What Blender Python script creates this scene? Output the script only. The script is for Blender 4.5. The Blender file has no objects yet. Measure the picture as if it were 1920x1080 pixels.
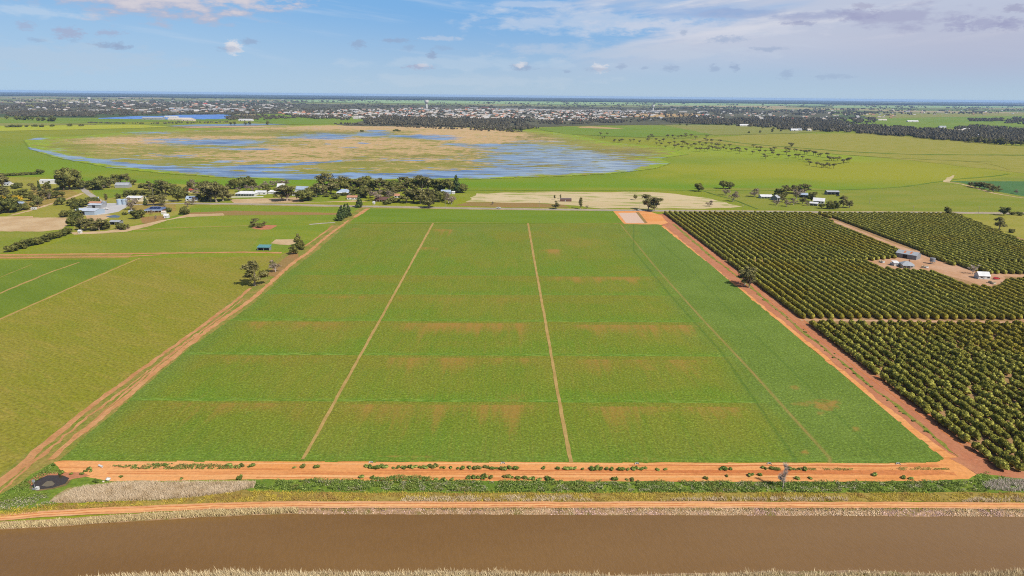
import bpy, math, random
import numpy as np
from mathutils import Matrix, Vector
from mathutils.geometry import tessellate_polygon

random.seed(7)
RNG = np.random.default_rng(7)
SC = bpy.context.scene
COL = SC.collection

# ------------------------------------------------------------------ camera
CAM_H = 120.0                 # a drone about 120 m above the canal
FPX = 1280.0                  # 24 mm lens on a 36 mm wide frame, in photograph pixels (1920 wide)
PITCH = math.atan((540 - 179) / FPX)
ROLL = 0.0103
F_ = Vector((0, math.cos(PITCH), -math.sin(PITCH)))
R0 = Vector((1, 0, 0))
U0 = Vector((0, math.sin(PITCH), math.cos(PITCH)))
R_ = R0 * math.cos(ROLL) + U0 * math.sin(ROLL)
U_ = U0 * math.cos(ROLL) - R0 * math.sin(ROLL)
cam = bpy.data.cameras.new("camera")
cam.lens = 24.0
cam.sensor_width = 36.0
cam.clip_start = 1.0
cam.clip_end = 200000.0
cam_o = bpy.data.objects.new("camera", cam)
COL.objects.link(cam_o)
M = Matrix((R_, U_, -F_)).transposed().to_4x4()
M.translation = Vector((0, 0, CAM_H))
cam_o.matrix_world = M
SC.camera = cam_o


def G(px, py, z=0.0):
    """surveyed ground point seen at a pixel of the 1920 x 1080 photograph"""
    d = F_ * FPX + R_ * (px - 960) + U_ * (540 - py)
    t = (z - CAM_H) / d.z
    return np.array((d.x * t, d.y * t))


def PX(x, y, z=0.0):
    """arrays of world points -> photograph pixels, depth"""
    dz = z - CAM_H
    c = x * R_.x + y * R_.y + dz * R_.z
    u = x * U_.x + y * U_.y + dz * U_.z
    f = x * F_.x + y * F_.y + dz * F_.z
    return 960 + FPX * c / f, 540 - FPX * u / f, f


def mpp(px, py):
    """metres per photograph pixel, sideways, at a ground point"""
    g = G(px, py)
    return PX(g[0], g[1], 0.0)[2] / FPX


# ------------------------------------------------------------------ light
SUN_EL, SUN_AZ = math.radians(46), math.radians(-43)      # azimuth measured from +X
TO_SUN = Vector((math.cos(SUN_EL) * math.cos(SUN_AZ), math.cos(SUN_EL) * math.sin(SUN_AZ), math.sin(SUN_EL)))
sun = bpy.data.lights.new("sun", 'SUN')
sun.energy = 4.6
sun.angle = math.radians(0.53)
sun.color = (1.0, 0.95, 0.87)
sun_o = bpy.data.objects.new("sun", sun)
COL.objects.link(sun_o)
sun_o.rotation_euler = TO_SUN.to_track_quat('Z', 'Y').to_euler()

SC.view_settings.view_transform = 'Standard'
SC.view_settings.look = 'None'
SC.view_settings.exposure = 0.46
SC.view_settings.gamma = 1.0
SC.render.engine = 'CYCLES'
SC.cycles.max_bounces = 4
SC.cycles.diffuse_bounces = 2
SC.cycles.glossy_bounces = 2
SC.cycles.transmission_bounces = 2
SC.cycles.volume_bounces = 0
SC.cycles.transparent_max_bounces = 8
SC.cycles.sample_clamp_indirect = 3.0
SC.cycles.sample_clamp_direct = 6.0
SC.cycles.use_denoising = False
SC.cycles.pixel_filter_type = 'BLACKMAN_HARRIS'
SC.cycles.filter_width = 1.05

W = bpy.data.worlds.new("World")
SC.world = W
W.use_nodes = True


def build_world():
    nt = W.node_tree
    N, L = nt.nodes, nt.links
    for n in list(N):
        N.remove(n)
    out = N.new("ShaderNodeOutputWorld")
    bg = N.new("ShaderNodeBackground")
    sky = N.new("ShaderNodeTexSky")
    sky.sky_type = 'NISHITA'
    sky.sun_disc = False
    sky.sun_elevation = SUN_EL
    sky.sun_rotation = math.atan2(TO_SUN.x, TO_SUN.y)
    sky.altitude = 150
    sky.air_density = 1.0
    sky.dust_density = 0.6
    sky.ozone_density = 1.6
    bg.inputs['Strength'].default_value = 0.1
    L.new(bg.outputs[0], out.inputs['Surface'])
    tc = N.new("ShaderNodeTexCoord")
    sep = N.new("ShaderNodeSeparateXYZ")
    L.new(tc.outputs['Generated'], sep.inputs[0])

    def mt(op, a, b=None, c=None):
        n = N.new("ShaderNodeMath")
        n.operation = op
        for i, v in enumerate((a, b, c)):
            if v is None:
                continue
            if isinstance(v, (int, float)):
                n.inputs[i].default_value = v
            else:
                L.new(v, n.inputs[i])
        return n.outputs[0]

    def smooth(x, lo, hi):
        n = N.new("ShaderNodeMapRange")
        n.interpolation_type = 'SMOOTHSTEP'
        L.new(x, n.inputs[0])
        n.inputs[1].default_value = lo
        n.inputs[2].default_value = hi
        return n.outputs[0]

    az = mt('ARCTAN2', sep.outputs[0], sep.outputs[1])       # 0 straight ahead, positive to the right
    el = mt('ARCSINE', sep.outputs[2])

    def noise(sx, sy, detail, rough=0.55, off=0.0, shear=0.0):
        cv = N.new("ShaderNodeCombineXYZ")
        L.new(mt('MULTIPLY', az, sx), cv.inputs[0])
        e2 = mt('MULTIPLY_ADD', az, shear, el)
        L.new(mt('MULTIPLY', e2, sy), cv.inputs[1])
        cv.inputs[2].default_value = off
        n = N.new("ShaderNodeTexNoise")
        n.inputs['Scale'].default_value = 1.0
        n.inputs['Detail'].default_value = detail
        n.inputs['Roughness'].default_value = rough
        L.new(cv.outputs[0], n.inputs['Vector'])
        return n.outputs['Fac']

    def mix(fac, a, col, mult=1.0):
        m = N.new("ShaderNodeMix")
        m.data_type = 'RGBA'
        L.new(mt('MULTIPLY', fac, mult), m.inputs[0])
        L.new(a, m.inputs[6])
        if isinstance(col, tuple):
            m.inputs[7].default_value = (*col, 1)
        else:
            L.new(col, m.inputs[7])
        return m.outputs[2]

    S = 1.0 / 0.1     # cloud radiances below are written for a background of strength 1

    def cc(r, g, b, k=0.70):
        f = lambda v: ((v / 255 + 0.055) / 1.055) ** 2.4
        return (f(r) * k * S, f(g) * k * S, f(b) * k * S)

    col = sky.outputs[0]
    # the air itself: paler towards the horizon, blue above (only the low sky; the zenith keeps the sky model)
    dim = N.new('ShaderNodeMix')
    dim.data_type = 'RGBA'
    dim.blend_type = 'MULTIPLY'
    dim.inputs[0].default_value = 1.0
    L.new(col, dim.inputs[6])
    dim.inputs[7].default_value = (0.68, 0.68, 0.68, 1)
    col = dim.outputs[2]
    low = smooth(el, 0.45, 0.2)
    col = mix(low, col, cc(124, 178, 230))
    hz = smooth(el, 0.12, -0.01)
    col = mix(hz, col, cc(184, 205, 222), 0.95)
    mid = mt('MULTIPLY', smooth(az, 0.05, -0.55), smooth(el, 0.16, 0.06))
    col = mix(mid, col, cc(178, 212, 240), 0.45)
    # high thin veil of cloud on the right hand side, streaked
    n1 = noise(5, 46, 6, 0.6, 3.1, -0.10)
    n2 = noise(2.2, 16, 4, 0.5, 8.4, -0.18)
    veil = mt('ADD', mt('MULTIPLY_ADD', az, 1.9, 0.02), mt('MULTIPLY', mt('SUBTRACT', n2, 0.5), 2.2))
    veil = mt('ADD', veil, mt('MULTIPLY', mt('SUBTRACT', n1, 0.5), 0.9))
    veil = smooth(veil, -0.05, 0.75)
    up = smooth(el, 0.012, 0.075)
    col = mix(mt('MULTIPLY', veil, up), col, cc(204, 207, 222), 0.82)
    wisp = mt('MULTIPLY', smooth(n1, 0.50, 0.72), mt('MULTIPLY', smooth(az, 0.0, 0.2), smooth(el, 0.045, 0.10)))
    col = mix(wisp, col, cc(230, 230, 236), 0.8)
    # faint streaks elsewhere
    n3 = noise(4, 60, 5, 0.6, 12.7, 0.12)
    col = mix(mt('MULTIPLY', smooth(n3, 0.52, 0.75), smooth(el, 0.02, 0.06)), col, cc(205, 218, 235), 0.30)
    # violet grey underside low on the right
    low_r = mt('MULTIPLY', smooth(az, 0.25, 0.62), mt('MULTIPLY', smooth(el, 0.0, 0.05), smooth(el, 0.13, 0.06)))
    col = mix(low_r, col, cc(180, 184, 208), 0.6)
    # separate small clouds: (x, y, rx, ry in photograph pixels, colour, strength)
    nz = noise(95, 210, 6, 0.68, 5.0)
    nz2 = noise(24, 70, 5, 0.6, 9.0)
    white, grey, lav = cc(226, 226, 232), cc(150, 170, 202), cc(168, 170, 198)
    puffs = [(1110, 40, 230, 20, cc(206, 216, 232), .55), (1330, 52, 190, 16, cc(212, 216, 230), .55), (1180, 96, 260, 14, cc(196, 208, 226), .5), (880, 118, 240, 10, cc(190, 210, 230), .45), (1000, 8, 120, 6, cc(205, 216, 234), .5), (300, -4, 190, 30, cc(186, 186, 206), .85), (310, -14, 180, 24, cc(216, 212, 220), .9),
             (520, -10, 60, 10, cc(196, 200, 216), .6),
             (437, 88, 17, 11, white, .95), (428, 92, 20, 5, grey, .5), (468, 78, 18, 5, grey, .6), (205, 85, 28, 5, grey, .75), (228, 88, 16, 4, grey, .6),
             (130, 62, 24, 8, lav, .6), (205, 62, 22, 5, lav, .5), (48, 48, 14, 7, lav, .45), (68, 75, 14, 3, grey, .45), (136, 76, 10, 4, grey, .3),
             (672, 83, 16, 7, grey, .6), (742, 76, 34, 4, grey, .6), (830, 72, 46, 4, cc(210, 215, 228), .4), (810, 103, 10, 7, grey, .75),
             (765, 90, 14, 5, grey, .35), (830, 90, 22, 4, grey, .3), (785, 125, 30, 5, lav, .6), (795, 122, 16, 4, white, .5),
             (980, 126, 24, 6, grey, .65), (977, 122, 12, 5, white, .75), (1124, 127, 17, 7, white, .8), (1120, 130, 24, 4, grey, .5), (1064, 134, 8, 3, grey, .5),
             (1165, 125, 10, 5, grey, .5), (1208, 127, 10, 3, grey, .45), (1258, 128, 16, 6, grey, .5), (1340, 128, 12, 6, grey, .5), (1378, 126, 10, 6, grey, .6),
             (1475, 140, 14, 8, grey, .4), (1560, 144, 36, 4, grey, .35), (1282, 60, 8, 5, grey, .5), (1440, 92, 34, 4, grey, .5), (1360, 74, 40, 5, cc(150, 172, 206), .5),
             (1530, 30, 70, 9, cc(156, 166, 202), .65), (1500, 44, 30, 4, cc(140, 150, 190), .5), (1690, 32, 85, 17, cc(164, 168, 200), .65), (1610, 28, 40, 9, cc(160, 164, 198), .6),
             (1795, 44, 22, 11, cc(160, 164, 198), .6), (1850, 44, 36, 9, cc(160, 164, 198), .6), (1895, 46, 24, 9, cc(158, 162, 196), .6),
             (1905, 15, 22, 6, cc(156, 158, 190), .6), (1620, 12, 22, 5, cc(160, 160, 190), .5), (1270, 22, 110, 10, cc(140, 174, 222), .45), (1400, 26, 90, 8, cc(150, 170, 210), .5),
             (1240, 8, 70, 6, cc(190, 204, 226), .5), (110, 108, 200, 20, cc(188, 204, 222), .4), (860, 152, 260, 10, cc(200, 214, 228), .3), (60, 22, 90, 8, cc(210, 222, 236), .4)]
    for (x, y, rx, ry, c, s) in puffs:
        d = F_ * FPX + R_ * (x - 960) + U_ * (540 - y)
        d.normalize()
        a0, e0 = math.atan2(d.x, d.y), math.asin(d.z)
        ra, re = rx / FPX * 0.8, ry / FPX
        dx = mt('MULTIPLY_ADD', az, 1 / ra, -a0 / ra)
        dy = mt('MULTIPLY_ADD', el, 1 / re, -e0 / re)
        r2 = mt('ADD', mt('MULTIPLY', dx, dx), mt('MULTIPLY', dy, dy))
        r = mt('SQRT', r2)
        big = rx > 60
        r = mt('ADD', r, mt('MULTIPLY', mt('SUBTRACT', nz2 if big else nz, 0.5), 3.8 if big else 3.6))
        col = mix(smooth(r, 1.35, 0.35), col, c, s)
    L.new(col, bg.inputs['Color'])
    W.cycles.sampling_method = 'MANUAL'
    W.cycles.sample_map_resolution = 512


build_world()


# ------------------------------------------------------------------ helpers: numbers
def lin(v):
    v = v / 255.0
    return v / 12.92 if v <= 0.04045 else ((v + 0.055) / 1.055) ** 2.4


KA = 1.62        # how much brighter than its albedo a sunlit surface comes out at this exposure


def C(r, g, b, k=1.0):
    return tuple(min(0.85, lin(v) / KA * k) for v in (r, g, b))


def _hash(ix, iy, seed):
    h = (ix.astype(np.int64) * 374761393 + iy.astype(np.int64) * 668265263 + seed * 1442695041) & 0xFFFFFFFF
    h = ((h ^ (h >> 13)) * 1274126177) & 0xFFFFFFFF
    return ((h ^ (h >> 16)) & 0xFFFF) / 65535.0


def vnoise(x, y, seed=0):
    x = np.asarray(x, float); y = np.asarray(y, float)
    ix, iy = np.floor(x), np.floor(y)
    fx, fy = x - ix, y - iy
    fx, fy = fx * fx * (3 - 2 * fx), fy * fy * (3 - 2 * fy)
    a, b = _hash(ix, iy, seed), _hash(ix + 1, iy, seed)
    c, d = _hash(ix, iy + 1, seed), _hash(ix + 1, iy + 1, seed)
    return (a * (1 - fx) + b * fx) * (1 - fy) + (c * (1 - fx) + d * fx) * fy


def fbm(x, y, seed=0, oct=4):
    s, a, t = 0, 0.5, 0
    for i in range(oct):
        s = s + a * vnoise(np.asarray(x) * 2 ** i, np.asarray(y) * 2 ** i, seed + i * 17)
        t += a
        a *= 0.5
    return s / t


def inside(px, py, poly):
    poly = np.asarray(poly, float)
    r = np.zeros(np.shape(px), bool)
    x2, y2 = poly[-1]
    for x1, y1 in poly:
        c = ((y1 > py) != (y2 > py)) & (px < (x2 - x1) * (py - y1) / (y2 - y1 + 1e-12) + x1)
        r ^= c
        x2, y2 = x1, y1
    return r


def ordinal(n):
    w = ("zeroth first second third fourth fifth sixth seventh eighth ninth tenth eleventh twelfth thirteenth fourteenth fifteenth "
         "sixteenth seventeenth eighteenth nineteenth").split()
    if n < 20:
        return w[n]
    t = ['twenty', 'thirty', 'forty', 'fifty', 'sixty', 'seventy', 'eighty', 'ninety'][n // 10 - 2]
    return (t[:-1] + 'ieth') if n % 10 == 0 else t + '-' + w[n % 10]


# ------------------------------------------------------------------ helpers: objects
def tag(o, label=None, cat=None, group=None, kind=None):
    if label:
        o['label'] = label
    if cat:
        o['category'] = cat
    if group:
        o['group'] = group
    if kind:
        o['kind'] = kind
    return o


def empty(name, loc=(0, 0, 0), rz=0.0):
    o = bpy.data.objects.new(name, None)
    COL.objects.link(o)
    o.location = loc
    o.rotation_euler = (0, 0, rz)
    o.empty_display_size = 0.2
    return o


def mesh_obj(name, verts, faces, mats, parent=None, fmat=None, smooth=False, attrs=None):
    me = bpy.data.meshes.new(name)
    verts = np.asarray(verts, np.float32)
    if isinstance(faces, np.ndarray):
        k = faces.shape[1]
        me.vertices.add(len(verts))
        me.vertices.foreach_set('co', verts.ravel())
        me.loops.add(faces.size)
        me.loops.foreach_set('vertex_index', faces.ravel().astype(np.int32))
        me.polygons.add(len(faces))
        me.polygons.foreach_set('loop_start', np.arange(0, faces.size, k, dtype=np.int32))
        me.polygons.foreach_set('loop_total', np.full(len(faces), k, np.int32))
        me.update(calc_edges=True)
    else:
        me.from_pydata([tuple(v) for v in verts.tolist()], [], faces)
    if not isinstance(mats, (list, tuple)):
        mats = [mats]
    for m in mats:
        me.materials.append(m)
    if fmat is not None:
        me.polygons.foreach_set('material_index', np.asarray(fmat, np.int32))
    me.polygons.foreach_set('use_smooth', np.full(len(me.polygons), bool(smooth)))
    for k, v in (attrs or {}).items():
        a = me.attributes.new(k, 'FLOAT', 'POINT')
        a.data.foreach_set('value', np.asarray(v, np.float32))
    me.update()
    o = bpy.data.objects.new(name, me)
    COL.objects.link(o)
    if parent is not None:
        o.parent = parent
    return o


class MB:
    """collects pieces of one mesh"""
    def __init__(self):
        self.v, self.f, self.m = [], [], []

    def add(self, verts, faces, mat=0):
        o = len(self.v)
        self.v += [tuple(p) for p in verts]
        self.f += [tuple(i + o for i in f) for f in faces]
        self.m += [mat] * len(faces)
        return self

    def box(self, x0, x1, y0, y1, z0, z1, mat=0):
        v = [(x0, y0, z0), (x1, y0, z0), (x1, y1, z0), (x0, y1, z0), (x0, y0, z1), (x1, y0, z1), (x1, y1, z1), (x0, y1, z1)]
        f = [(3, 2, 1, 0), (4, 5, 6, 7), (0, 1, 5, 4), (1, 2, 6, 5), (2, 3, 7, 6), (3, 0, 4, 7)]
        return self.add(v, f, mat)

    def tube(self, pts, radii, n=6, mat=0, cap=True):
        pts = [Vector(p) for p in pts]
        V = []
        for i, p in enumerate(pts):
            d = (pts[min(i + 1, len(pts) - 1)] - pts[max(i - 1, 0)])
            d = d.normalized() if d.length > 1e-6 else Vector((0, 0, 1))
            a = d.orthogonal().normalized() if abs(d.z) < 0.9 else Vector((1, 0, 0)).cross(d).normalized()
            b = d.cross(a)
            for k in range(n):
                t = 2 * math.pi * k / n
                V.append(p + (a * math.cos(t) + b * math.sin(t)) * radii[i])
        Fc = []
        for i in range(len(pts) - 1):
            for k in range(n):
                Fc.append((i * n + k, i * n + (k + 1) % n, (i + 1) * n + (k + 1) % n, (i + 1) * n + k))
        if cap:
            Fc.append(tuple(range(n))[::-1])
            Fc.append(tuple((len(pts) - 1) * n + k for k in range(n)))
        return self.add(V, Fc, mat)

    def prism(self, poly, y0, y1, mat=0):
        """poly in x,z swept along y"""
        n = len(poly)
        v = [(x, y0, z) for x, z in poly] + [(x, y1, z) for x, z in poly]
        f = [tuple(range(n)), tuple(range(2 * n - 1, n - 1, -1))] + [(i, i + n, (i + 1) % n + n, (i + 1) % n) for i in range(n)]
        return self.add(v, f, mat)

    def build(self, name, mats, parent=None, smooth=False):
        return mesh_obj(name, self.v, self.f, mats, parent, self.m, smooth)


def copy_tree(o, parent=None):
    c = o.copy()
    COL.objects.link(c)
    if parent is not None:
        c.parent = parent
    for ch in o.children:
        copy_tree(ch, c)
    return c


# ------------------------------------------------------------------ helpers: materials
def new_mat(name):
    m = bpy.data.materials.new(name)
    m.use_nodes = True
    nt = m.node_tree
    for n in list(nt.nodes):
        nt.nodes.remove(n)
    out = nt.nodes.new('ShaderNodeOutputMaterial')
    b = nt.nodes.new('ShaderNodeBsdfPrincipled')
    b.inputs['Roughness'].default_value = 0.95
    b.inputs['Specular IOR Level'].default_value = 0.08
    nt.links.new(b.outputs[0], out.inputs[0])
    return m, nt, b, out


class NB:
    """short node writing"""
    def __init__(self, nt):
        self.nt, self.N, self.L = nt, nt.nodes, nt.links

    def pos(self, rot=0.0, sx=1.0, sy=1.0, kind='Position'):
        if kind == 'Position':
            o = self.N.new('ShaderNodeNewGeometry').outputs['Position']
        else:
            o = self.N.new('ShaderNodeTexCoord').outputs[kind]
        if rot or sx != 1 or sy != 1:
            r = self.N.new('ShaderNodeVectorRotate')
            r.rotation_type = 'Z_AXIS'
            r.inputs['Angle'].default_value = rot
            self.L.new(o, r.inputs['Vector'])
            m = self.N.new('ShaderNodeVectorMath')
            m.operation = 'MULTIPLY'
            m.inputs[1].default_value = (sx, sy, 1)
            self.L.new(r.outputs[0], m.inputs[0])
            o = m.outputs[0]
        return o

    def noise(self, vec, scale, detail=4, rough=0.55, dist=0.0):
        n = self.N.new('ShaderNodeTexNoise')
        n.inputs['Scale'].default_value = scale
        n.inputs['Detail'].default_value = detail
        n.inputs['Roughness'].default_value = rough
        n.inputs['Distortion'].default_value = dist
        if vec is not None:
            self.L.new(vec, n.inputs['Vector'])
        return n.outputs['Fac']

    def voronoi(self, vec, scale, out='Color', rnd=1.0):
        n = self.N.new('ShaderNodeTexVoronoi')
        n.inputs['Scale'].default_value = scale
        n.inputs['Randomness'].default_value = rnd
        self.L.new(vec, n.inputs['Vector'])
        return n.outputs[out]

    def rng(self, x, lo, hi, a=0.0, b=1.0, smooth=True):
        n = self.N.new('ShaderNodeMapRange')
        n.interpolation_type = 'SMOOTHSTEP' if smooth else 'LINEAR'
        self.L.new(x, n.inputs[0])
        n.inputs[1].default_value, n.inputs[2].default_value = lo, hi
        n.inputs[3].default_value, n.inputs[4].default_value = a, b
        return n.outputs[0]

    def math(self, op, a, b=None, c=None):
        n = self.N.new('ShaderNodeMath')
        n.operation = op
        for i, v in enumerate((a, b, c)):
            if v is None:
                continue
            if isinstance(v, (int, float)):
                n.inputs[i].default_value = v
            else:
                self.L.new(v, n.inputs[i])
        return n.outputs[0]

    def col(self, c):
        n = self.N.new('ShaderNodeRGB')
        n.outputs[0].default_value = (*c, 1)
        return n.outputs[0]

    def mix(self, f, a, b, blend='MIX'):
        n = self.N.new('ShaderNodeMix')
        n.data_type = 'RGBA'
        n.blend_type = blend
        for i, v in ((0, f), (6, a), (7, b)):
            if isinstance(v, tuple):
                n.inputs[i].default_value = (*v, 1)
            elif isinstance(v, (int, float)):
                n.inputs[i].default_value = v
            else:
                self.L.new(v, n.inputs[i])
        return n.outputs[2]

    def attr(self, name):
        n = self.N.new('ShaderNodeAttribute')
        n.attribute_name = name
        return n.outputs['Fac']

    def rnd(self):
        return self.N.new('ShaderNodeObjectInfo').outputs['Random']

    def island(self):
        return self.N.new('ShaderNodeNewGeometry').outputs['Random Per Island']

    def blob(self, vec, c, rx, ry, rot=0.0, noise=None, amt=0.0, soft=0.5):
        """1 inside a soft ellipse on the ground, 0 outside"""
        s = self.N.new('ShaderNodeVectorMath'); s.operation = 'SUBTRACT'
        self.L.new(vec, s.inputs[0]); s.inputs[1].default_value = (c[0], c[1], 0)
        r = self.N.new('ShaderNodeVectorRotate'); r.rotation_type = 'Z_AXIS'; r.inputs['Angle'].default_value = -rot
        self.L.new(s.outputs[0], r.inputs['Vector'])
        m = self.N.new('ShaderNodeVectorMath'); m.operation = 'MULTIPLY'; m.inputs[1].default_value = (1 / rx, 1 / ry, 0)
        self.L.new(r.outputs[0], m.inputs[0])
        l = self.N.new('ShaderNodeVectorMath'); l.operation = 'LENGTH'
        self.L.new(m.outputs[0], l.inputs[0])
        d = l.outputs['Value']
        if noise is not None:
            d = self.math('ADD', d, self.math('MULTIPLY', self.math('SUBTRACT', noise, 0.5), amt))
        return self.rng(d, 1 + soft, 1 - soft)

    def bump(self, h, bsdf, strength=0.4, dist=0.1):
        n = self.N.new('ShaderNodeBump')
        n.inputs['Strength'].default_value = strength
        n.inputs['Distance'].default_value = dist
        self.L.new(h, n.inputs['Height'])
        self.L.new(n.outputs[0], bsdf.inputs['Normal'])


def ground_mat(name, base, alt, speck, big=0.02, fine=0.9, rot=0.0, sx=1.0, sy=1.0, speck_lo=0.55, speck_hi=0.75, speck_amt=0.6, streak=None, bump=0.5,
               fine_amt=0.35):
    """soil or sward: two tones in broad patches, a speckle of a third, fine grain, optional streaks"""
    m, nt, b, out = new_mat(name)
    n = NB(nt)
    p = n.pos(rot, sx, sy)
    c = n.mix(n.rng(n.noise(p, big, 4, 0.6), 0.35, 0.65), base, alt)
    f = n.noise(n.pos(rot, 1, 1), fine, 5, 0.7)
    c = n.mix(n.math('MULTIPLY', n.rng(n.noise(p, big * 6, 5, 0.65), speck_lo, speck_hi), speck_amt), c, speck)
    if streak:
        (sc, sxx, syy, colr, lo, hi, amt) = streak
        s = n.noise(n.pos(rot, sxx, syy), sc, 4, 0.6)
        c = n.mix(n.math('MULTIPLY', n.rng(s, lo, hi), amt), c, colr)
    c = n.mix(1.0, c, n.mix(n.rng(f, 0.28, 0.72, smooth=False), (1 - fine_amt,) * 3, (1 + fine_amt,) * 3), 'MULTIPLY')
    nt.links.new(c, b.inputs['Base Color'])
    if bump:
        n.bump(f, b, bump, 0.25)
    return m


def plain_mat(name, c, rough=0.6, spec=0.3, var=0.12, scale=0.6, metal=0.0):
    m, nt, b, out = new_mat(name)
    n = NB(nt)
    f = n.noise(n.pos(kind='Object'), scale, 4, 0.6)
    cc = n.mix(1.0, c, n.mix(f, (1 - var,) * 3, (1 + var,) * 3), 'MULTIPLY')
    nt.links.new(cc, b.inputs['Base Color'])
    b.inputs['Roughness'].default_value = rough
    b.inputs['Specular IOR Level'].default_value = spec
    b.inputs['Metallic'].default_value = metal
    return m


LEAF = 1.6       # sprays of leaves face every way: on average they catch less sun than flat ground


def leaf_mat(name, c1, c2, c3=None, trans=0.2, island=0.45, patch=None):
    """foliage: tone differs from plant to plant and from leaf spray to leaf spray"""
    m, nt, b, out = new_mat(name)
    n = NB(nt)
    up = lambda q: tuple(min(.8, v * LEAF) for v in q)
    c1, c2 = up(c1), up(c2)
    c3 = up(c3) if c3 is not None else None
    c = n.mix(n.rnd(), c1, c2)
    if c3 is not None:
        c = n.mix(n.rng(n.island(), 0.55, 1.0), c, c3)
    if patch is not None:
        pc, sc, lo, hi, amt = patch
        pc = up(pc)
        c = n.mix(n.math('MULTIPLY', n.rng(n.noise(n.pos(), sc, 3, 0.5), lo, hi), amt), c, pc)
    k = n.rng(n.island(), 0, 1, 1 - island, 1 + island, smooth=False)
    mm = nt.nodes.new('ShaderNodeVectorMath')
    mm.operation = 'SCALE'
    nt.links.new(c, mm.inputs[0])
    nt.links.new(k, mm.inputs['Scale'])
    nt.links.new(mm.outputs[0], b.inputs['Base Color'])
    b.inputs['Roughness'].default_value = 0.7
    b.inputs['Specular IOR Level'].default_value = 0.15
    if trans:
        t = nt.nodes.new('ShaderNodeBsdfTranslucent')
        nt.links.new(mm.outputs[0], t.inputs['Color'])
        ms = nt.nodes.new('ShaderNodeMixShader')
        ms.inputs[0].default_value = trans
        nt.links.new(b.outputs[0], ms.inputs[1])
        nt.links.new(t.outputs[0], ms.inputs[2])
        nt.links.new(ms.outputs[0], out.inputs[0])
    return m


LAYER = 0.02
_sheets = [0]


def lay(layer):
    _sheets[0] += 1
    return layer * LAYER + _sheets[0] * 0.0005


def dense(pts, step):
    pts = [np.asarray(p, float) for p in pts]
    out = []
    for i in range(len(pts)):
        a, b = pts[i], pts[(i + 1) % len(pts)]
        k = max(1, min(400, int(np.hypot(*(b - a)) / step)))
        for j in range(k):
            out.append(a + (b - a) * j / k)
    return np.array(out)


def sheet(name, px, mat, layer, jit=0.0, step=None, jscale=6.0, world=False, label=None, kind='structure'):
    """a surface lying on the ground, its outline slightly ragged"""
    pts = np.array(px, float) if world else np.array([G(*p) for p in px])
    if jit:
        pts = dense(pts, step or jit * 3)
        dx = (fbm(pts[:, 0] / jscale, pts[:, 1] / jscale, 3, 3) - 0.5) * 4 * jit
        dy = (fbm(pts[:, 0] / jscale + 71, pts[:, 1] / jscale + 13, 5, 3) - 0.5) * 4 * jit
        pts = pts + np.stack([dx, dy], 1)
    z = lay(layer) * (1 if np.hypot(*pts.mean(0)) < 1500 else 4)
    v3 = [Vector((p[0], p[1], 0)) for p in pts]
    tris = tessellate_polygon([v3])
    T = []
    for t in tris:
        a, b, c = [pts[i] for i in t]
        if (b[0] - a[0]) * (c[1] - a[1]) - (b[1] - a[1]) * (c[0] - a[0]) < 0:
            t = (t[0], t[2], t[1])
        T.append(t)
    o = mesh_obj(name, [(p[0], p[1], z) for p in pts], [tuple(t) for t in T], mat)
    return tag(o, label, None, None, kind)


def strip(name, px, half, mat, layer, jit=0.25, step=2.5, world=False, label=None, kind='structure', jscale=5.0):
    """a track of a given half width (m) along a line"""
    P = np.array(px, float) if world else np.array([G(*p) for p in px])
    seg = np.hypot(*np.diff(P, axis=0).T)
    s = np.concatenate([[0], np.cumsum(seg)])
    n = int(max(2, min(900, s[-1] / step)))
    t = np.linspace(0, s[-1], n + 1)
    X, Y = np.interp(t, s, P[:, 0]), np.interp(t, s, P[:, 1])
    for _ in range(6):
        X[1:-1] = (X[:-2] + 2 * X[1:-1] + X[2:]) / 4
        Y[1:-1] = (Y[:-2] + 2 * Y[1:-1] + Y[2:]) / 4
    dx, dy = np.gradient(X), np.gradient(Y)
    l = np.hypot(dx, dy) + 1e-9
    nx, ny = -dy / l, dx / l
    h = np.interp(t, s, half) if np.ndim(half) else np.full(n + 1, float(half))
    ja = h + (fbm(t / jscale, t * 0 + 3, 11, 3) - 0.5) * 4 * jit
    jb = h + (fbm(t / jscale, t * 0 + 9, 23, 3) - 0.5) * 4 * jit
    z = lay(layer) * (1 if np.hypot(X.mean(), Y.mean()) < 1500 else 4)
    V = np.concatenate([np.stack([X + nx * ja, Y + ny * ja, t * 0 + z], 1), np.stack([X - nx * jb, Y - ny * jb, t * 0 + z], 1)])
    i = np.arange(n)
    Fc = np.stack([i + n + 1, i + n + 2, i + 1, i], 1)
    o = mesh_obj(name, V, Fc, mat)
    return tag(o, label, None, None, kind)

# ------------------------------------------------------------------ ground and canal
FAR_EDGE = [(-200, 1010), (0, 993), (130, 986), (300, 974), (520, 964), (700, 964.5), (960, 965), (1300, 966), (1600, 967.5), (1920, 969), (2200, 971)]
NEAR_EDGE = [(-200, 1105), (150, 1086), (250, 1080), (430, 1074), (600, 1073), (840, 1072), (1100, 1077), (1300, 1075), (1440, 1071), (1600, 1070), (1780, 1077), (2100, 1071)]
ZW = -0.7


def edge_fn(px):
    p = np.array([G(*q, ZW) for q in px])
    return lambda x: np.interp(x, p[:, 0], p[:, 1])


far_e, near_e = edge_fn(FAR_EDGE), edge_fn(NEAR_EDGE)


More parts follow.
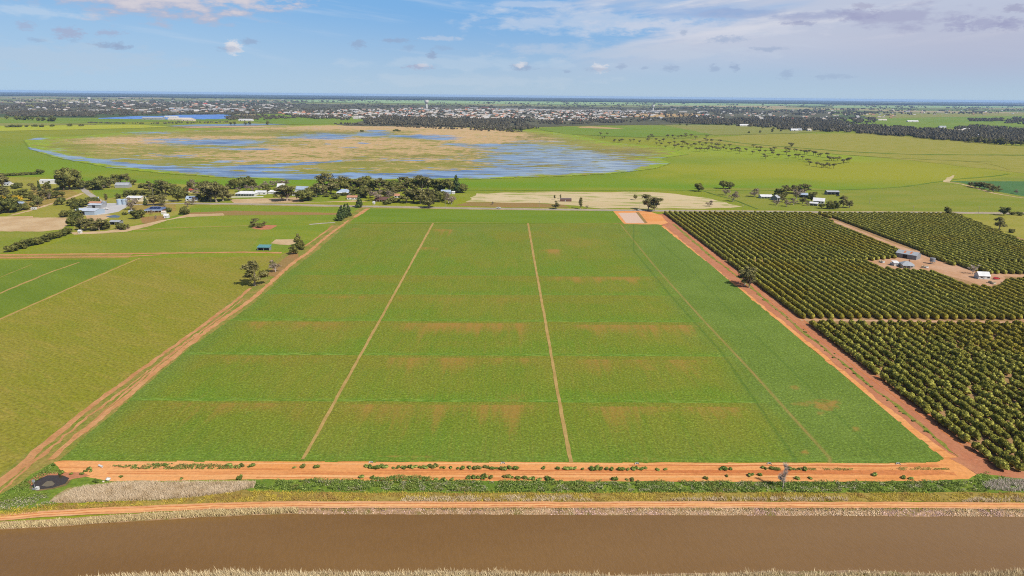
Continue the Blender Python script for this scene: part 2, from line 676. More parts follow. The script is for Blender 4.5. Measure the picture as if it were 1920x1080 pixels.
def ground_material():
    m, nt, b, out = new_mat('pasture')
    n = NB(nt)
    p = n.pos()
    c = n.mix(n.rng(n.noise(p, 0.004, 4, 0.6), 0.35, 0.65), C(146, 150, 40), C(128, 142, 38))
    c = n.mix(n.math('MULTIPLY', n.rng(n.noise(p, 0.011, 5, 0.65), 0.5, 0.72), 0.6), c, C(160, 158, 66))
    c = n.mix(n.math('MULTIPLY', n.rng(n.noise(n.pos(0.1, 0.3, 1), 0.02, 5, 0.7), 0.55, 0.75), 0.6), c, C(112, 146, 30))
    wob = n.noise(p, 0.006, 5, 0.65)
    def bl(px, py, rx, ry, colr, amt, rot=0.0, w=1.6, soft=.5):
        nonlocal c
        c = n.mix(n.math('MULTIPLY', n.blob(p, G(px, py), rx, ry, rot, wob, w, soft), amt), c, colr)
    bl(1330, 318, 330, 230, C(108, 140, 28), .85, .15)
    bl(1180, 345, 420, 60, C(120, 148, 34), .8)
    bl(1560, 320, 330, 170, C(164, 160, 44), .75, .2)
    bl(1290, 290, 150, 240, C(150, 158, 56), .4)
    bl(1440, 285, 260, 160, C(150, 168, 44), .7, -.3)
    bl(300, 345, 500, 40, C(126, 156, 32), .8, .3)
    bl(60, 315, 260, 150, C(122, 150, 32), .85, .4)
    bl(60, 285, 160, 260, C(120, 146, 34), .7, .4)
    bl(700, 344, 620, 26, C(112, 146, 30), .7)
    # farther off the country is a patchwork of paddocks
    cells = n.voronoi(n.pos(0.35, 0.6, 1), 0.0011)
    sv = nt.nodes.new('ShaderNodeSeparateColor')
    nt.links.new(cells, sv.inputs[0])
    pc = n.mix(n.rng(sv.outputs[0], 0.2, 0.8), C(112, 128, 66), C(146, 146, 92))
    pc = n.mix(n.rng(sv.outputs[1], 0.66, 0.8), pc, C(84, 98, 58))
    pc = n.mix(n.rng(sv.outputs[2], 0.82, 0.9), pc, C(176, 160, 116))
    y = nt.nodes.new('ShaderNodeSeparateXYZ')
    nt.links.new(p, y.inputs[0])
    c = n.mix(n.rng(y.outputs[1], 2900, 3400), c, pc)
    f = n.noise(p, 0.5, 5, 0.7)
    c = n.mix(1.0, c, n.mix(n.rng(f, 0.3, 0.7, smooth=False), (0.75,) * 3, (1.25,) * 3), 'MULTIPLY')
    nt.links.new(c, b.inputs['Base Color'])
    return m


def bank_material():
    m, nt, b, out = new_mat('bank_earth')
    n = NB(nt)
    p = n.pos()
    c = n.mix(n.rng(n.noise(p, 0.8, 5, 0.7), 0.35, 0.65), C(150, 122, 84), C(196, 160, 128))
    c = n.mix(n.rng(n.noise(p, 0.25, 4, 0.6), 0.5, 0.7), c, C(128, 116, 62))
    nt.links.new(c, b.inputs['Base Color'])
    n.bump(n.noise(p, 1.6, 5, 0.7), b, 0.8, 0.3)
    return m


def build_ground():
    big = [300, 380, 500, 700, 1000, 1500, 2200, 3500, 6000, 10000, 18000, 30000, 44000]
    xs = np.array([-b for b in big[::-1]] + list(np.arange(-264, 265, 4.0)) + big)
    jit = (fbm(xs / 7.0, xs * 0, 31, 3) - 0.5) * 1.6
    fe, ne = far_e(xs) + jit * 0.5, near_e(xs) + jit
    rows = [(-44000 + 0 * xs, 0), (-9000 + 0 * xs, 0), (-2000 + 0 * xs, 0), (-300 + 0 * xs, 0), (0 * xs + 60, 0), (ne - 2.2, 0), (ne, ZW), (ne + 3, ZW - 1.2),
            (fe - 3, ZW - 1.2), (fe, ZW), (fe + 2.9, 0)]
    for y in (215, 240, 280, 340, 420, 520, 650, 800, 1000, 1300, 1700, 2200, 2900, 3800, 5000, 7000, 10000, 14000, 20000, 30000, 42000):
        rows.append((0 * xs + y, 0))
    V, n = [], len(xs)
    for y, z in rows:
        V.append(np.stack([xs, y, 0 * xs + z], 1))
    V = np.concatenate(V)
    Fc, fm = [], []
    for r in range(len(rows) - 1):
        i = np.arange(n - 1)
        Fc.append(np.stack([r * n + i, r * n + i + 1, (r + 1) * n + i + 1, (r + 1) * n + i], 1))
        fm += [1 if 5 <= r <= 9 else 0] * (n - 1)
    o = mesh_obj('ground', V, np.concatenate(Fc), [ground_material(), bank_material()], fmat=fm)
    tag(o, kind='structure')
    # the muddy canal
    m, nt, b, out = new_mat('muddy_water')
    nb = NB(nt)
    p = nb.pos()
    c = nb.mix(nb.rng(nb.noise(nb.pos(0.0, 0.25, 1), 0.03, 3, 0.5), 0.3, 0.7), C(130, 96, 52), C(138, 104, 60))
    c = nb.mix(1.0, c, nb.mix(nb.rng(nb.noise(nb.pos(-.3, 1.3, .4), 1.0, 4, .7), .35, .65, smooth=False), (.95,) * 3, (1.05,) * 3), 'MULTIPLY')  # ripple light and shade put into the water colour as faint streaks
    nt.links.new(c, b.inputs['Base Color'])
    b.inputs['Roughness'].default_value = 0.25
    b.inputs['Specular IOR Level'].default_value = 0.3
    w = nb.noise(nb.pos(-0.35, 1.6, 0.55), 1.1, 4, 0.65, 0.4)
    nb.bump(w, b, 0.55, 0.16)
    k = (np.abs(xs) < 6001)
    X = xs[k]
    nn = len(X)
    V = np.concatenate([np.stack([X, near_e(X) - 1.6, 0 * X + ZW], 1), np.stack([X, far_e(X) + 1.2, 0 * X + ZW], 1)])
    i = np.arange(nn - 1)
    o = mesh_obj('canal_water', V, np.stack([i, i + 1, nn + i + 1, nn + i], 1), m)
    tag(o, kind='structure')


build_ground()

# soils and swards
M_RLANE = ground_mat('sandy_lane', C(210, 158, 108), C(196, 140, 90), C(178, 150, 88), 0.1, 0.7, fine_amt=0.2)
M_ORANGE = ground_mat('orange_earth', C(230, 156, 90), C(236, 170, 110), C(210, 132, 72), 0.05, 0.8, 0, 0.25, 1.0, streak=(0.35, 0.06, 1.2, C(196, 118, 66), 0.52, 0.70, 0.65), fine_amt=0.16)
M_TRACK = ground_mat('pale_track', C(228, 174, 128), C(222, 158, 104), C(236, 192, 150), 0.06, 0.8, 0, 0.2, 1.0, streak=(0.6, 0.05, 1.4, C(198, 134, 84), 0.55, 0.68, 0.7), fine_amt=0.14)
M_LANE = ground_mat('dusty_lane', C(206, 152, 104), C(190, 136, 88), C(172, 144, 86), 0.08, 0.7, fine_amt=0.22)
M_REDLANE = ground_mat('red_lane', C(196, 134, 98), C(188, 122, 88), C(206, 150, 112), 0.06, 0.7, fine_amt=0.16)
M_VERGE = ground_mat('rough_verge', C(128, 136, 52), C(160, 140, 74), C(96, 124, 34), 0.08, 0.8, speck_amt=0.8)
M_DRYGRASS = ground_mat('dry_grass', C(172, 150, 76), C(150, 130, 66), C(150, 112, 64), 0.12, 0.9, 0, 0.4, 1)
M_GREENVERGE = ground_mat('green_verge', C(104, 130, 46), C(124, 142, 52), C(158, 144, 66), 0.1, 0.8)
M_GREYDRY = ground_mat('grey_dry_grass', C(176, 160, 124), C(160, 140, 92), C(140, 130, 70), 0.1, 0.8)
M_PADDOCK = ground_mat('yellow_paddock', C(138, 138, 42), C(150, 140, 58), C(168, 148, 70), 0.022, 0.7, 0.55, 0.35, 1.0, 0.48, 0.72, 0.55, streak=(0.5, 0.06, 1.0, C(124, 138, 38), 0.5, 0.7, 0.45), fine_amt=0.45)
M_CROP = ground_mat('deep_green_crop', C(108, 130, 40), C(120, 138, 44), C(120, 146, 56), 0.03, 0.7, 0.55, 0.3, 1.0, fine_amt=0.28)
M_CROP2 = ground_mat('mid_green_paddock', C(130, 142, 46), C(144, 146, 56), C(150, 144, 66), 0.03, 0.5, 0, 0.4, 1.0, fine_amt=0.25)
M_FRESH = ground_mat('fresh_green', C(120, 142, 40), C(138, 148, 46), C(154, 144, 70), 0.03, 0.5, 0, 0.4, 1.0, fine_amt=0.25)
M_TOPFIELD = ground_mat('top_field_crop', C(110, 136, 36), C(120, 142, 40), C(112, 152, 50), 0.03, 0.6, 0, 0.3, 1.0, fine_amt=0.24)
M_STUBBLE = ground_mat('pale_stubble', C(216, 196, 156), C(206, 184, 140), C(146, 156, 66), 0.012, 0.5, 0.1, 0.3, 1.0, 0.5, 0.64, 0.85, fine_amt=0.14)
M_BROWN = ground_mat('ploughed_brown', C(166, 126, 80), C(154, 128, 76), C(140, 136, 64), 0.02, 0.5, 0, 0.3, 1.0, fine_amt=0.2)
M_BARE = ground_mat('bare_yard', C(212, 184, 144), C(196, 164, 122), C(168, 150, 100), 0.04, 0.5, fine_amt=0.16)
M_GRAVEL = ground_mat('grey_gravel', C(186, 176, 164), C(172, 164, 150), C(196, 186, 172), 0.05, 0.6, fine_amt=0.14)
M_ROAD = ground_mat('worn_bitumen', C(176, 168, 156), C(162, 156, 146), C(190, 180, 166), 0.04, 0.4, fine_amt=0.1, bump=0.2)
M_SHOULDER = ground_mat('road_shoulder', C(196, 170, 132), C(170, 152, 104), C(132, 138, 62), 0.05, 0.5, speck_amt=0.9)
M_CONCRETE = ground_mat('pale_concrete', C(206, 202, 200), C(192, 190, 190), C(216, 210, 204), 0.06, 0.4, fine_amt=0.08, bump=0.1)
M_ORCHFLOOR = ground_mat('orchard_floor', C(176, 138, 98), C(160, 130, 86), C(132, 122, 66), 0.06, 0.8, speck_amt=0.7)
M_YARD = ground_mat('orchard_yard', C(206, 166, 134), C(196, 150, 112), C(216, 186, 160), 0.05, 0.5, fine_amt=0.14)
M_OLIVE = ground_mat('olive_grass', C(150, 148, 54), C(162, 154, 70), C(124, 142, 46), 0.03, 0.5, fine_amt=0.22)
M_LINE = ground_mat('field_path', C(190, 158, 98), C(176, 146, 84), C(150, 146, 70), 0.1, 0.8, fine_amt=0.2)
M_PINKWATER = plain_mat('milky_dam_water', C(222, 190, 166), 0.6, 0.1, 0.03, 0.05)
M_DARKWATER = plain_mat('dark_pond_water', C(72, 60, 46), 0.2, 0.5, 0.25, 0.25)


def build_surfaces():
    # ---- left paddocks
    sheet('paddock', [(-420, 860), (-200, 672), (0, 600), (263, 484), (522, 480), (505, 500), (470, 540), (440, 560), (365, 618), (262, 692), (196, 738), (70, 836), (0, 892), (-120, 985)], M_PADDOCK, 1, 0.5)
    sheet('crop_field', [(-330, 490), (237, 486), (245, 488), (0, 596), (-230, 680), (-560, 800)], M_CROP, 2, 0.4)
    strip('field_path', [(148, 492), (90, 512), (0, 550), (-80, 585)], 0.9, M_LINE, 3, 0.3)
    strip('field_path', [(262, 484), (130, 541), (0, 599), (-150, 665)], 0.8, M_LINE, 3, 0.25)
    strip('field_path', [(60, 496), (0, 520), (-60, 545)], 0.35, M_LINE, 3, 0.15)
    sheet('paddock', [(40, 473), (135, 446), (180, 438), (300, 433), (470, 424), (500, 424), (470, 470), (455, 473)], M_CROP2, 1, 0.5)
    sheet('paddock', [(500, 424), (622, 420), (606, 440), (560, 468), (530, 474), (470, 470)], M_FRESH, 1, 0.6)
    sheet('paddock', [(350, 389), (674, 388), (648, 410), (626, 418), (500, 422), (300, 431), (320, 408)], M_FRESH, 1, 0.5)
    sheet('ploughed_strip', [(352, 399), (440, 395), (560, 398), (664, 400), (660, 403), (560, 403), (420, 404), (356, 404)], M_BROWN, 2, 0.8)
    sheet('bare_patch', [(470, 428), (484, 422), (520, 422), (508, 430), (490, 431)], M_REDLANE, 2, 0.8)
    sheet('bare_patch', [(508, 456), (518, 449), (552, 449), (560, 455), (540, 460)], M_BARE, 2, 0.8)
    strip('field_path', [(130, 438), (220, 433), (330, 427), (470, 423)], 0.9, M_LINE, 3, 0.4)
    strip('gravel_track', [(580, 421), (600, 419), (632, 417)], 2.2, M_GRAVEL, 3, 0.3)
    sheet('paddock', [(-300, 440), (0, 435), (110, 434), (100, 446), (30, 468), (10, 474), (-300, 476)], M_CROP2, 1, 0.6)
    sheet('bare_yard', [(-300, 400), (0, 406), (60, 405), (125, 404), (134, 415), (115, 430), (80, 434), (0, 434), (-300, 438)], M_BARE, 2, 0.8)
    sheet('bare_yard', [(60, 400), (140, 392), (150, 400), (128, 408), (60, 408)], M_OLIVE, 3, 0.8)
    strip('dirt_track', [(-300, 482), (0, 478), (120, 476.5), (300, 475), (450, 473), (528, 474)], 2.0, M_LANE, 4, 0.5)
    strip('dirt_track', [(-300, 488), (0, 483), (120, 482), (240, 481), (300, 478)], 1.4, M_LANE, 4, 0.5)
    sheet('dry_grass_strip', [(-300, 485), (0, 478), (250, 476), (240, 484), (0, 485.5), (-300, 490)], M_DRYGRASS, 3, 0.3)
    # ---- homestead ground
    sheet('homestead_ground', [(-200, 335), (60, 332), (160, 340), (330, 345), (440, 352), (445, 372), (370, 378), (356, 392), (318, 408), (200, 432), (140, 436), (130, 404), (20, 402), (-200, 402)], M_OLIVE, 1, 2.0)
    sheet('lawn', [(170, 357), (235, 352), (248, 356), (240, 366), (200, 372), (178, 366)], M_FRESH, 2, 1.0)
    sheet('concrete_yard', [(176, 381), (240, 381), (238, 388), (222, 397), (196, 402), (160, 404), (140, 402), (150, 392)], M_CONCRETE, 3, 0.2)
    sheet('bare_yard', [(160, 404), (200, 402), (214, 404), (190, 414), (165, 414)], M_BARE, 3, 0.6)
    sheet('bare_yard', [(330, 408), (352, 402), (420, 400), (420, 404), (352, 407), (318, 412), (280, 424), (240, 434), (200, 437), (140, 440), (132, 436), (200, 433), (270, 420)], M_BARE, 3, 1.0)
    sheet('dry_paddock', [(60, 352), (130, 357), (150, 362), (120, 376), (80, 388), (40, 396), (30, 385), (60, 372)], M_DRYGRASS, 2, 2.0)
    sheet('dry_paddock', [(245, 378), (330, 380), (330, 395), (300, 400), (260, 402), (240, 392)], M_DRYGRASS, 2, 1.5)
    sheet('pond', [(198, 406), (215, 403), (226, 405), (222, 408), (204, 408)], M_DARKWATER, 3, 0.2)
    sheet('dirt_patch', [(262, 408), (300, 404), (316, 408), (300, 416), (270, 420)], M_BROWN, 2, 1.0)
    strip('gravel_track', [(150, 350), (162, 360), (176, 370), (192, 380)], 3.5, M_GRAVEL, 3, 0.4)
    strip('gravel_track', [(240, 384), (290, 383), (330, 382), (364, 381)], 3.2, M_GRAVEL, 3, 0.3)
    strip('gravel_track', [(20, 404), (60, 394), (90, 384), (130, 372), (155, 362)], 2.5, M_BARE, 3, 0.6)
    sheet('bare_yard', [(430, 374), (560, 370), (640, 374), (690, 378), (560, 380), (440, 381)], M_BARE, 2, 0.8)
    sheet('lawn', [(560, 372), (600, 366), (640, 362), (660, 370), (660, 376), (600, 379), (560, 378)], M_FRESH, 3, 0.8)
    # ---- the road
    road = [(-500, 388), (240, 383), (364, 381.5), (500, 383), (680, 387), (900, 391), (1160, 394.5), (1400, 396.5), (1560, 398), (1700, 398.5), (1920, 400), (2500, 406)]
    strip('road_shoulder', road[2:], 7.5, M_SHOULDER, 2, 0.7, 6.0)
    strip('road', road[2:], 3.4, M_ROAD, 5, 0.08, 6.0)
    # ---- stubble and ploughed ground behind the road
    sheet('stubble_field', [(872, 378), (898, 363), (1000, 360), (1150, 360), (1225, 360), (1262, 364), (1330, 372), (1385, 386), (1370, 391), (1240, 391), (1130, 390), (1060, 384), (1000, 381)], M_STUBBLE, 2, 5.0, jscale=16)
    sheet('ploughed_strip', [(852, 385), (880, 379), (1000, 381), (1055, 384), (1068, 389), (960, 389), (870, 386)], M_BROWN, 3, 0.6)
    strip('drain', [(1300, 352), (1330, 362), (1380, 376), (1420, 392)], 1.6, ground_mat('drain_grass', C(84, 108, 34), C(96, 116, 40), C(120, 130, 60)), 3, 0.5)
    # ---- pastures to the right
    sheet('pasture', [(1300, 352), (1500, 352), (1600, 357), (1740, 345), (1790, 340), (1920, 330), (2400, 330), (2400, 400), (1920, 398), (1600, 395), (1420, 393)], M_CROP2, 1, 2.0)
    sheet('pasture', [(1790, 404), (1920, 404), (2300, 408), (2300, 470), (1990, 470), (1880, 436), (1820, 420)], M_OLIVE, 2, 0.6)
    DARKLINE = ground_mat('boggy_line', C(100, 124, 30), C(116, 136, 36), C(130, 140, 56), 0.03, 0.3)
    strip('wet_hollow', [(870, 357), (1000, 357), (1240, 358), (1420, 357), (1560, 357), (1680, 352), (1740, 344), (1790, 336), (1860, 331), (1892, 326)], 3.0, DARKLINE, 4, 1.5, 12)
    strip('dirt_track', [(1892, 318), (1880, 313), (1850, 306), (1800, 302)], 3.0, M_OLIVE, 4, 1.2, 12)
    strip('wet_hollow', [(1340, 262), (1400, 270), (1480, 276), (1580, 284), (1700, 290), (1920, 291), (2300, 292)], 9.0, DARKLINE, 4, 4.0, 25)
    strip('wet_hollow', [(1860, 304), (1700, 298), (1560, 289)], 2.6, DARKLINE, 4, 1.2, 25)
    strip('farm_track', [(1770, 341), (1800, 344), (1860, 362), (1920, 372), (2100, 392)], 2.4, M_BARE, 5, 0.8, 8)
    sheet('bare_patch', [(1768, 341), (1776, 333), (1790, 328), (1788, 333), (1780, 341)], M_STUBBLE, 5, 1.0)
    sheet('dark_crop', [(1776, 340), (1920, 340), (2300, 340), (2300, 385), (1920, 368), (1862, 358), (1800, 342)], ground_mat('blue_green_crop', C(78, 118, 66), C(88, 124, 70), C(104, 134, 74), 0.02, 0.3), 3, 1.0)
    sheet('pasture', [(1280, 262), (1420, 252), (1640, 250), (1920, 275), (2400, 290), (2400, 330), (1920, 325), (1700, 300), (1560, 288), (1400, 274)], M_OLIVE, 1, 6.0)
    # ---- verge and lanes beside the big field, left
    sheet('track_verge', [(-150, 1010), (0, 890), (70, 836), (196, 738), (262, 692), (365, 618), (440, 560), (470, 540), (505, 500), (530, 476), (560, 466), (606, 440), (622, 420), (648, 408), (676, 389), (700, 389),
                          (690, 400), (650, 424), (600, 470), (535, 520), (478, 572), (352, 660), (225, 768), (128, 852), (100, 880), (60, 930), (0, 975)], M_VERGE, 3, 0.4)
    strip('dirt_lane', [(-70, 958), (0, 908), (85, 832), (150, 778), (205, 737), (270, 690), (370, 618), (440, 566), (470, 540)], [2.0, 1.7, 1.5, 1.4, 1.3, 1.2, 1.2, 1.2, 0.9], M_LANE, 4, 0.42, jscale=1.8)
    strip('dirt_lane', [(-40, 962), (20, 905), (100, 835), (165, 782), (235, 728), (300, 680), (370, 625)], 0.6, M_LANE, 4, 0.55, jscale=3)
    strip('dirt_lane', [(97, 862), (123, 835), (222, 757), (298, 692), (350, 650), (402, 610), (472, 562), (520, 519), (552, 491), (578, 474), (599, 455), (620, 438), (641, 423), (654, 413)], [1.2, 1.2, 1.4, 1.4, 1.5, 1.5, 1.5, 1.6, 1.6, 1.5, 1.5, 1.5, 1.4, 1.0], M_RLANE, 5, 0.48, jscale=1.8)
    strip('dirt_lane', [(113, 845), (200, 768), (290, 690), (390, 612), (455, 562)], 0.5, M_LANE, 6, 0.3)
    strip('dirt_lane', [(572, 462), (600, 442), (624, 424)], 0.9, M_LANE, 5, 0.3)
    sheet('bare_patch', [(500, 515), (520, 496), (545, 475), (556, 470), (560, 482), (540, 500), (515, 520)], M_BROWN, 4, 0.4)
    strip('dirt_lane', [(664, 408), (678, 399), (690, 391)], [2.2, 2.8, 2.0], M_RLANE, 5, 0.4)
    # ---- red lane between the big field and the orchard
    sheet('red_track', [(1232, 402), (1252, 400), (1300, 437), (1357, 487), (1505, 600), (1620, 686), (1720, 760), (1895, 886), (1930, 900), (1920, 912), (1830, 892), (1770, 868), (1777, 862), (1645, 758), (1517, 650), (1440, 587), (1340, 503), (1236, 418)], M_REDLANE, 3, 0.35)
    strip('orange_lane', [(1242, 424), (1330, 497), (1442, 586), (1519, 648), (1647, 755), (1740, 832), (1795, 872)], [2.0, 1.6, 1.5, 1.4, 1.5, 2.0, 4.5], M_ORANGE, 4, 0.6)
    strip('weedy_strip', [(1262, 420), (1330, 478), (1400, 532), (1477, 598), (1510, 626), (1560, 665), (1602, 699), (1632, 724), (1680, 760), (1710, 784), (1757, 824), (1800, 860)], [1.5, 1.2, 1.0, .8, .8, .7, .8, .6, .8, .8, .9, .5], M_VERGE, 5, 0.55)
    sheet('dam_bank', [(1148, 396), (1212, 395), (1240, 404), (1252, 418), (1240, 422), (1170, 420)], M_ORANGE, 4, 0.5)
    sheet('dam_water', [(1159, 399.5), (1196, 399), (1210, 418.5), (1174, 418.5)], M_PINKWATER, 5, 0.15)
    sheet('dam_batter', [(1192, 398), (1198, 398), (1214, 418), (1209, 419)], M_BROWN, 6, 0.1)
    # ---- orange double track along the canal side of the field
    sheet('orange_track', [(100, 868), (118, 864), (200, 863.5), (400, 865), (600, 866), (960, 867), (1300, 868), (1700, 868), (1755, 867), (1776, 862), (1800, 870), (1830, 890), (1815, 899), (1700, 903), (1500, 904), (1300, 903.5), (960, 902), (700, 902), (480, 899), (300, 902), (200, 903), (150, 892), (118, 884)], M_ORANGE, 5, 0.25)
    DARKO = ground_mat('reddish_rut', C(204, 124, 72), C(214, 138, 84), C(188, 112, 64), 0.08, 0.8, 0, 0.2, 1, fine_amt=.2)
    PALEO = ground_mat('pale_rut', C(240, 184, 126), C(234, 172, 112), C(222, 156, 96), 0.08, 0.8, 0, 0.2, 1, fine_amt=.12)
    for (x0, x1, ya, yb, hw, mt) in [(200, 1760, 889, 890.5, .22, DARKO), (200, 1740, 885.6, 886.8, .2, DARKO), (700, 1770, 882.5, 884, .55, DARKO), (1250, 1790, 886, 888, .9, DARKO), (210, 1500, 893, 894.5, .5, PALEO), (220, 1700, 869.8, 871.2, .4, PALEO), (1180, 1760, 873, 874.5, .5, DARKO), (480, 1100, 896.5, 897, .18, DARKO)]:
        xs = np.linspace(x0, x1, 24)
        strip('dirt_lane', [(x, ya + (yb - ya) * (x - x0) / (x1 - x0) + 1.0 * (vnoise(np.array([x / 90.0]), np.array([ya]), 4)[0] - .5)) for x in xs], hw, mt, 6, hw * .45, 2.0, jscale=7)
    for dy, hw, mt in [(-1.6, .28, DARKO), (2.0, .25, DARKO), (.3, .5, PALEO)]:
        strip('dirt_lane', [(-150, 985 + dy), (0, 971 + dy), (100, 963 + dy), (300, 953.5 + dy), (420, 948.5 + dy), (520, 947 + dy), (700, 946.5 + dy), (960, 947 + dy), (1300, 947 + dy), (1600, 947.5 + dy), (1920, 949 + dy), (2150, 951 + dy)], hw, mt, 7, hw * .5, 2.0)
    for dx, hw in [(-9, .3), (9, .35), (2, .25)]:
        strip('dirt_lane', [(1300 + dx, 440), (1357 + dx, 489), (1500 + dx, 602), (1620 + dx, 694), (1720 + dx, 768), (1850 + dx, 862)], hw, DARKO if hw > .26 else M_LANE, 4, hw * .5, 2.5)
    sheet('pond_silt', [(78, 912), (88, 904), (98, 903), (104, 908), (100, 912), (88, 914)], plain_mat('silty_water', C(124, 112, 88), .3, .3, .2, .3), 7, 0.3)
    sheet('mud_rim', [(54, 916), (62, 901), (88, 890), (120, 890), (136, 897), (124, 911), (98, 919), (70, 922)], ground_mat('wet_mud', C(134, 112, 78), C(118, 104, 66), C(150, 128, 92), .3, 1.0), 5, 0.4)
    sheet('dirt_lane', [(1780, 860), (1830, 888), (1930, 900), (2100, 905), (2100, 895), (1930, 888), (1880, 876), (1840, 850)], M_REDLANE, 5, 0.3)
    # ---- canal side strips
    sheet('weedy_ground', [(430, 902), (480, 897), (700, 901), (960, 901), (1300, 902.5), (1600, 903), (1800, 899), (1835, 888), (1930, 898), (2100, 900), (2100, 925), (1920, 924), (1300, 924), (900, 925), (640, 924), (470, 922)], M_GREENVERGE, 4, 0.3)
    sheet('dry_grass_strip', [(-150, 985), (0, 962), (120, 948), (300, 938), (470, 918), (640, 920), (900, 921), (1300, 921), (1920, 921), (2200, 921), (2200, 945), (1920, 941), (960, 941), (500, 940), (300, 948), (100, 958), (-150, 990)], M_DRYGRASS, 3, 0.25)
    sheet('green_corner', [(-140, 1012), (0, 928), (64, 888), (100, 868), (118, 884), (150, 893), (210, 903), (150, 925), (100, 948), (0, 962)], M_GREENVERGE, 4, 0.4)
    sheet('grey_grass', [(90, 940), (130, 915), (210, 904), (480, 903), (478, 914), (420, 925), (300, 938), (150, 943)], M_GREYDRY, 5, 1.1, jscale=4)
    sheet('dirt_patch', [(50, 905), (75, 888), (108, 886), (150, 886), (170, 893), (140, 898), (70, 918)], M_REDLANE, 5, 0.3)
    sheet('pond_water', [(58, 914), (66, 902), (90, 892), (118, 892), (131, 897), (122, 908), (98, 916), (70, 919)], M_DARKWATER, 6, 0.1)
    strip('canal_track', [(-150, 985), (0, 971), (100, 963), (300, 953.5), (420, 948.5), (520, 947), (700, 946.5), (960, 947), (1300, 947), (1600, 947.5), (1920, 949), (2150, 951)], [1.7] * 12, M_TRACK, 6, 0.12)
    # ---- orchard floor and packing yard
    sheet('orchard_floor', [(1250, 401), (1300, 399), (1560, 401), (1790, 401), (1880, 436), (1990, 470), (2300, 560), (2300, 930), (1930, 890), (1895, 886), (1720, 760), (1505, 600), (1357, 487)], M_ORCHFLOOR, 2, 0.3)
    strip('orchard_lane', [(1525, 402), (1570, 417), (1640, 446), (1700, 470), (1760, 493), (1830, 512), (1900, 517), (2000, 520)], [2.5, 2.5, 3, 6, 6, 6, 4, 3], M_YARD, 3, 0.5)
    sheet('packing_yard', [(1622, 488), (1680, 484), (1690, 470), (1720, 470), (1780, 490), (1830, 510), (1880, 516), (1890, 528), (1850, 540), (1830, 532), (1790, 520), (1740, 508), (1700, 506), (1660, 504)], M_YARD, 3, 0.6)
    strip('orchard_lane', [(1500, 600), (1600, 601), (1750, 603), (1920, 605), (2200, 610)], 1.6, M_YARD, 3, 0.3)
    # ---- top field
    sheet('crop_field', [(690, 391), (1150, 396), (1168, 418), (1150, 420), (652, 419)], M_TOPFIELD, 4, 0.25)
    strip('field_path', [(655, 417), (820, 417.5), (990, 418.5), (1168, 419.5), (1236, 421)], 0.55, M_LINE, 6, 0.35)
    # ---- farther paddocks
    P = lambda name, a, b, c: ground_mat(name, a, b, c, 0.004, 0.05, 0, 0.5, 1.0, fine_amt=0.15, bump=0)
    mg = P('far_green', C(114, 142, 42), C(130, 148, 48), C(108, 124, 50))
    mp = P('far_pale_green', C(148, 178, 116), C(160, 182, 120), C(128, 162, 104))
    ml = P('far_lime', C(170, 178, 44), C(180, 178, 58), C(150, 166, 44))
    mo = P('far_olive', C(140, 144, 66), C(150, 146, 78), C(116, 130, 54))
    mtan = P('far_tan', C(196, 166, 116), C(186, 156, 104), C(160, 146, 88))
    mt_ = P('town_ground', C(92, 92, 68), C(108, 104, 78), C(150, 138, 112))
    sheet('paddock', [(-300, 232), (100, 232), (300, 228), (430, 226), (440, 221), (200, 221), (-300, 226)], mg, 5, 10)
    sheet('paddock', [(-400, 246), (0, 246), (200, 242), (330, 238), (250, 234), (0, 236), (-400, 238)], ml, 5, 10)
    sheet('paddock', [(-400, 238), (0, 236), (180, 234), (180, 232), (0, 231), (-400, 232)], mo, 6, 8)
    sheet('paddock', [(480, 214), (640, 214), (700, 222), (660, 232), (520, 234), (470, 226)], mg, 5, 10)
    sheet('paddock', [(1000, 240), (1160, 236), (1300, 236), (1480, 240), (1340, 252), (1200, 258), (1060, 252)], mg, 5, 12)
    sheet('paddock', [(1240, 234), (1480, 236), (1560, 244), (1500, 250), (1340, 254), (1300, 246)], mo, 6, 12)
    sheet('bare_patch', [(1080, 238), (1110, 237), (1170, 241), (1150, 242), (1090, 240)], mtan, 6, 6)
    sheet('paddock', [(1560, 224), (1920, 215), (2300, 216), (2300, 240), (1920, 238), (1700, 240), (1600, 234)], mg, 5, 12)
    sheet('paddock', [(1600, 214), (1920, 212), (2300, 214), (2300, 219), (1920, 217), (1640, 222)], mo, 6, 12)
    sheet('town_ground', [(-300, 214), (200, 214), (560, 214), (640, 236), (960, 240), (1080, 236), (1300, 233), (1560, 230), (1560, 208), (1300, 203), (800, 197), (400, 193), (-300, 192)], mt_, 4, 12)
    sheet('paddock', [(1140, 214), (1300, 213), (1330, 216), (1250, 220), (1150, 219)], mtan, 5, 12)
    sheet('paddock', [(540, 187.5), (720, 187), (960, 189.5), (1280, 193), (1520, 194), (1560, 198), (1280, 198), (960, 195), (720, 193), (520, 190)], mp, 5, 12)
    sheet('paddock', [(1560, 198), (1920, 199), (2200, 201), (2200, 204), (1920, 202), (1560, 202)], mp, 5, 12)
    sheet('paddock', [(30, 197), (120, 195), (130, 199), (60, 201)], mo, 5, 12)


build_surfaces()


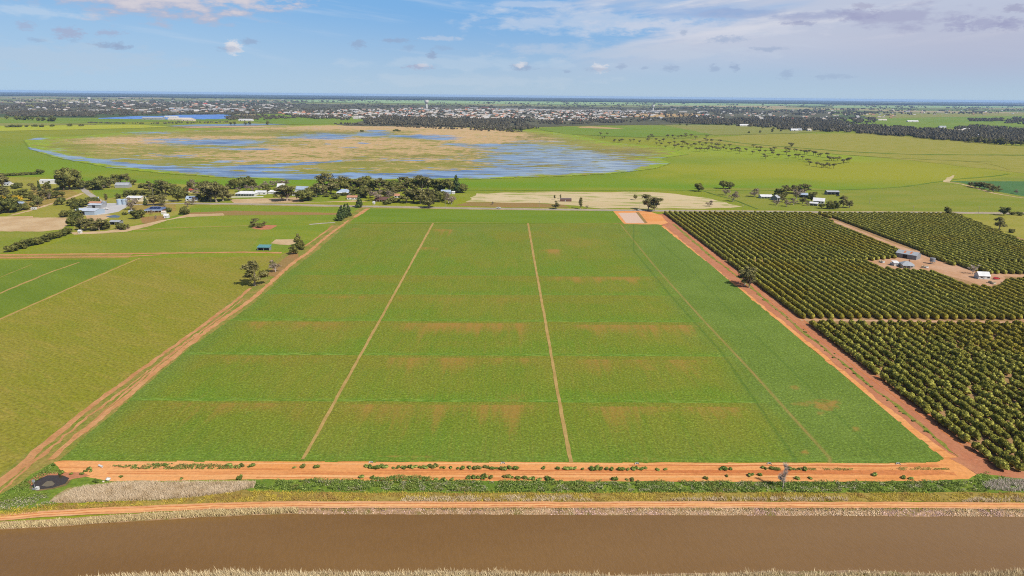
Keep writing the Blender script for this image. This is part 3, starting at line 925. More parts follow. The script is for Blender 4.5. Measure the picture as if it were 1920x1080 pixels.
# ------------------------------------------------------------------ the big bay field
def build_field():
    poly = np.array([G(*p) for p in [(112, 864), (128, 848), (225, 764), (352, 656), (478, 568), (535, 515), (600, 466), (652, 420), (1000, 420.5), (1236, 421), (1340, 503), (1440, 587), (1517, 650), (1645, 758), (1760, 853), (1771, 861), (1764, 866), (1700, 868), (1300, 868), (700, 866), (300, 865)]])
    poly_d = dense(poly, 4.0)
    poly_d += np.stack([(fbm(poly_d[:, 0] / 5, poly_d[:, 1] / 5, 3) - .5) * 1.6, (fbm(poly_d[:, 0] / 5 + 50, poly_d[:, 1] / 5, 4) - .5) * 1.6], 1)
    x0, x1 = poly[:, 0].min(), poly[:, 0].max()
    y0, y1 = poly[:, 1].min(), poly[:, 1].max()
    s = 0.72
    nx, ny = int((x1 - x0) / s), int((y1 - y0) / s)
    X, Y = np.meshgrid(np.linspace(x0, x1, nx + 1), np.linspace(y0, y1, ny + 1))
    X, Y = X.ravel(), Y.ravel()
    px, py, _ = PX(X, Y, 0.0)
    # bays: low banks across the field, bare patches on the near side of each
    off = 0.004 * (px - 900)
    bare = np.zeros_like(X)
    streak = 0.35 + 1.1 * fbm(X / 1.6, Y / 45.0, 51, 3) * fbm(X / 6.0, Y / 30.0, 52, 3) * 2.0
    patches = [(430, 806, 862, .95, 16), (436, 860, 900, .35, 8), (464, 780, 830, .9, 14), (467, 998, 1062, .9, 18), (478, 1060, 1120, .35, 14), (447, 1020, 1100, .35, 14), (428, 650, 685, .7, 10),
               (519, 1012, 1232, .8, 14), (556, 545, 705, .62, 14), (557, 735, 762, .62, 14), (558, 762, 1010, .38, 26), (560, 1030, 1240, .2, 20),
               (605, 440, 672, .62, 26), (606, 712, 1018, .85, 34), (608, 1036, 1335, .72, 28), (669, 380, 640, .42, 34), (671, 690, 1032, .62, 44), (673, 1046, 1360, .55, 40),
               (757, 280, 600, .52, 40), (759, 615, 1042, .68, 56), (761, 1058, 1425, .62, 40), (855, 690, 830, .75, 7), (857, 860, 940, .5, 6), (857, 1160, 1250, .7, 6), (640, 700, 1010, .25, 40), (700, 420, 700, .2, 50)]
    for (y, a, b, st, fade) in patches:
        yy = y + off
        up = np.clip((py - yy + 1.0) / 2.5, 0, 1)
        fd = fade * (.5 + 1.1 * vnoise(X / 2.2, Y * 0 + y, 57) * vnoise(X / 9.0, Y * 0 + y, 58) * 1.6)
        dn = np.clip(1 - (py - yy) / fd, 0, 1)
        w = 10 + 0.12 * (b - a)
        sd = np.clip((px - a) / w, 0, 1) * np.clip((b - px) / w, 0, 1)
        bare = np.maximum(bare, st * up * dn ** 0.8 * sd * np.clip(streak, 0, 1.25))
    for (x, y, rx, ry, st) in [(1550, 760, 26, 10, 1.0), (1510, 757, 30, 7, .55), (1537, 775, 10, 5, .6), (1489, 727, 12, 6, .6), (1605, 805, 8, 5, .7), (1508, 848, 10, 6, .9), (968, 745, 40, 14, .4), (965, 790, 14, 6, .5), (1215, 690, 20, 8, .5),
                               (745, 470, 60, 20, .2), (1090, 455, 60, 12, .4)]:
        d = np.hypot((px - x) / rx, (py - y) / ry) + (fbm(X / 2.5, Y / 2.5, 77, 3) - .5) * 1.2
        bare = np.maximum(bare, st * np.clip(1.3 - d, 0, 1))
    # taller, darker and paler lines along the bay banks
    rim = np.zeros_like(X)
    for (y, a, b, st) in [(517, 560, 1000, .3), (517, 1010, 1240, .5), (553, 480, 1290, .6), (603, 410, 1330, .9), (667, 330, 1375, 1.0), (754, 230, 1440, 1.0), (861, 118, 1760, .4), (484, 700, 1000, .4), (494, 1020, 1110, .4)]:
        yy = y + off
        hb = 1.5 + 7.0 * (y - 400) / 450
        k = np.clip(1 - (yy - py) / hb, 0, 1) * np.clip((yy + .4 - py) / .8, 0, 1) * np.clip((px - a) / 30, 0, 1) * np.clip((b - px) / 30, 0, 1)
        rim = np.maximum(rim, k * st * (0.4 + 1.0 * fbm(X / 18, Y / 3, 61, 3)))
    # the unbordered strip on the orchard side grows thicker and bluer
    L2 = np.interp(py, [420, 470, 560, 660, 755, 865], [1150, 1190, 1255, 1350, 1415, 1500])
    cool = np.clip((px - L2 + (fbm(X / 14, Y / 30, 66, 3) - .5) * 60) / 70 + 0.5, 0, 1)
    cool = np.maximum(cool, 0.35 * np.clip((py - 780) / 80, 0, 1))
    cool = np.maximum(cool, 0.6 * np.clip(1 - (py - 420) / 70, 0, 1) * np.clip((fbm(X / 40, Y / 60, 8, 3) - .3) * 3, 0, 1))
    edge_l = np.interp(py, [420, 862], [645, 112])
    cool = np.maximum(cool, 0.8 * np.clip(1 - (px - edge_l) / 45, 0, 1))
    by = np.array([420, 517, 553, 603, 667, 754, 868.])
    yb = py - off
    kk = np.clip(np.searchsorted(by, yb) - 1, 0, 5)
    bay = np.clip((yb - by[kk]) / (by[kk + 1] - by[kk]), 0, 1) + (fbm(X / 25, Y / 25, 19, 3) - .5) * .8
    thin = np.zeros_like(X)
    l3 = np.interp(py, [420, 500, 600, 700, 860], [1163, 1228, 1318, 1412, 1556])
    wpx = 1.5 + 3.5 * (py - 420) / 440
    thin = np.maximum(thin, 0.75 * np.clip(1 - np.abs(px - l3) / wpx, 0, 1) * (0.5 + fbm(Y / 12, X / 30, 91, 3)))
    l4 = np.interp(py, [420, 500, 600, 700, 860], [1200, 1290, 1385, 1490, 1652])
    tram = np.clip(1 - np.abs(px - l4) / wpx, 0, 1) * 0.35
    l5 = np.interp(py, [470, 560, 660, 755, 860], [1188, 1262, 1352, 1418, 1490])
    tram = np.maximum(tram, np.clip(1 - np.abs(px - l5) / (wpx * 1.2), 0, 1) * 0.5)
    m, nt, b, out = new_mat('bay_crop')
    n = NB(nt)
    p = n.pos()
    c = n.mix(n.rng(n.noise(n.pos(0, 1, 0.6), 0.016, 4, 0.6), 0.35, 0.65), C(120, 136, 40), C(132, 138, 46))
    c = n.mix(n.rng(n.noise(n.pos(0, 1, 0.25), 0.11, 5, 0.65), 0.42, 0.74, 0, 0.5), c, C(104, 134, 36))
    c = n.mix(n.rng(n.attr('bay'), 0.35, 0.05, 0, 0.55), c, C(136, 132, 46))
    c = n.mix(n.rng(n.attr('bay'), 0.6, 1.0, 0, 0.55), c, C(104, 140, 38))
    rows = n.noise(n.pos(0, 1.5, 0.03), 1.0, 3, 0.6)
    c = n.mix(n.rng(rows, 0.45, 0.75, 0, 0.35), c, C(150, 136, 58))
    cl = n.mix(n.rng(n.noise(p, 0.03, 4, 0.6), 0.35, 0.65), C(109, 132, 50), C(117, 139, 57))
    c = n.mix(n.attr('cool'), c, cl)
    sp = n.noise(p, 1.05, 6, 0.75)
    sp2 = n.noise(n.pos(0, 0.8, 0.5), 3.0, 2, 0.6)
    c = n.mix(n.rng(sp, 0.54, 0.72, 0, 0.6), c, n.mix(0.5, c, C(176, 196, 90)))
    c = n.mix(1.0, c, n.mix(n.rng(sp, 0.36, 0.64, smooth=False), (0.66,) * 3, (1.28,) * 3), 'MULTIPLY')
    c = n.mix(1.0, c, n.mix(n.rng(sp2, 0.3, 0.7, smooth=False), (0.84,) * 3, (1.16,) * 3), 'MULTIPLY')
    rimc = n.mix(n.rng(n.noise(n.pos(0, 0.25, 1.2), 0.8, 4, 0.7), 0.44, 0.6), C(78, 122, 26), C(152, 184, 84))
    c = n.mix(n.math('MULTIPLY', n.attr('rim'), 0.72), c, rimc)
    br = n.math('ADD', n.attr('bare'), n.math('MULTIPLY', n.math('SUBTRACT', n.noise(p, 0.55, 5, 0.7), 0.5), 0.9))
    c = n.mix(n.rng(br, 0.12, 0.95, 0, 0.66), c, n.mix(n.noise(p, 0.3, 3, 0.5), C(186, 128, 66), C(170, 134, 70)))
    c = n.mix(n.attr('thin'), c, C(176, 142, 84))
    c = n.mix(n.attr('tram'), c, C(66, 104, 38))
    nt.links.new(c, b.inputs['Base Color'])
    n.bump(sp, b, 0.7, 0.35)
    idx = np.arange((nx + 1) * (ny + 1)).reshape(ny + 1, nx + 1)
    Fc = np.stack([idx[:-1, :-1], idx[:-1, 1:], idx[1:, 1:], idx[1:, :-1]], -1).reshape(-1, 4)
    cxx, cyy = X[Fc].mean(1), Y[Fc].mean(1)
    Fc = Fc[inside(cxx, cyy, poly_d)]
    used = np.unique(Fc)
    re = -np.ones(len(X), int)
    re[used] = np.arange(len(used))
    V = np.stack([X, Y, np.full_like(X, 7 * LAYER)], 1)[used]
    o = mesh_obj('crop_field', V, re[Fc], m, attrs={'bare': bare[used], 'rim': np.clip(rim[used], 0, 1), 'cool': cool[used], 'bay': bay[used], 'thin': np.clip(thin[used], 0, 1), 'tram': tram[used]})
    tag(o, kind='structure')
    strip('field_path', [(812, 419), (770, 496), (720, 587), (660, 695), (600, 804), (568, 862)], [1.0, 0.8, .75, .7, .65, .6], M_LINE, 8, 0.12)
    strip('field_path', [(990, 419), (1004, 500), (1022, 600), (1041, 710), (1058, 805), (1071, 868)], [1.0, .8, .75, .7, .7, .8], M_LINE, 8, 0.12)


build_field()


# ------------------------------------------------------------------ the swamp
def build_wetland():
    outline = [(44, 263), (56, 280), (100, 295), (200, 314), (300, 325), (400, 332), (520, 337), (700, 339), (900, 336), (1050, 331), (1150, 326), (1225, 317), (1256, 307), (1240, 297), (1290, 290), (1260, 278), (1150, 268), (1060, 250), (980, 243),
               (900, 238), (800, 235), (700, 233), (600, 234), (500, 237), (420, 240), (330, 243), (250, 247), (180, 253), (120, 258), (85, 256)]
    poly = np.array([G(*p) for p in outline])
    x0, x1 = poly[:, 0].min(), poly[:, 0].max()
    y0, y1 = poly[:, 1].min(), poly[:, 1].max()
    s = 6.0
    nx, ny = int((x1 - x0) / s), int((y1 - y0) / s)
    X, Y = np.meshgrid(np.linspace(x0, x1, nx + 1), np.linspace(y0, y1, ny + 1))
    X, Y = X.ravel(), Y.ravel()
    px, py, _ = PX(X, Y, 0.0)

    def ell(x, y, rx, ry):
        return np.clip(1.5 - np.hypot((px - x) / rx, (py - y) / ry), 0, 1)

    def line(pts, w):
        d = np.full_like(px, 9e9)
        for (xa, ya, wa), (xb, yb, wb) in zip(pts[:-1], pts[1:]):
            t = np.clip((px - xa) / (xb - xa + 1e-9), 0, 1)
            d = np.minimum(d, np.where((px >= min(xa, xb)) & (px <= max(xa, xb)), np.abs(py - (ya + (yb - ya) * t)) / ((wa + (wb - wa) * t) * w), 9e9))
        return np.clip(1.5 - d, 0, 1)

    water = np.zeros_like(px)
    pale = np.zeros_like(px)
    for e, st in [((395, 267, 100, 6.0), 1), ((330, 262, 55, 3), .8), ((460, 273, 40, 2.5), .7), ((470, 280, 45, 3), .8), ((400, 277, 60, 2.0), .6), ((330, 271, 60, 1.8), .6), ((610, 256, 60, 6), .85), ((560, 258, 50, 3), .7), ((700, 252, 40, 4.5), .9), ((705, 245.5, 26, 1.8), .9),
                  ((780, 256, 70, 3.5), .95), ((830, 260, 36, 3), .95), ((615, 270, 9, 1.6), .7), ((680, 269, 14, 1.6), .7), ((660, 277, 14, 1.4), .6), ((270, 249, 60, 2.2), .55), ((70, 260.5, 16, 2.4), .9), ((860, 271, 30, 3), .7), ((900, 273, 60, 3.5), .85), ((960, 272, 60, 3), .8),
                  ((1000, 280, 90, 8), .9), ((1030, 296, 130, 15), .95), ((950, 302, 60, 10), .75), ((1120, 308, 100, 9), .9), ((1080, 318, 90, 8), .95), ((1190, 306, 60, 6), .7), ((1180, 291, 90, 3), .4), ((1240, 296, 30, 1.6), .6), ((960, 318, 80, 10), .85), ((880, 326, 120, 7), 1),
                  ((330, 293, 60, 3), .6), ((440, 303, 50, 3), .6), ((1010, 266, 70, 3), .45), ((110, 280, 20, 3), .5), ((770, 300, 200, 3), .35), ((640, 318, 200, 4), .3), ((350, 312, 120, 5), .45), ((500, 318, 70, 6), .6), ((240, 300, 60, 3), .5)]:
        water = np.maximum(water, st * ell(*e))
    water = np.maximum(water, line([(50, 278, 2.5), (90, 286, 3), (130, 296, 4), (250, 311, 4.5), (400, 324, 6), (560, 331, 6), (800, 329, 6), (960, 325, 7), (1080, 320, 7), (1200, 312, 4)], 1.0))
    water = np.maximum(water, line([(400, 317, 2), (450, 313, 2.5), (520, 310, 2.5), (600, 305, 2.2), (640, 302, 1.5)], 1.1))
    water = np.maximum(water, .8 * line([(360, 314, 2), (460, 316, 3), (560, 321, 3)], 1.2))
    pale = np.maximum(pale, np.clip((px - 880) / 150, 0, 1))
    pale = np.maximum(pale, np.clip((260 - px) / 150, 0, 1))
    reed = np.zeros_like(px)
    for e, st in [((250, 264, 130, 9), 1), ((320, 264, 120, 10), .9), ((420, 258, 120, 3.5), .9), ((420, 290, 170, 9), .75), ((560, 285, 150, 14), 1), ((700, 272, 160, 12), 1), ((800, 280, 120, 14), .85), ((640, 262, 120, 6), .9), ((700, 238, 240, 8), 1.1), ((520, 240, 130, 4), .9), ((860, 248, 110, 14), 1.1),
                  ((900, 262, 90, 10), 1), ((480, 300, 130, 7), .85), ((560, 300, 120, 8), .85), ((440, 247, 110, 3), .4), ((760, 300, 130, 10), .62), ((860, 300, 100, 12), .55), ((900, 288, 70, 8), .5), ((700, 318, 160, 6), .45), ((940, 254, 60, 10), .9), ((1010, 262, 60, 6), .6), ((850, 318, 90, 4), .5), ((250, 285, 120, 10), .5), ((200, 270, 60, 6), .6)]:
        reed = np.maximum(reed, st * ell(*e))
    brown = np.zeros_like(px)
    for e, st in [((940, 260, 70, 9), .9), ((990, 262, 50, 5), .7), ((1090, 296, 120, 12), .35), ((1000, 310, 120, 16), .45), ((600, 248, 90, 3), .5), ((480, 246, 80, 3), .4), ((700, 290, 260, 16), .3), ((1180, 285, 90, 6), .5)]:
        brown = np.maximum(brown, st * ell(*e))
    # distance to the outline fades the sheet into pasture green
    pd = dense(poly, 25.0)
    cell = np.full(len(X), 9e9)
    for i in range(0, len(pd)):
        cell = np.minimum(cell, (X - pd[i, 0]) ** 2 + (Y - pd[i, 1]) ** 2)
    cell = np.sqrt(cell)
    green = np.clip(1 - cell / np.interp(py, [240, 330], [150, 45]), 0, 1)
    reed = np.where(py < 268, reed * 1.0, reed * .86)
    m, nt, b, out = new_mat('swamp')
    n = NB(nt)
    p = n.pos()
    big = n.noise(n.pos(0.1, 0.55, 1), 0.012, 5, 0.62)
    mid = n.noise(n.pos(0.05, 0.75, 1), 0.05, 3, 0.62)
    fin = n.noise(p, 0.25, 4, 0.7)
    c = n.mix(n.rng(big, 0.35, 0.65), C(140, 140, 58), C(164, 152, 80))
    c = n.mix(n.rng(mid, 0.5, 0.7, 0, 0.8), c, C(118, 134, 40))
    c = n.mix(n.math('MULTIPLY', n.attr('brown'), n.rng(mid, 0.38, 0.56)), c, C(120, 98, 70))
    jig = n.math('ADD', n.math('MULTIPLY', n.math('SUBTRACT', n.noise(n.pos(0, .5, 1), 0.2, 4, .8), 0.5), 1.8), n.math('ADD', n.math('MULTIPLY', n.math('SUBTRACT', big, 0.5), 1.5), n.math('MULTIPLY', n.math('SUBTRACT', mid, 0.5), 3.6)))
    rr = n.rng(n.math('ADD', n.attr('reed'), jig), 0.5, 0.72)
    rc = n.mix(n.rng(mid, 0.35, 0.65), C(216, 182, 136), C(198, 166, 116))
    rc = n.mix(n.rng(fin, 0.5, 0.75, 0, 0.5), rc, C(180, 142, 92))
    c = n.mix(rr, c, rc)
    c = n.mix(n.rng(n.math('ADD', n.attr('green'), jig), 0.45, 0.75), c, n.mix(n.rng(mid, 0.4, 0.62), C(126, 158, 30), C(158, 172, 44)))
    c = n.mix(1.0, c, n.mix(n.rng(fin, 0.3, 0.7, smooth=False), (0.82,) * 3, (1.18,) * 3), 'MULTIPLY')
    jw = n.math('ADD', n.math('MULTIPLY', n.math('SUBTRACT', big, 0.5), 0.9), n.math('MULTIPLY', n.math('SUBTRACT', n.noise(n.pos(0.05, 0.3, 1), 0.06, 3, 0.65), 0.5), 3.4))
    ww = n.rng(n.math('ADD', n.attr('water'), jw), 0.54, 0.68)
    nt.links.new(c, b.inputs['Base Color'])
    n.bump(fin, b, 0.2, 0.3)
    wb = nt.nodes.new('ShaderNodeBsdfPrincipled')
    deep = n.mix(n.rng(n.noise(n.pos(0.05, 0.3, 1), 0.03, 5, 0.65), 0.38, 0.62), C(86, 104, 144), C(150, 174, 204))  # blue of the reflected sky put into the water's base colour
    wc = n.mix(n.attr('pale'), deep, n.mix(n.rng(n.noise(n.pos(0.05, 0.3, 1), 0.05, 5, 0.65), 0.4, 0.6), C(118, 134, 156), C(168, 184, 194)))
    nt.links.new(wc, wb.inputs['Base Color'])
    wb.inputs['Roughness'].default_value = 0.35
    wb.inputs['Specular IOR Level'].default_value = 0.25
    ms = nt.nodes.new('ShaderNodeMixShader')
    nt.links.new(ww, ms.inputs[0])
    nt.links.new(b.outputs[0], ms.inputs[1])
    nt.links.new(wb.outputs[0], ms.inputs[2])
    nt.links.new(ms.outputs[0], out.inputs[0])
    idx = np.arange((nx + 1) * (ny + 1)).reshape(ny + 1, nx + 1)
    Fc = np.stack([idx[:-1, :-1], idx[:-1, 1:], idx[1:, 1:], idx[1:, :-1]], -1).reshape(-1, 4)
    Fc = Fc[inside(X[Fc].mean(1), Y[Fc].mean(1), poly)]
    used = np.unique(Fc)
    re = -np.ones(len(X), int)
    re[used] = np.arange(len(used))
    V = np.stack([X, Y, np.full_like(X, 0.45)], 1)[used]
    o = mesh_obj('swamp', V, re[Fc], m, attrs={'water': water[used], 'pale': pale[used], 'reed': reed[used], 'brown': brown[used], 'green': green[used]})
    tag(o, kind='structure')
    sheet('pond', [(305, 237), (360, 234), (470, 232), (540, 233), (480, 235.5), (380, 237)], plain_mat('grey_lagoon_water', C(128, 140, 152), 0.3, 0.4, 0.1, 0.02), 7, 6)
    sheet('mud_flat', [(320, 238), (480, 236), (560, 236), (470, 239), (360, 240)], ground_mat('mud', C(206, 178, 142), C(196, 166, 126), C(170, 150, 100), 0.01, 0.1), 8, 5)


build_wetland()


# ------------------------------------------------------------------ plants
def leaf_quads(P, Nrm, size, rng, elong=1.3, jitter=0.5):
    """small leaf sprays at points P, facing roughly along Nrm"""
    n = len(P)
    nr = Nrm + rng.normal(0, jitter, (n, 3))
    nr /= np.linalg.norm(nr, axis=1, keepdims=True) + 1e-9
    a = rng.normal(0, 1, (n, 3))
    t = np.cross(nr, a)
    t /= np.linalg.norm(t, axis=1, keepdims=True) + 1e-9
    b = np.cross(nr, t)
    s = (np.asarray(size) * rng.uniform(0.6, 1.25, n))[:, None]
    t, b = t * s * elong * 0.5, b * s * 0.5
    V = np.stack([P - t - b * .5, P + b * .3 - t * .35 - b, P + t + b * .35, P + b - t * .2], 1).reshape(-1, 3)
    Fq = np.arange(4 * n).reshape(n, 4)
    return V, Fq


_ICO = None


def ico():
    global _ICO
    if _ICO is None:
        import bmesh
        bm = bmesh.new()
        bmesh.ops.create_icosphere(bm, subdivisions=2, radius=1.0)
        bm.verts.ensure_lookup_table()
        _ICO = (np.array([v.co[:] for v in bm.verts]), np.array([[v.index for v in f.verts] for f in bm.faces]))
        bm.free()
    return _ICO


def crown_arrays(clumps, per, size, rng, core=0.72, shell=(0.72, 1.08), droop=0.0):
    """foliage: for every clump (x, y, z, rx, ry, rz) a rough inner mass and a shell of leaf sprays"""
    Vs, Fs, o = [], [], 0
    iv, itri = ico()
    tot = sum((c[3] * c[4] * c[5]) ** (2 / 3) for c in clumps)
    for c in clumps:
        c0, r = np.array(c[:3]), np.array(c[3:6])
        w = (c[3] * c[4] * c[5]) ** (2 / 3) / tot
        n = max(6, int(per * w))
        d = rng.normal(0, 1, (n, 3))
        d /= np.linalg.norm(d, axis=1, keepdims=True)
        d[:, 2] = np.where(d[:, 2] < -0.55, -d[:, 2], d[:, 2])
        rad = rng.uniform(shell[0], shell[1], (n, 1))
        V, Fq = leaf_quads(c0 + d * r * rad, d / r * r.mean(), size, rng)
        Vs.append(V); Fs.append([tuple(q + o) for q in Fq]); o += len(V)
        if core:
            k = core * (0.85 + 0.3 * rng.random((len(iv), 1)))
            Vc = c0 + iv * r * k
            Vs.append(Vc); Fs.append([tuple(q + o) for q in itri]); o += len(Vc)
    return np.concatenate(Vs), sum(Fs, [])


def limbs(mb, clumps, base_h, r0, rng, lean=(0, 0), n=6, droop=0.0):
    """a tapered trunk forking into limbs that end inside the clumps"""
    top = Vector((lean[0], lean[1], base_h))
    mb.tube([(0, 0, -0.15), (0, 0, 0.1), top * 0.5 + Vector((rng.normal(0, .1), rng.normal(0, .1), 0)), top], [r0 * 1.35, r0 * 1.1, r0 * 0.9, r0 * 0.72], 8)
    for c in clumps[:n]:
        e = Vector(c[:3])
        mid = top.lerp(e, 0.55) + Vector((rng.normal(0, .15), rng.normal(0, .15), -0.08 * (e - top).length + .2))
        mb.tube([top - Vector((0, 0, .1)), mid, e], [r0 * 0.6, r0 * 0.36, r0 * 0.1], 6)


BARK_PALE = plain_mat('pale_bark', C(186, 168, 150), 0.9, 0.1, 0.35, 1.2)
BARK_DARK = plain_mat('dark_bark', C(104, 88, 72), 0.9, 0.1, 0.35, 1.5)
TWIG = plain_mat('grey_twigs', C(206, 190, 178), 0.9, 0.1, 0.25, 1.5)
L_GUM = leaf_mat('gum_leaves', C(92, 90, 50), C(112, 106, 62), C(124, 118, 72))
L_BUSH = leaf_mat('dark_leaves', C(78, 84, 38), C(100, 98, 46), C(112, 112, 56))
L_CONIFER = leaf_mat('needle_sprays', C(58, 74, 38), C(72, 84, 42), C(86, 98, 52))
L_GREY = leaf_mat('grey_leaves', C(120, 108, 92), C(136, 120, 104), C(150, 134, 116))
L_YELLOW = leaf_mat('yellow_blossom', C(204, 164, 30), C(190, 156, 34), C(120, 120, 30))
L_CITRUS = leaf_mat('citrus_leaves', C(104, 104, 34), C(118, 114, 38), C(150, 146, 66), 0.06, 0.35, patch=(C(132, 116, 28), 0.013, 0.48, 0.66, 0.6))
L_WEED = leaf_mat('weed_leaves', C(82, 104, 40), C(98, 114, 44), C(130, 142, 74), patch=(C(112, 104, 56), 0.16, .5, .68, .6))
L_GREYWEED = leaf_mat('grey_green_weeds', C(120, 122, 92), C(134, 130, 100), C(160, 150, 126), .15, .3)
L_PALE = leaf_mat('pale_green_leaves', C(122, 130, 56), C(112, 124, 48), C(140, 146, 72))


def variant(kind, seed):
    """one plant at about life size; returns crown arrays, leaf material, trunk builder, bark"""
    rng = np.random.default_rng(seed)
    mb = MB()
    U = rng.uniform
    if kind == 'gum':                       # open crown of separate clumps, 10 m high
        n = rng.integers(7, 10)
        cl = []
        for i in range(n):
            a = 2 * math.pi * i / n + U(-.4, .4)
            d = U(1.6, 3.4)
            z = U(3.0, 8.2)
            r = U(1.2, 1.9)
            cl.append((d * math.cos(a), d * math.sin(a), z, r * U(1, 1.4), r * U(1, 1.4), r * U(.7, .95)))
        cl.append((U(-.6, .6), U(-.6, .6), 8.6, 1.6, 1.5, 1.2))
        cl.append((U(-.6, .6), U(-.6, .6), 6.6, 1.8, 1.8, 1.3))
        limbs(mb, cl, U(1.6, 2.2), 0.34, rng, (U(-.4, .4), U(-.4, .4)), 9)
        return crown_arrays(cl, 900, 0.55, rng, 0.62), L_GUM, mb, BARK_PALE
    if kind == 'full':                      # dense rounded dark tree, 10 m high
        n = rng.integers(9, 13)
        cl = [(0, 0, 4.6, 2.8, 2.8, 3.6)]
        for i in range(n):
            a = 2 * math.pi * i / n * 1.7 + U(-.4, .4)
            z = U(1.3, 8.4)
            d = 2.9 * math.sqrt(max(0.1, 1 - ((z - 4.6) / 5.2) ** 2)) * U(.75, 1.0)
            r = U(1.1, 1.8)
            cl.append((d * math.cos(a), d * math.sin(a), z, r, r, r * U(.75, 1)))
        limbs(mb, cl[1:], 1.2, 0.32, rng, n=5)
        return crown_arrays(cl, 1000, 0.55, rng, 0.75), L_BUSH, mb, BARK_DARK
    if kind == 'bush':                      # wide, low, to the ground, 5 m high
        n = rng.integers(7, 10)
        cl = [(0, 0, 2.0, 2.4, 2.4, 1.9)]
        for i in range(n):
            a = 2 * math.pi * i / n + U(-.4, .4)
            d = U(1.3, 2.3)
            r = U(1.0, 1.5)
            cl.append((d * math.cos(a), d * math.sin(a), U(1.0, 3.4), r, r, r * U(.75, 1)))
        limbs(mb, cl[1:], 0.7, 0.18, rng, n=4)
        return crown_arrays(cl, 620, 0.45, rng, 0.78), L_BUSH, mb, BARK_DARK
    if kind == 'conifer':                   # tall dark narrow, 10 m high
        cl = []
        for i in range(10):
            z = 0.9 + i * 0.88
            r = (2.3 - 0.2 * i) * U(.85, 1.1)
            cl.append((U(-.35, .35), U(-.35, .35), z, r, r, 1.0))
        for i in range(6):
            a = U(0, 6.28)
            z = U(1.2, 6)
            d = 2.0 - 0.2 * z
            cl.append((d * math.cos(a), d * math.sin(a), z, .8, .8, .8))
        limbs(mb, [], 1.0, 0.26, rng)
        return crown_arrays(cl, 900, 0.5, rng, 0.8), L_CONIFER, mb, BARK_DARK
    if kind == 'tall':                      # slender upright tree, 10 m high
        cl = []
        for i in range(8):
            z = 2.6 + i * 0.9
            r = (1.5 if 1 < i < 6 else 1.1) * U(.8, 1.1)
            cl.append((U(-.7, .7), U(-.7, .7), z, r, r, .95))
        limbs(mb, cl, 2.0, 0.2, rng, n=5)
        return crown_arrays(cl, 560, 0.5, rng, 0.62), L_GUM, mb, BARK_PALE
    if kind in ('bare', 'thin'):            # leafless twiggy crown, 8 m high
        cl = []
        n = 9 if kind == 'bare' else 7
        for i in range(n):
            a = 2 * math.pi * i / n + U(-.4, .4)
            d = U(.8, 2.4) if kind == 'bare' else U(.5, 1.3) * (1.25 - i * .11)
            z = U(3.2, 7.0) if kind == 'bare' else 1.8 + i * 0.85
            r = U(.9, 1.4) if kind == 'bare' else U(.9, 1.3)
            cl.append((d * math.cos(a), d * math.sin(a), z, r, r, r))
        limbs(mb, cl, 1.6 if kind == 'bare' else 2.0, 0.22 if kind == 'bare' else .13, rng, n=9)
        if kind == 'thin':
            mb.tube([(0, 0, 1.9), (0.05, .05, 5), (0.1, 0, 7.8)], [.1, .06, .02], 6)
        for c in cl:                        # fans of twigs
            o = Vector(c[:3])
            for k in range(26 if kind == 'bare' else 60):
                d = Vector(rng.normal(0, 1, 3)); d.z = abs(d.z) * 1.1 + .1; d.normalize()
                tk = 1.0 if kind == 'bare' else .95
                p = o - Vector((c[0], c[1], 0)) * .25 - Vector((0, 0, .5))
                q = o + Vector((d.x * c[3], d.y * c[4], d.z * c[5])) * U(.7, 1.25)
                mb.tube([p, p.lerp(q, .5) + Vector(rng.normal(0, .12, 3)), q], [.045 * tk, .03 * tk, .014 * tk], 3, cap=False)
        return None, None, mb, TWIG
    if kind == 'grey':                      # half-leafless greyish shrub, 6 m high
        cl = []
        for i in range(9):
            a = U(0, 6.28)
            d = U(.4, 2.0)
            r = U(.8, 1.3)
            cl.append((d * math.cos(a), d * math.sin(a), U(1.6, 5), r, r, r))
        limbs(mb, cl, 1.0, 0.18, rng, n=6)
        return crown_arrays(cl, 700, 0.35, rng, 0.0, (.3, 1.1)), L_GREY, mb, TWIG
    if kind == 'wattle':
        cl = [(0, 0, 2.6, 1.8, 1.8, 1.6)]
        for i in range(7):
            a = 2 * math.pi * i / 7
            r = U(.9, 1.2)
            cl.append((1.5 * math.cos(a), 1.5 * math.sin(a), U(1.6, 3.6), r, r, r))
        limbs(mb, cl[1:], 0.8, 0.15, rng, n=4)
        return crown_arrays(cl, 500, 0.4, rng, 0.75), L_YELLOW, mb, BARK_DARK
    if kind == 'flat':                      # umbrella shaped swamp-edge tree, 8 m high
        cl = []
        for i in range(6):
            a = 2 * math.pi * i / 6 + U(-.4, .4)
            d = U(1.2, 2.4)
            r = U(1.2, 1.7)
            cl.append((d * math.cos(a), d * math.sin(a), U(5.0, 6.6), r * 1.2, r * 1.2, r * .7))
        cl.append((0, 0, 6.4, 2.0, 2.0, 1.2))
        limbs(mb, cl, 3.0, 0.26, rng, n=5)
        return crown_arrays(cl, 260, 0.7, rng, 0.75), L_GUM, mb, BARK_DARK
    raise KeyError(kind)


_protos = {}
HEIGHT = dict(gum=9.8, full=9.6, bush=4.4, conifer=9.9, tall=10.0, bare=8.0, thin=8.4, grey=6.0, wattle=4.4, flat=7.4)
NVAR = dict(gum=5, full=5, bush=4, conifer=3, tall=2, bare=2, thin=1, grey=3, wattle=1, flat=4)
NAME = dict(gum='gum_tree', full='leafy_tree', bush='bush', conifer='conifer_tree', tall='slender_tree', bare='bare_tree', thin='dead_tree', grey='grey_shrub', wattle='wattle_tree', flat='swamp_tree')
FRUIT = {}


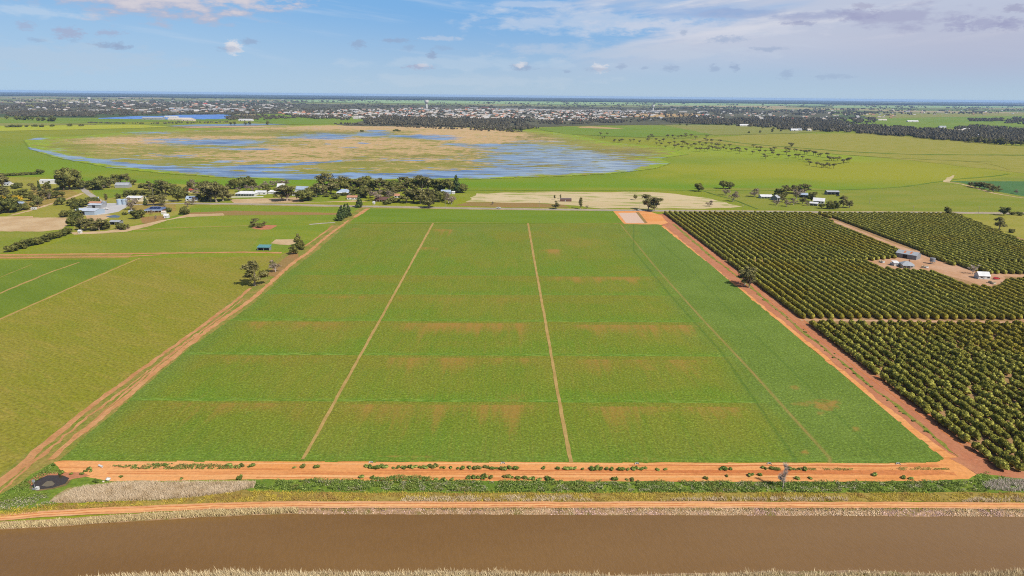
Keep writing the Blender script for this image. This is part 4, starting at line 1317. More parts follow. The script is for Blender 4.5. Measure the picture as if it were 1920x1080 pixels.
def meshes(kind, v):
    key = (kind, v)
    if key not in _protos:
        cr, lm, mb, bark = variant(kind, hash_seed(kind, v))
        o2 = mb.build('trunk' if cr is not None else 'trunk', bark)
        tm = o2.data
        bpy.data.objects.remove(o2)
        cm = None
        if cr is not None:
            o1 = mesh_obj('crown', cr[0], cr[1], lm)
            cm = o1.data
            bpy.data.objects.remove(o1)
        _protos[key] = (cm, tm)
    return _protos[key]


def hash_seed(kind, v):
    return sum(ord(c) * (i + 1) for i, c in enumerate(kind)) * 13 + v * 101


_count = {}


def plant(kind, x, y, h, wide=1.0, label=None, cat='tree', group=None, rz=None, v=None, lean=0.0):
    k = _count.get(kind, 0)
    _count[kind] = k + 1
    v = k % NVAR[kind] if v is None else v
    cm, tm = meshes(kind, v)
    o = empty(NAME[kind], (x, y, 0.0), RNG.uniform(0, 6.28) if rz is None else rz)
    s = h / HEIGHT[kind]
    o.scale = (s * wide, s * wide, s)
    if lean:
        o.rotation_euler[0] = lean
    tag(o, label, cat, group)
    t = bpy.data.objects.new('trunk', tm)
    COL.objects.link(t)
    t.parent = o
    if cm is not None:
        c = bpy.data.objects.new('crown', cm)
        COL.objects.link(c)
        c.parent = o
    return o


def plant_px(kind, px, py, hpx, wide=1.0, **kw):
    g = G(px, py)
    dep = math.atan2(CAM_H, math.hypot(*g))
    return plant(kind, g[0], g[1], hpx * mpp(px, py) / math.cos(dep) * 1.03, wide, **kw)


# height in pixels, x, y of the foot. Each cluster: phrase for where it stands, then its trees.
ADJ = dict(gum='olive gum tree', full='dense dark tree', bush='low round bush', conifer='dark conifer', tall='slender upright tree', bare='leafless grey tree', grey='greyish twiggy shrub', wattle='yellow flowering wattle', flat='small dark tree')
CLUSTERS = [
    ('behind the white long farm building', [('gum', 5, 352, 25, 1.2), ('bush', 27, 354, 9, 1), ('bush', 36, 352, 10, 1), ('full', 131, 356, 43, 1.15), ('full', 120, 357, 30, 1), ('full', 147, 355, 26, 1.0), ('full', 117, 353, 14, .9), ('bush', 76, 327, 9, 1)]),
    ('in the open grove left of the sealed lane', [('gum', 64, 361, 16, 1), ('conifer', 74, 358, 18, .8), ('full', 90, 354, 14, 1), ('gum', 84, 356, 10, 1), ('full', 34, 370, 14, 1.2), ('full', 47, 371, 16, 1.2), ('full', 58, 377, 17, 1.2), ('full', 71, 383, 18, 1.2), ('gum', 83, 375, 18, 1.2),
        ('full', 96, 372, 15, 1.2), ('grey', 92, 374, 12, 1.0), ('full', 106, 371, 13, 1.2), ('full', 117, 370, 12, 1.1), ('full', 62, 390, 12, 1), ('gum', 72, 388, 14, 1)]),
    ('in the thick grove below the tan yard', [('full', 3, 400, 30, 1.2), ('full', 16, 399, 32, 1.2), ('full', 29, 396, 22, 1.2), ('bush', 42, 393, 12, 1.2), ('gum', 4, 372, 20, 1.3), ('gum', 16, 374, 16, 1.2)]),
    ('beside the grove at the tan yard', [('wattle', 4, 377, 10, 1.2), ('wattle', 33, 379, 12, 1.2)]),
    ('between the tan yard and concrete yard', [('full', 116, 384, 15, 1.2), ('full', 106, 385, 9, 1.2), ('full', 133, 386, 13, 1.3), ('full', 145, 388, 16, 1.3), ('full', 156, 388, 15, 1.3), ('bush', 166, 384, 10, 1.2), ('bush', 176, 382, 13, 1.2), ('full', 140, 392, 12, 1.2)]),
    ('in the belt behind the green lawn', [('full', 174, 355, 18, 1.2), ('full', 184, 356, 24, 1.2), ('full', 196, 352, 22, 1.2), ('gum', 206, 352, 16, 1.2), ('full', 215, 344, 16, 1.2), ('full', 226, 342, 14, 1.2), ('gum', 238, 343, 16, 1.2), ('full', 250, 347, 11, 1.3), ('grey', 190, 356, 12, 1.2), ('bush', 164, 352, 10, 1)]),
    ('next to the domed bin', [('tall', 200, 379, 15, 1.2)]),
    ('around the blue roofed packing shed', [('full', 121, 407, 14, 1.4), ('conifer', 148, 406, 17, 1.1), ('full', 146, 412, 18, 1.2), ('full', 135, 424, 18, 1.1), ('full', 140, 418, 22, 1.2), ('gum', 156, 420, 14, 1.2)]),
    ('in the row below the packing shed', [('full', 150, 431, 14, 1.3), ('gum', 161, 432, 18, 1.3), ('gum', 173, 432, 20, 1.3), ('gum', 186, 432, 20, 1.3), ('full', 198, 430, 19, 1.2), ('full', 224, 430, 13, 1.2), ('full', 231, 431, 10, 1.2), ('gum', 240, 430, 9, 1.2)]),
    ('in the solar roofed house garden', [('grey', 246, 394, 21, 1.3), ('full', 254, 411, 17, 1.2), ('full', 266, 408, 16, 1.2), ('bush', 234, 403, 6, 1), ('grey', 283, 402, 8, 1.2), ('bush', 317, 398, 8, 1), ('full', 346, 402, 15, 1.5), ('grey', 362, 384, 14, 1.2), ('grey', 352, 388, 10, 1.2), ('grey', 309, 393, 8, .9), ('grey', 292, 411, 7, .9)]),
    ('in the dark row behind the cream fence', [('full', 222, 372, 9, 1.4), ('full', 238, 369, 11, 1.6), ('full', 252, 369, 13, 1.7), ('full', 266, 369, 13, 1.7), ('full', 280, 369, 13, 1.7), ('full', 292, 366, 14, 1.5), ('gum', 281, 359, 18, 1.3), ('full', 300, 362, 22, 1.2), ('gum', 312, 364, 22, 1.2), ('full', 323, 366, 20, 1.3), ('full', 336, 368, 20, 1.2), ('full', 344, 372, 20, 1.2), ('full', 334, 378, 22, 1.2), ('bush', 266, 352, 8, 1.3)]),
    ('in front of the cream fence', [('conifer', 273, 384, 15, 1), ('gum', 288, 385, 18, 1.2), ('gum', 303, 385, 20, 1.2), ('grey', 238, 382, 12, 1.3)]),
    ('around the red roofed house', [('gum', 358, 350, 12, 1.2), ('grey', 364, 352, 14, 1.3), ('grey', 368, 366, 14, 1.4), ('full', 380, 362, 22, 1.2), ('full', 375, 376, 12, 1.2), ('gum', 356, 360, 18, 1), ('bush', 386, 376, 9, 1)]),
    ('in the white-trunked stand by the road', [('gum', 396, 378, 32, 1.15), ('gum', 406, 379, 35, 1.15), ('gum', 418, 377, 28, 1.1), ('gum', 428, 375, 20, 1.1), ('gum', 390, 375, 26, 1.1)]),
    ('in the clump behind the long white house', [('full', 440, 355, 20, 1.1), ('full', 453, 353, 22, 1.2), ('full', 464, 351, 20, 1.3), ('full', 474, 351, 15, 1.3), ('full', 499, 363, 17, 1.1), ('bush', 430, 352, 8, 1), ('grey', 448, 360, 9, 1.4)]),
    ('in the thicket behind the long white house', [('grey', 462, 357, 10, 1.6), ('grey', 474, 358, 10, 1.6), ('grey', 487, 357, 10, 1.6), ('grey', 500, 351, 10, 1.7), ('grey', 512, 350, 11, 1.7), ('grey', 524, 349, 12, 1.7), ('grey', 534, 350, 12, 1.6)]),
    ('between the white houses by the road', [('gum', 528, 376, 26, 1.2), ('gum', 538, 377, 28, 1.3), ('full', 566, 378, 22, 1.4), ('full', 578, 376, 24, 1.4), ('gum', 592, 370, 24, 1.4), ('grey', 604, 366, 18, 1.3), ('gum', 612, 365, 37, 1.15), ('gum', 621, 364, 26, 1.1), ('bush', 613, 369, 7, 1.2), ('bush', 629, 373, 10, 1.1), ('bush', 645, 367, 6, 1.2)]),
    ('in the long grove behind the road', [('gum', 638, 357, 24, 1.2), ('full', 648, 358, 22, 1.2), ('tall', 656, 356, 20, 1.2), ('gum', 664, 357, 18, 1.2), ('gum', 676, 357, 22, 1.3), ('full', 688, 357, 24, 1.3), ('full', 700, 358, 20, 1.3), ('gum', 712, 358, 22, 1.3), ('full', 726, 358, 20, 1.3), ('full', 738, 359, 22, 1.3), ('gum', 751, 359, 20, 1.3),
        ('gum', 764, 358, 24, 1.3), ('full', 778, 359, 22, 1.3), ('gum', 790, 359, 28, 1.2), ('gum', 803, 358, 22, 1.3), ('full', 817, 359, 22, 1.3), ('full', 830, 360, 24, 1.2), ('full', 843, 361, 26, 1.2), ('conifer', 856, 361, 30, 1.3), ('full', 867, 361, 18, 1.3)]),
    ('in the grove front row beside the road', [('full', 664, 369, 17, 1.3), ('full', 680, 370, 20, 1.3), ('gum', 694, 372, 18, 1.3), ('grey', 708, 377, 20, 1.4), ('gum', 722, 371, 20, 1.3), ('grey', 730, 374, 16, 1.3), ('gum', 738, 368, 16, 1.3), ('gum', 762, 380, 24, 1.2), ('full', 775, 380, 22, 1.3), ('gum', 788, 382, 24, 1.3), ('gum', 800, 380, 24, 1.2),
        ('gum', 812, 379, 22, 1.2), ('full', 823, 379, 22, 1.2), ('full', 832, 376, 18, 1.2), ('grey', 841, 380, 18, 1.3), ('grey', 847, 383, 15, 1.2), ('bush', 726, 383, 8, 1.3), ('bush', 735, 380, 9, 1.3), ('bush', 745, 379, 6, 1.2)]),
    ('on the verge at the crop field end', [('conifer', 674, 389, 22, 1.25), ('gum', 805, 390, 17, 1.9), ('conifer', 636, 414, 20, 1.3), ('conifer', 641, 411, 24, 1.2), ('conifer', 647, 408, 24, 1.1), ('conifer', 653, 405, 22, 1.1)]),
    ('on the bare patch in the green paddock', [('gum', 477, 426, 15, 1.1), ('bush', 488, 427, 7, 1.1), ('gum', 495, 424, 8, 1.3)]),
    ('beside the dirt lane near the teal shelter', [('full', 562, 468, 21, 1.05), ('gum', 560, 462, 22, .7), ('full', 551, 477, 18, 1.0), ('grey', 517, 510, 21, 1.1), ('gum', 478, 536, 43, 1.05)]),
    ('behind the pale stubble field', [('full', 1310, 359, 15, 1.35), ('full', 1356, 354, 16, 1.2), ('full', 1368, 354, 14, 1.3), ('grey', 1361, 366, 12, 1.5), ('grey', 1374, 378, 18, 1.2), ('grey', 1331, 387, 11, 1.4), ('gum', 1191, 375, 9, 1)]),
    ('around the farmhouse behind the orchard', [('grey', 1414, 369, 15, 1.6), ('full', 1458, 366, 13, 1.2), ('full', 1467, 370, 16, 1.2), ('gum', 1475, 362, 14, 1.3), ('gum', 1488, 362, 14, 1.3), ('gum', 1498, 364, 17, 1.2), ('gum', 1508, 364, 18, 1.2), ('grey', 1493, 374, 20, 1.1), ('gum', 1466, 379, 14, 1.1), ('grey', 1456, 385, 10, 1.5), ('grey', 1474, 387, 12, 1.4),
        ('grey', 1488, 384, 12, 1.4), ('gum', 1504, 383, 12, 1.2), ('grey', 1514, 386, 8, 1.3), ('full', 1521, 378, 18, 1.1), ('full', 1540, 391, 10, 1.4), ('full', 1556, 392, 17, 1.1), ('full', 1566, 392, 15, 1.3), ('gum', 1580, 389, 20, 1), ('gum', 1593, 390, 13, 1.2)]),
    ('along the road by the stubble field', [('gum', 1042, 392, 14, 1.1), ('tall', 1040, 374, 8, 1.2), ('tall', 1051, 373, 8, 1), ('tall', 1088, 392, 20, 1.1), ('grey', 1101, 391, 6, 1.1), ('gum', 1216, 395, 27, 1.05), ('gum', 1227, 396, 24, 1.1), ('grey', 924, 384, 6, 1)]),
    ('along the road beyond the orchard', [('full', 1777, 403, 14, 1.2), ('full', 1882, 404, 16, 1.25), ('gum', 1873, 430, 21, 1.05), ('bush', 1896, 436, 7, 1), ('bush', 1897, 403, 6, 1.2), ('bush', 1912, 404, 7, 1.2), ('grey', 1906, 364, 8, 1.1)]),
    ('in the brown clump beside the farm track', [('gum', 1820, 350, 8, 1.4), ('gum', 1828, 352, 10, 1.4), ('gum', 1836, 353, 11, 1.4), ('gum', 1845, 354, 11, 1.4), ('gum', 1854, 357, 12, 1.3), ('gum', 1862, 360, 11, 1.3), ('gum', 1872, 359, 10, 1.3)]),
    ('on the red lane beside the orchard', [('gum', 1396, 535, 33, 1.0), ('gum', 1404, 540, 28, .8)]),
    ('in the packing yard', [('bare', 1824, 514, 18, 1.25)]),
]


def build_trees():
    for where, lst in CLUSTERS:
        by = {}
        for t in lst:
            by.setdefault(t[0], []).append(t)
        for kind, ts in by.items():
            ts = sorted(ts, key=lambda t: t[1])
            hs = [t[3] for t in ts]
            for i, t in enumerate(ts):
                n = len(ts)
                if n == 1:
                    lab = f"{ADJ[kind]} {where}"
                elif n == 2:
                    if hs[0] != hs[1]:
                        lab = f"{'taller' if t[3] == max(hs) else 'shorter'} of two {ADJ[kind]}s {where}".replace('bushs', 'bushes')
                    else:
                        lab = f"{ADJ[kind]} {where}, {'left' if i == 0 else 'right'} of two"
                elif hs.count(max(hs)) == 1 and t[3] == max(hs):
                    lab = f"tallest {ADJ[kind]} {where}"
                else:
                    lab = f"{ordinal(i + 1)} {ADJ[kind]} from left {where}"
                plant_px(kind, t[1], t[2], t[3] * 1.07, t[4] * 1.1, label=lab, cat='bush' if kind in ('bush', 'grey') else 'tree', group=f"trees {where}")
    # windbreak left
    line = [(16, 473, 14), (26, 471, 15), (34, 468, 16), (43, 466, 16), (52, 463, 16), (60, 461, 16), (69, 459, 16), (77, 457, 15), (85, 454, 16), (93, 451, 15), (101, 448, 14), (109, 446, 14), (117, 443, 14), (125, 440, 13), (131, 438, 11)]
    for i, (x, y, h) in enumerate(line):
        plant_px('full', x, y, h, 1.35, label=f"dense tree in the windbreak beside the dirt track, {ordinal(i + 1)} from the near end", cat='tree', group='windbreak trees beside the dirt track')
    line = [(x, 331 - x * .055) for x in range(-2, 70, 5)]
    for i, (x, y) in enumerate(line):
        plant_px('bush', x, y, 5.5, 1.25, label=f"clipped bush in the hedge row behind the homestead, {ordinal(i + 1)} from left", cat='bush', group='hedge row behind the homestead')
    # scattered trees on the flat right of the swamp
    zz = [(22, 52), (68, 52), (35, 75), (50, 75), (122, 92), (115, 105), (155, 100), (170, 97), (228, 97), (252, 97), (290, 107), (350, 97), (358, 75), (385, 72), (372, 66), (352, 90), (405, 92), (430, 102), (458, 97), (408, 118), (440, 122), (470, 142), (487, 70), (520, 68), (535, 84), (560, 72), (585, 70),
          (610, 58), (612, 72), (648, 68), (680, 80), (757, 70), (745, 88), (758, 103), (792, 103), (848, 103), (533, 112), (497, 120), (535, 140), (558, 132), (590, 112), (605, 117), (625, 127), (650, 134), (632, 152), (585, 147), (675, 130), (683, 162), (708, 117), (725, 132), (710, 162), (740, 158), (750, 120),
          (790, 124), (820, 133), (840, 133), (880, 133), (915, 134), (760, 162), (775, 143), (795, 153), (815, 153), (830, 158), (850, 158), (870, 153), (890, 158), (955, 160), (985, 160), (970, 157), (985, 178), (1030, 165), (925, 166), (1075, 182), (1080, 138), (1105, 150), (1130, 153), (1120, 175), (1160, 178), (1155, 198),
          (1165, 215), (1198, 157), (1225, 157), (1205, 176), (1215, 190), (1250, 206), (1305, 162), (1328, 163), (1310, 186), (1325, 211), (1365, 167), (1380, 167), (1372, 209), (1390, 208), (1408, 173), (1432, 182), (1450, 184), (1465, 176), (1495, 192), (1508, 192), (1530, 202), (1545, 198), (1420, 219), (1445, 234), (1460, 238), (1468, 258), (1590, 205), (1604, 226),
          (1620, 228), (1636, 228), (1660, 230), (1672, 228), (1702, 248), (1728, 240), (1740, 240), (1518, 268), (1552, 272), (1565, 275), (1580, 274), (1595, 270), (1608, 275), (1635, 280), (1334, 128), (1348, 128)]
    regs = [(330, 'at the swamp end of the scattered line on the green flat'), (520, 'in the loose group on the green flat beyond the pale shallows'), (700, 'in the second loose group along the green flat'), (920, 'in the thickest knot of trees on the green flat'),
            (1180, 'right of the thick knot on the green flat'), (1420, 'in the spaced group before the far end of the green flat'), (1800, 'in the end clump on the yellow-green flat')]
    rr = np.random.default_rng(5)
    for (a, b) in zz:
        where = next(w for lim, w in regs if a < lim)
        x, y = 1120 + a / 3.692, 240 + b / 3.692
        h = (4.6 + 2.6 * (a / 1700)) * rr.uniform(.85, 1.3)
        plant_px('flat', x, y, h, rr.uniform(1.0, 1.5), label=f"small dark tree {where}", cat='tree', group=f"small trees {where}")
    # lone trees beyond the swamp
    lone = [('full', 13, 224, 8, 'on the green paddock before the dark wood'), ('full', 31, 225, 9, ''), ('full', 37, 225, 8, ''), ('full', 46, 225.5, 8, ''), ('full', 53, 225.5, 7, ''), ('full', 61, 226, 8, ''), ('full', 73, 227, 9, ''), ('full', 82, 227, 8, ''), ('full', 95, 228, 11, ''), ('full', 102, 228, 9, '')]
    for i, (k, x, y, h, _) in enumerate(lone):
        plant_px(k, x, y, h, 1.3, label=f"{ordinal(i + 1)} dark tree from left on the green paddock before the long wood", cat='tree', group='paddock trees before the long wood')
    rr = np.random.default_rng(9)
    for i, x in enumerate([14, 20, 27, 33, 38, 50, 66, 78, 98, 131, 152]):
        plant_px('bush', x, 239 - x * 0.012 + rr.uniform(-.6, .3), rr.uniform(3.5, 5), 1.6, label='low dark bush on the fence line across the lime paddock', cat='bush', group='bushes on the fence line of the lime paddock')
    for i, (x, y) in enumerate([(433, 234.5), (460, 233.5), (468, 233), (502, 233.5), (440, 234)]):
        plant_px('full', x, y, 6.5 if i != 3 else 7.5, 1.2, label=f"dark tree at the grey lagoon behind the swamp, {ordinal(sorted([433, 460, 468, 502, 440]).index(x) + 1)} from left", cat='tree', group='trees at the grey lagoon')
    for x, y, h in [(679, 247, 3.5), (740, 246.5, 3.2), (744, 246, 3.6), (748, 246.5, 3.0)]:
        plant_px('bush', x, y, h, 1.8, label='brown bush on the tan reed flat by the small pools', cat='bush', group='brown bushes on the reed flat')
    for x, y in [(1275, 235), (1288, 235.5), (1404, 250), (1425, 249), (1448, 248), (1464, 247), (1430, 241), (1450, 243), (1448, 245), (1484, 275)]:
        plant_px('full', x, y, 4.5, 1.3, label='lone dark tree on the open pasture before the far woods', cat='tree', group='lone trees on the open pasture')
    rr = np.random.default_rng(11)
    for i in range(13):
        x = 1822 + i * 8.2 + rr.uniform(-2, 2)
        plant_px(('gum', 'full')[i % 2], x, 268 + i * 0.5 + rr.uniform(-1, 1), rr.uniform(9, 13), 1.2, label=f"{ordinal(i + 1)} tree from left at the ragged far wood edge above the pasture", cat='tree', group='trees at the ragged wood edge')


build_trees()


# ------------------------------------------------------------------ things scattered in masses
def scatter(name, P, S, R, sources, kind='stuff', label=None, cat=None):
    """one object whose points carry copies of the source meshes (geometry nodes)"""
    me = bpy.data.meshes.new(name)
    me.vertices.add(len(P))
    me.vertices.foreach_set('co', np.asarray(P, np.float32).ravel())
    S = np.asarray(S, np.float32)
    if S.ndim == 1:
        S = np.stack([S, S, S], 1)
    a = me.attributes.new('psize', 'FLOAT_VECTOR', 'POINT')
    a.data.foreach_set('vector', S.ravel())
    a = me.attributes.new('pturn', 'FLOAT', 'POINT')
    a.data.foreach_set('value', np.asarray(R, np.float32))
    o = bpy.data.objects.new(name, me)
    COL.objects.link(o)
    ng = bpy.data.node_groups.new(name + '_nodes', 'GeometryNodeTree')
    ng.interface.new_socket('Geometry', in_out='INPUT', socket_type='NodeSocketGeometry')
    ng.interface.new_socket('Geometry', in_out='OUTPUT', socket_type='NodeSocketGeometry')
    N, L = ng.nodes, ng.links
    gi, go = N.new('NodeGroupInput'), N.new('NodeGroupOutput')
    iop = N.new('GeometryNodeInstanceOnPoints')
    iop.inputs['Pick Instance'].default_value = True
    jn = N.new('GeometryNodeJoinGeometry')
    for s in sources:
        oi = N.new('GeometryNodeObjectInfo')
        oi.inputs['Object'].default_value = s
        oi.inputs['As Instance'].default_value = True
        L.new(oi.outputs['Geometry'], jn.inputs[0])
    rv = N.new('FunctionNodeRandomValue')
    rv.data_type = 'INT'
    rv.inputs['Min'].default_value = 0
    rv.inputs['Max'].default_value = len(sources) - 1
    na = N.new('GeometryNodeInputNamedAttribute'); na.data_type = 'FLOAT_VECTOR'; na.inputs['Name'].default_value = 'psize'
    nr = N.new('GeometryNodeInputNamedAttribute'); nr.data_type = 'FLOAT'; nr.inputs['Name'].default_value = 'pturn'
    cx = N.new('ShaderNodeCombineXYZ')
    L.new(nr.outputs['Attribute'], cx.inputs['Z'])
    L.new(gi.outputs[0], iop.inputs['Points'])
    L.new(jn.outputs[0], iop.inputs['Instance'])
    L.new(rv.outputs['Value'], iop.inputs['Instance Index'])
    L.new(cx.outputs[0], iop.inputs['Rotation'])
    L.new(na.outputs['Attribute'], iop.inputs['Scale'])
    L.new(iop.outputs[0], go.inputs[0])
    md = o.modifiers.new('copies', 'NODES')
    md.node_group = ng
    return tag(o, label, cat, None, kind)


# ------------------------------------------------------------------ the citrus orchard
def build_orchard():
    protos = []
    for s in range(8):
        rng = np.random.default_rng(300 + s)
        U = rng.uniform
        cl = [(0, 0, 1.35, 1.1, 1.35, 1.15)]
        for i in range(9):
            a = U(0, 6.28)
            z = U(.8, 2.3)
            d = U(.55, 1.05) * (1.15 if z < 1.7 else .75)
            r = U(.5, .85)
            cl.append((d * math.cos(a) * .8, d * math.sin(a) * 1.2, z, r * .92, r, r * .85))
        (V, Fq) = crown_arrays(cl, 460, 0.32, rng, 0.93, (.86, 1.08))
        mb = MB()
        mb.tube([(0, 0, -.05), (.03, 0, .35), (0, .02, .9)], [.13, .11, .09], 6)
        n0 = len(V)
        V = np.concatenate([V, np.array(mb.v)])
        Fall = list(Fq) + [tuple(i + n0 for i in f) for f in mb.f]
        fm = [0] * len(Fq) + [1] * len(mb.f)
        o = mesh_obj('citrus_tree', V, Fall, [L_CITRUS, BARK_DARK], fmat=fm)
        protos.append(o.data)
        bpy.data.objects.remove(o)
    hedged = []
    for s in range(6):
        rng = np.random.default_rng(340 + s)
        U = rng.uniform
        cl = [(U(-.12, .12), y, 1.5 + U(-.12, .12), 1.25 * U(.92, 1.08), 1.15, 1.6 * U(.94, 1.06)) for y in (-1.3, -.45, .45, 1.3)]
        cl += [(U(-.5, .5), U(-1.4, 1.4), U(2.3, 2.8), .6, .7, .5) for _ in range(3)]
        (V, Fq) = crown_arrays(cl, 420, 0.34, rng, 0.97, (.93, 1.05))
        mb = MB()
        mb.tube([(0, 0, -.05), (.03, 0, .35), (0, .02, .9)], [.13, .11, .09], 6)
        n0 = len(V)
        V = np.concatenate([V, np.array(mb.v)])
        o = mesh_obj('citrus_tree', V, list(Fq) + [tuple(i + n0 for i in f) for f in mb.f], [L_CITRUS, BARK_DARK], fmat=[0] * len(Fq) + [1] * len(mb.f))
        hedged.append(o.data)
        bpy.data.objects.remove(o)
    a, b = G(1372, 497), G(1880, 872)          # first row, by the lane
    a0 = G(1252, 401)
    ax = (a0 - b) / np.linalg.norm(a0 - b)     # along the rows, away from the canal
    ROW_A = math.atan2(-ax[0], ax[1])
    nx = np.array((ax[1], -ax[0]))             # across the rows, to the right
    org = G(1519, 608)                         # foot of the first tree of the front block at the cross lane
    rng = np.random.default_rng(42)
    pts = []
    fv = lambda p: ((p - org) @ ax, (p - org) @ nx)
    yard = [(1622, 490), (1678, 485), (1684, 470), (1700, 464), (1730, 478), (1790, 499), (1850, 514), (1960, 514), (1960, 526), (1890, 529), (1870, 545), (1822, 541), (1782, 524), (1740, 512), (1700, 511), (1655, 507)]
    lane2 = [(1524, 401), (1534, 401), (1650, 444), (1730, 476), (1715, 482), (1640, 452), (1570, 423)]
    right_blk = [(1556, 399), (1790, 402), (1880, 437), (2300, 560), (2300, 640), (1960, 512), (1850, 512), (1735, 479), (1652, 442), (1538, 402)]
    left_edge = [(1248, 399), (1357, 486), (1507, 600), (1520, 606), (1893, 884)]
    rows = range(0, 90)
    for r in rows:
        off = r * 5.42
        for blk, (s0, s1, sp) in enumerate([(-170, -0.5, 2.75), (10.5, 148.5, 2.1), (151.5, 460.0, 2.5)]):
            n = int((s1 - s0) / sp)
            ph = rng.uniform(0, sp)
            for k in range(n):
                s = (s1 - ph * .5 - k * sp) if blk == 0 else (s0 + ph + k * sp)
                p = org + ax * (s + rng.normal(0, .18)) + nx * (off + rng.normal(0, .14))
                x, y, f = PX(p[0], p[1], 0.0)
                if x > 1990 or x < 1200 or y < 400.3 + (x - 1250) * 0.005 or y > 884 + max(0, x - 1890) * .1:
                    continue
                if inside(x, y, yard) or inside(x, y, lane2):
                    continue
                if x > 1790 and y < 402 + (x - 1790) * 0.42:
                    continue
                if blk == 0 and fbm(p[0] / 6, p[1] / 6, 88, 2) > .82:
                    continue
                if rng.random() < (0.03 if blk == 0 else 0.01):
                    continue
                sc = rng.uniform(1.02, 1.36) if blk == 0 else rng.uniform(1.14, 1.34)
                if blk == 0 and rng.random() < .05:
                    sc *= .7
                if inside(x, y, right_blk):
                    sc *= rng.uniform(.85, 1.1)
                pts.append((p[0], p[1], sc, blk, r, k, x, y, f))
    # the 300 that show largest are trees of their own
    seen = [t for t in pts if t[3] == 0 and t[6] < 1925]
    seen.sort(key=lambda t: t[8])
    own = seen[:300]
    ownset = {(t[3], t[4], t[5]) for t in own}
    byrow = {}
    for t in pts:
        if t[3] == 0:
            byrow.setdefault(t[4], []).append(t)
    for i, t in enumerate(own):
        ks = sorted(q[5] for q in byrow[t[4]])
        far_i = ks.index(t[5]) + 1
        size = 'small' if t[2] < .92 else 'bushy'
        if t[4] == 0:
            lab = f"{size} citrus tree, {ordinal(len(ks) - far_i + 1)} from near end of row beside red lane"
        else:
            lab = f"{size} citrus tree, {ordinal(far_i)} from cross lane in {ordinal(t[4] + 1)} row from red lane"
        o = bpy.data.objects.new('citrus_tree', protos[i % 8])
        COL.objects.link(o)
        o.location = (t[0], t[1], 2 * LAYER + 0.06)
        o.rotation_euler = (0, 0, ROW_A + math.pi * rng.integers(2) + rng.normal(0, .15))
        o.scale = (t[2] * rng.uniform(.9, 1.06), t[2] * rng.uniform(.95, 1.12), t[2] * rng.uniform(.92, 1.12))
        tag(o, lab, 'citrus tree', 'citrus trees of the front orchard block')
        if i < 8:
            FRUIT[i] = o
    # the farther blocks are clipped into hedges; the first tree of six rows stands on its own
    heads = {}
    for t in pts:
        if t[3] == 1 and t[4] < 6 and (t[4] not in heads or t[5] < heads[t[4]][5]):
            heads[t[4]] = t
    HED = []
    for r, t in sorted(heads.items()):
        ownset.add((t[3], t[4], t[5]))
        o = bpy.data.objects.new('citrus_tree', hedged[r])
        COL.objects.link(o)
        o.location = (t[0], t[1], 2 * LAYER + 0.06)
        o.rotation_euler = (0, 0, ROW_A)
        tag(o, f'first citrus tree of the {ordinal(r + 1)} hedged row from the red lane, facing the cross lane', 'citrus tree', 'row heads of the hedged orchard block')
        HED.append(o)
    rest = [t for t in pts if (t[3], t[4], t[5]) not in ownset]
    for nm, sel, src in (('orchard_trees', [t for t in rest if t[3] == 0], [FRUIT[i] for i in range(8)]), ('orchard_hedges', [t for t in rest if t[3] > 0], HED)):
        P = [(t[0], t[1], 2 * LAYER + 0.06) for t in sel]
        if nm == 'orchard_trees':
            S3 = [(t[2] * .98, t[2] * 1.08, t[2] * 1.04) for t in sel]
        else:
            S3 = [(rng.uniform(.92, 1.1), rng.uniform(.9, 1.05), rng.uniform(.88, 1.1) * (1 if t[3] == 1 else .95)) for t in sel]
        scatter(nm, P, S3, ROW_A + math.pi * rng.integers(0, 2, len(sel)) + rng.normal(0, .06, len(sel)), src)
    print('citrus', len(pts))


build_orchard()


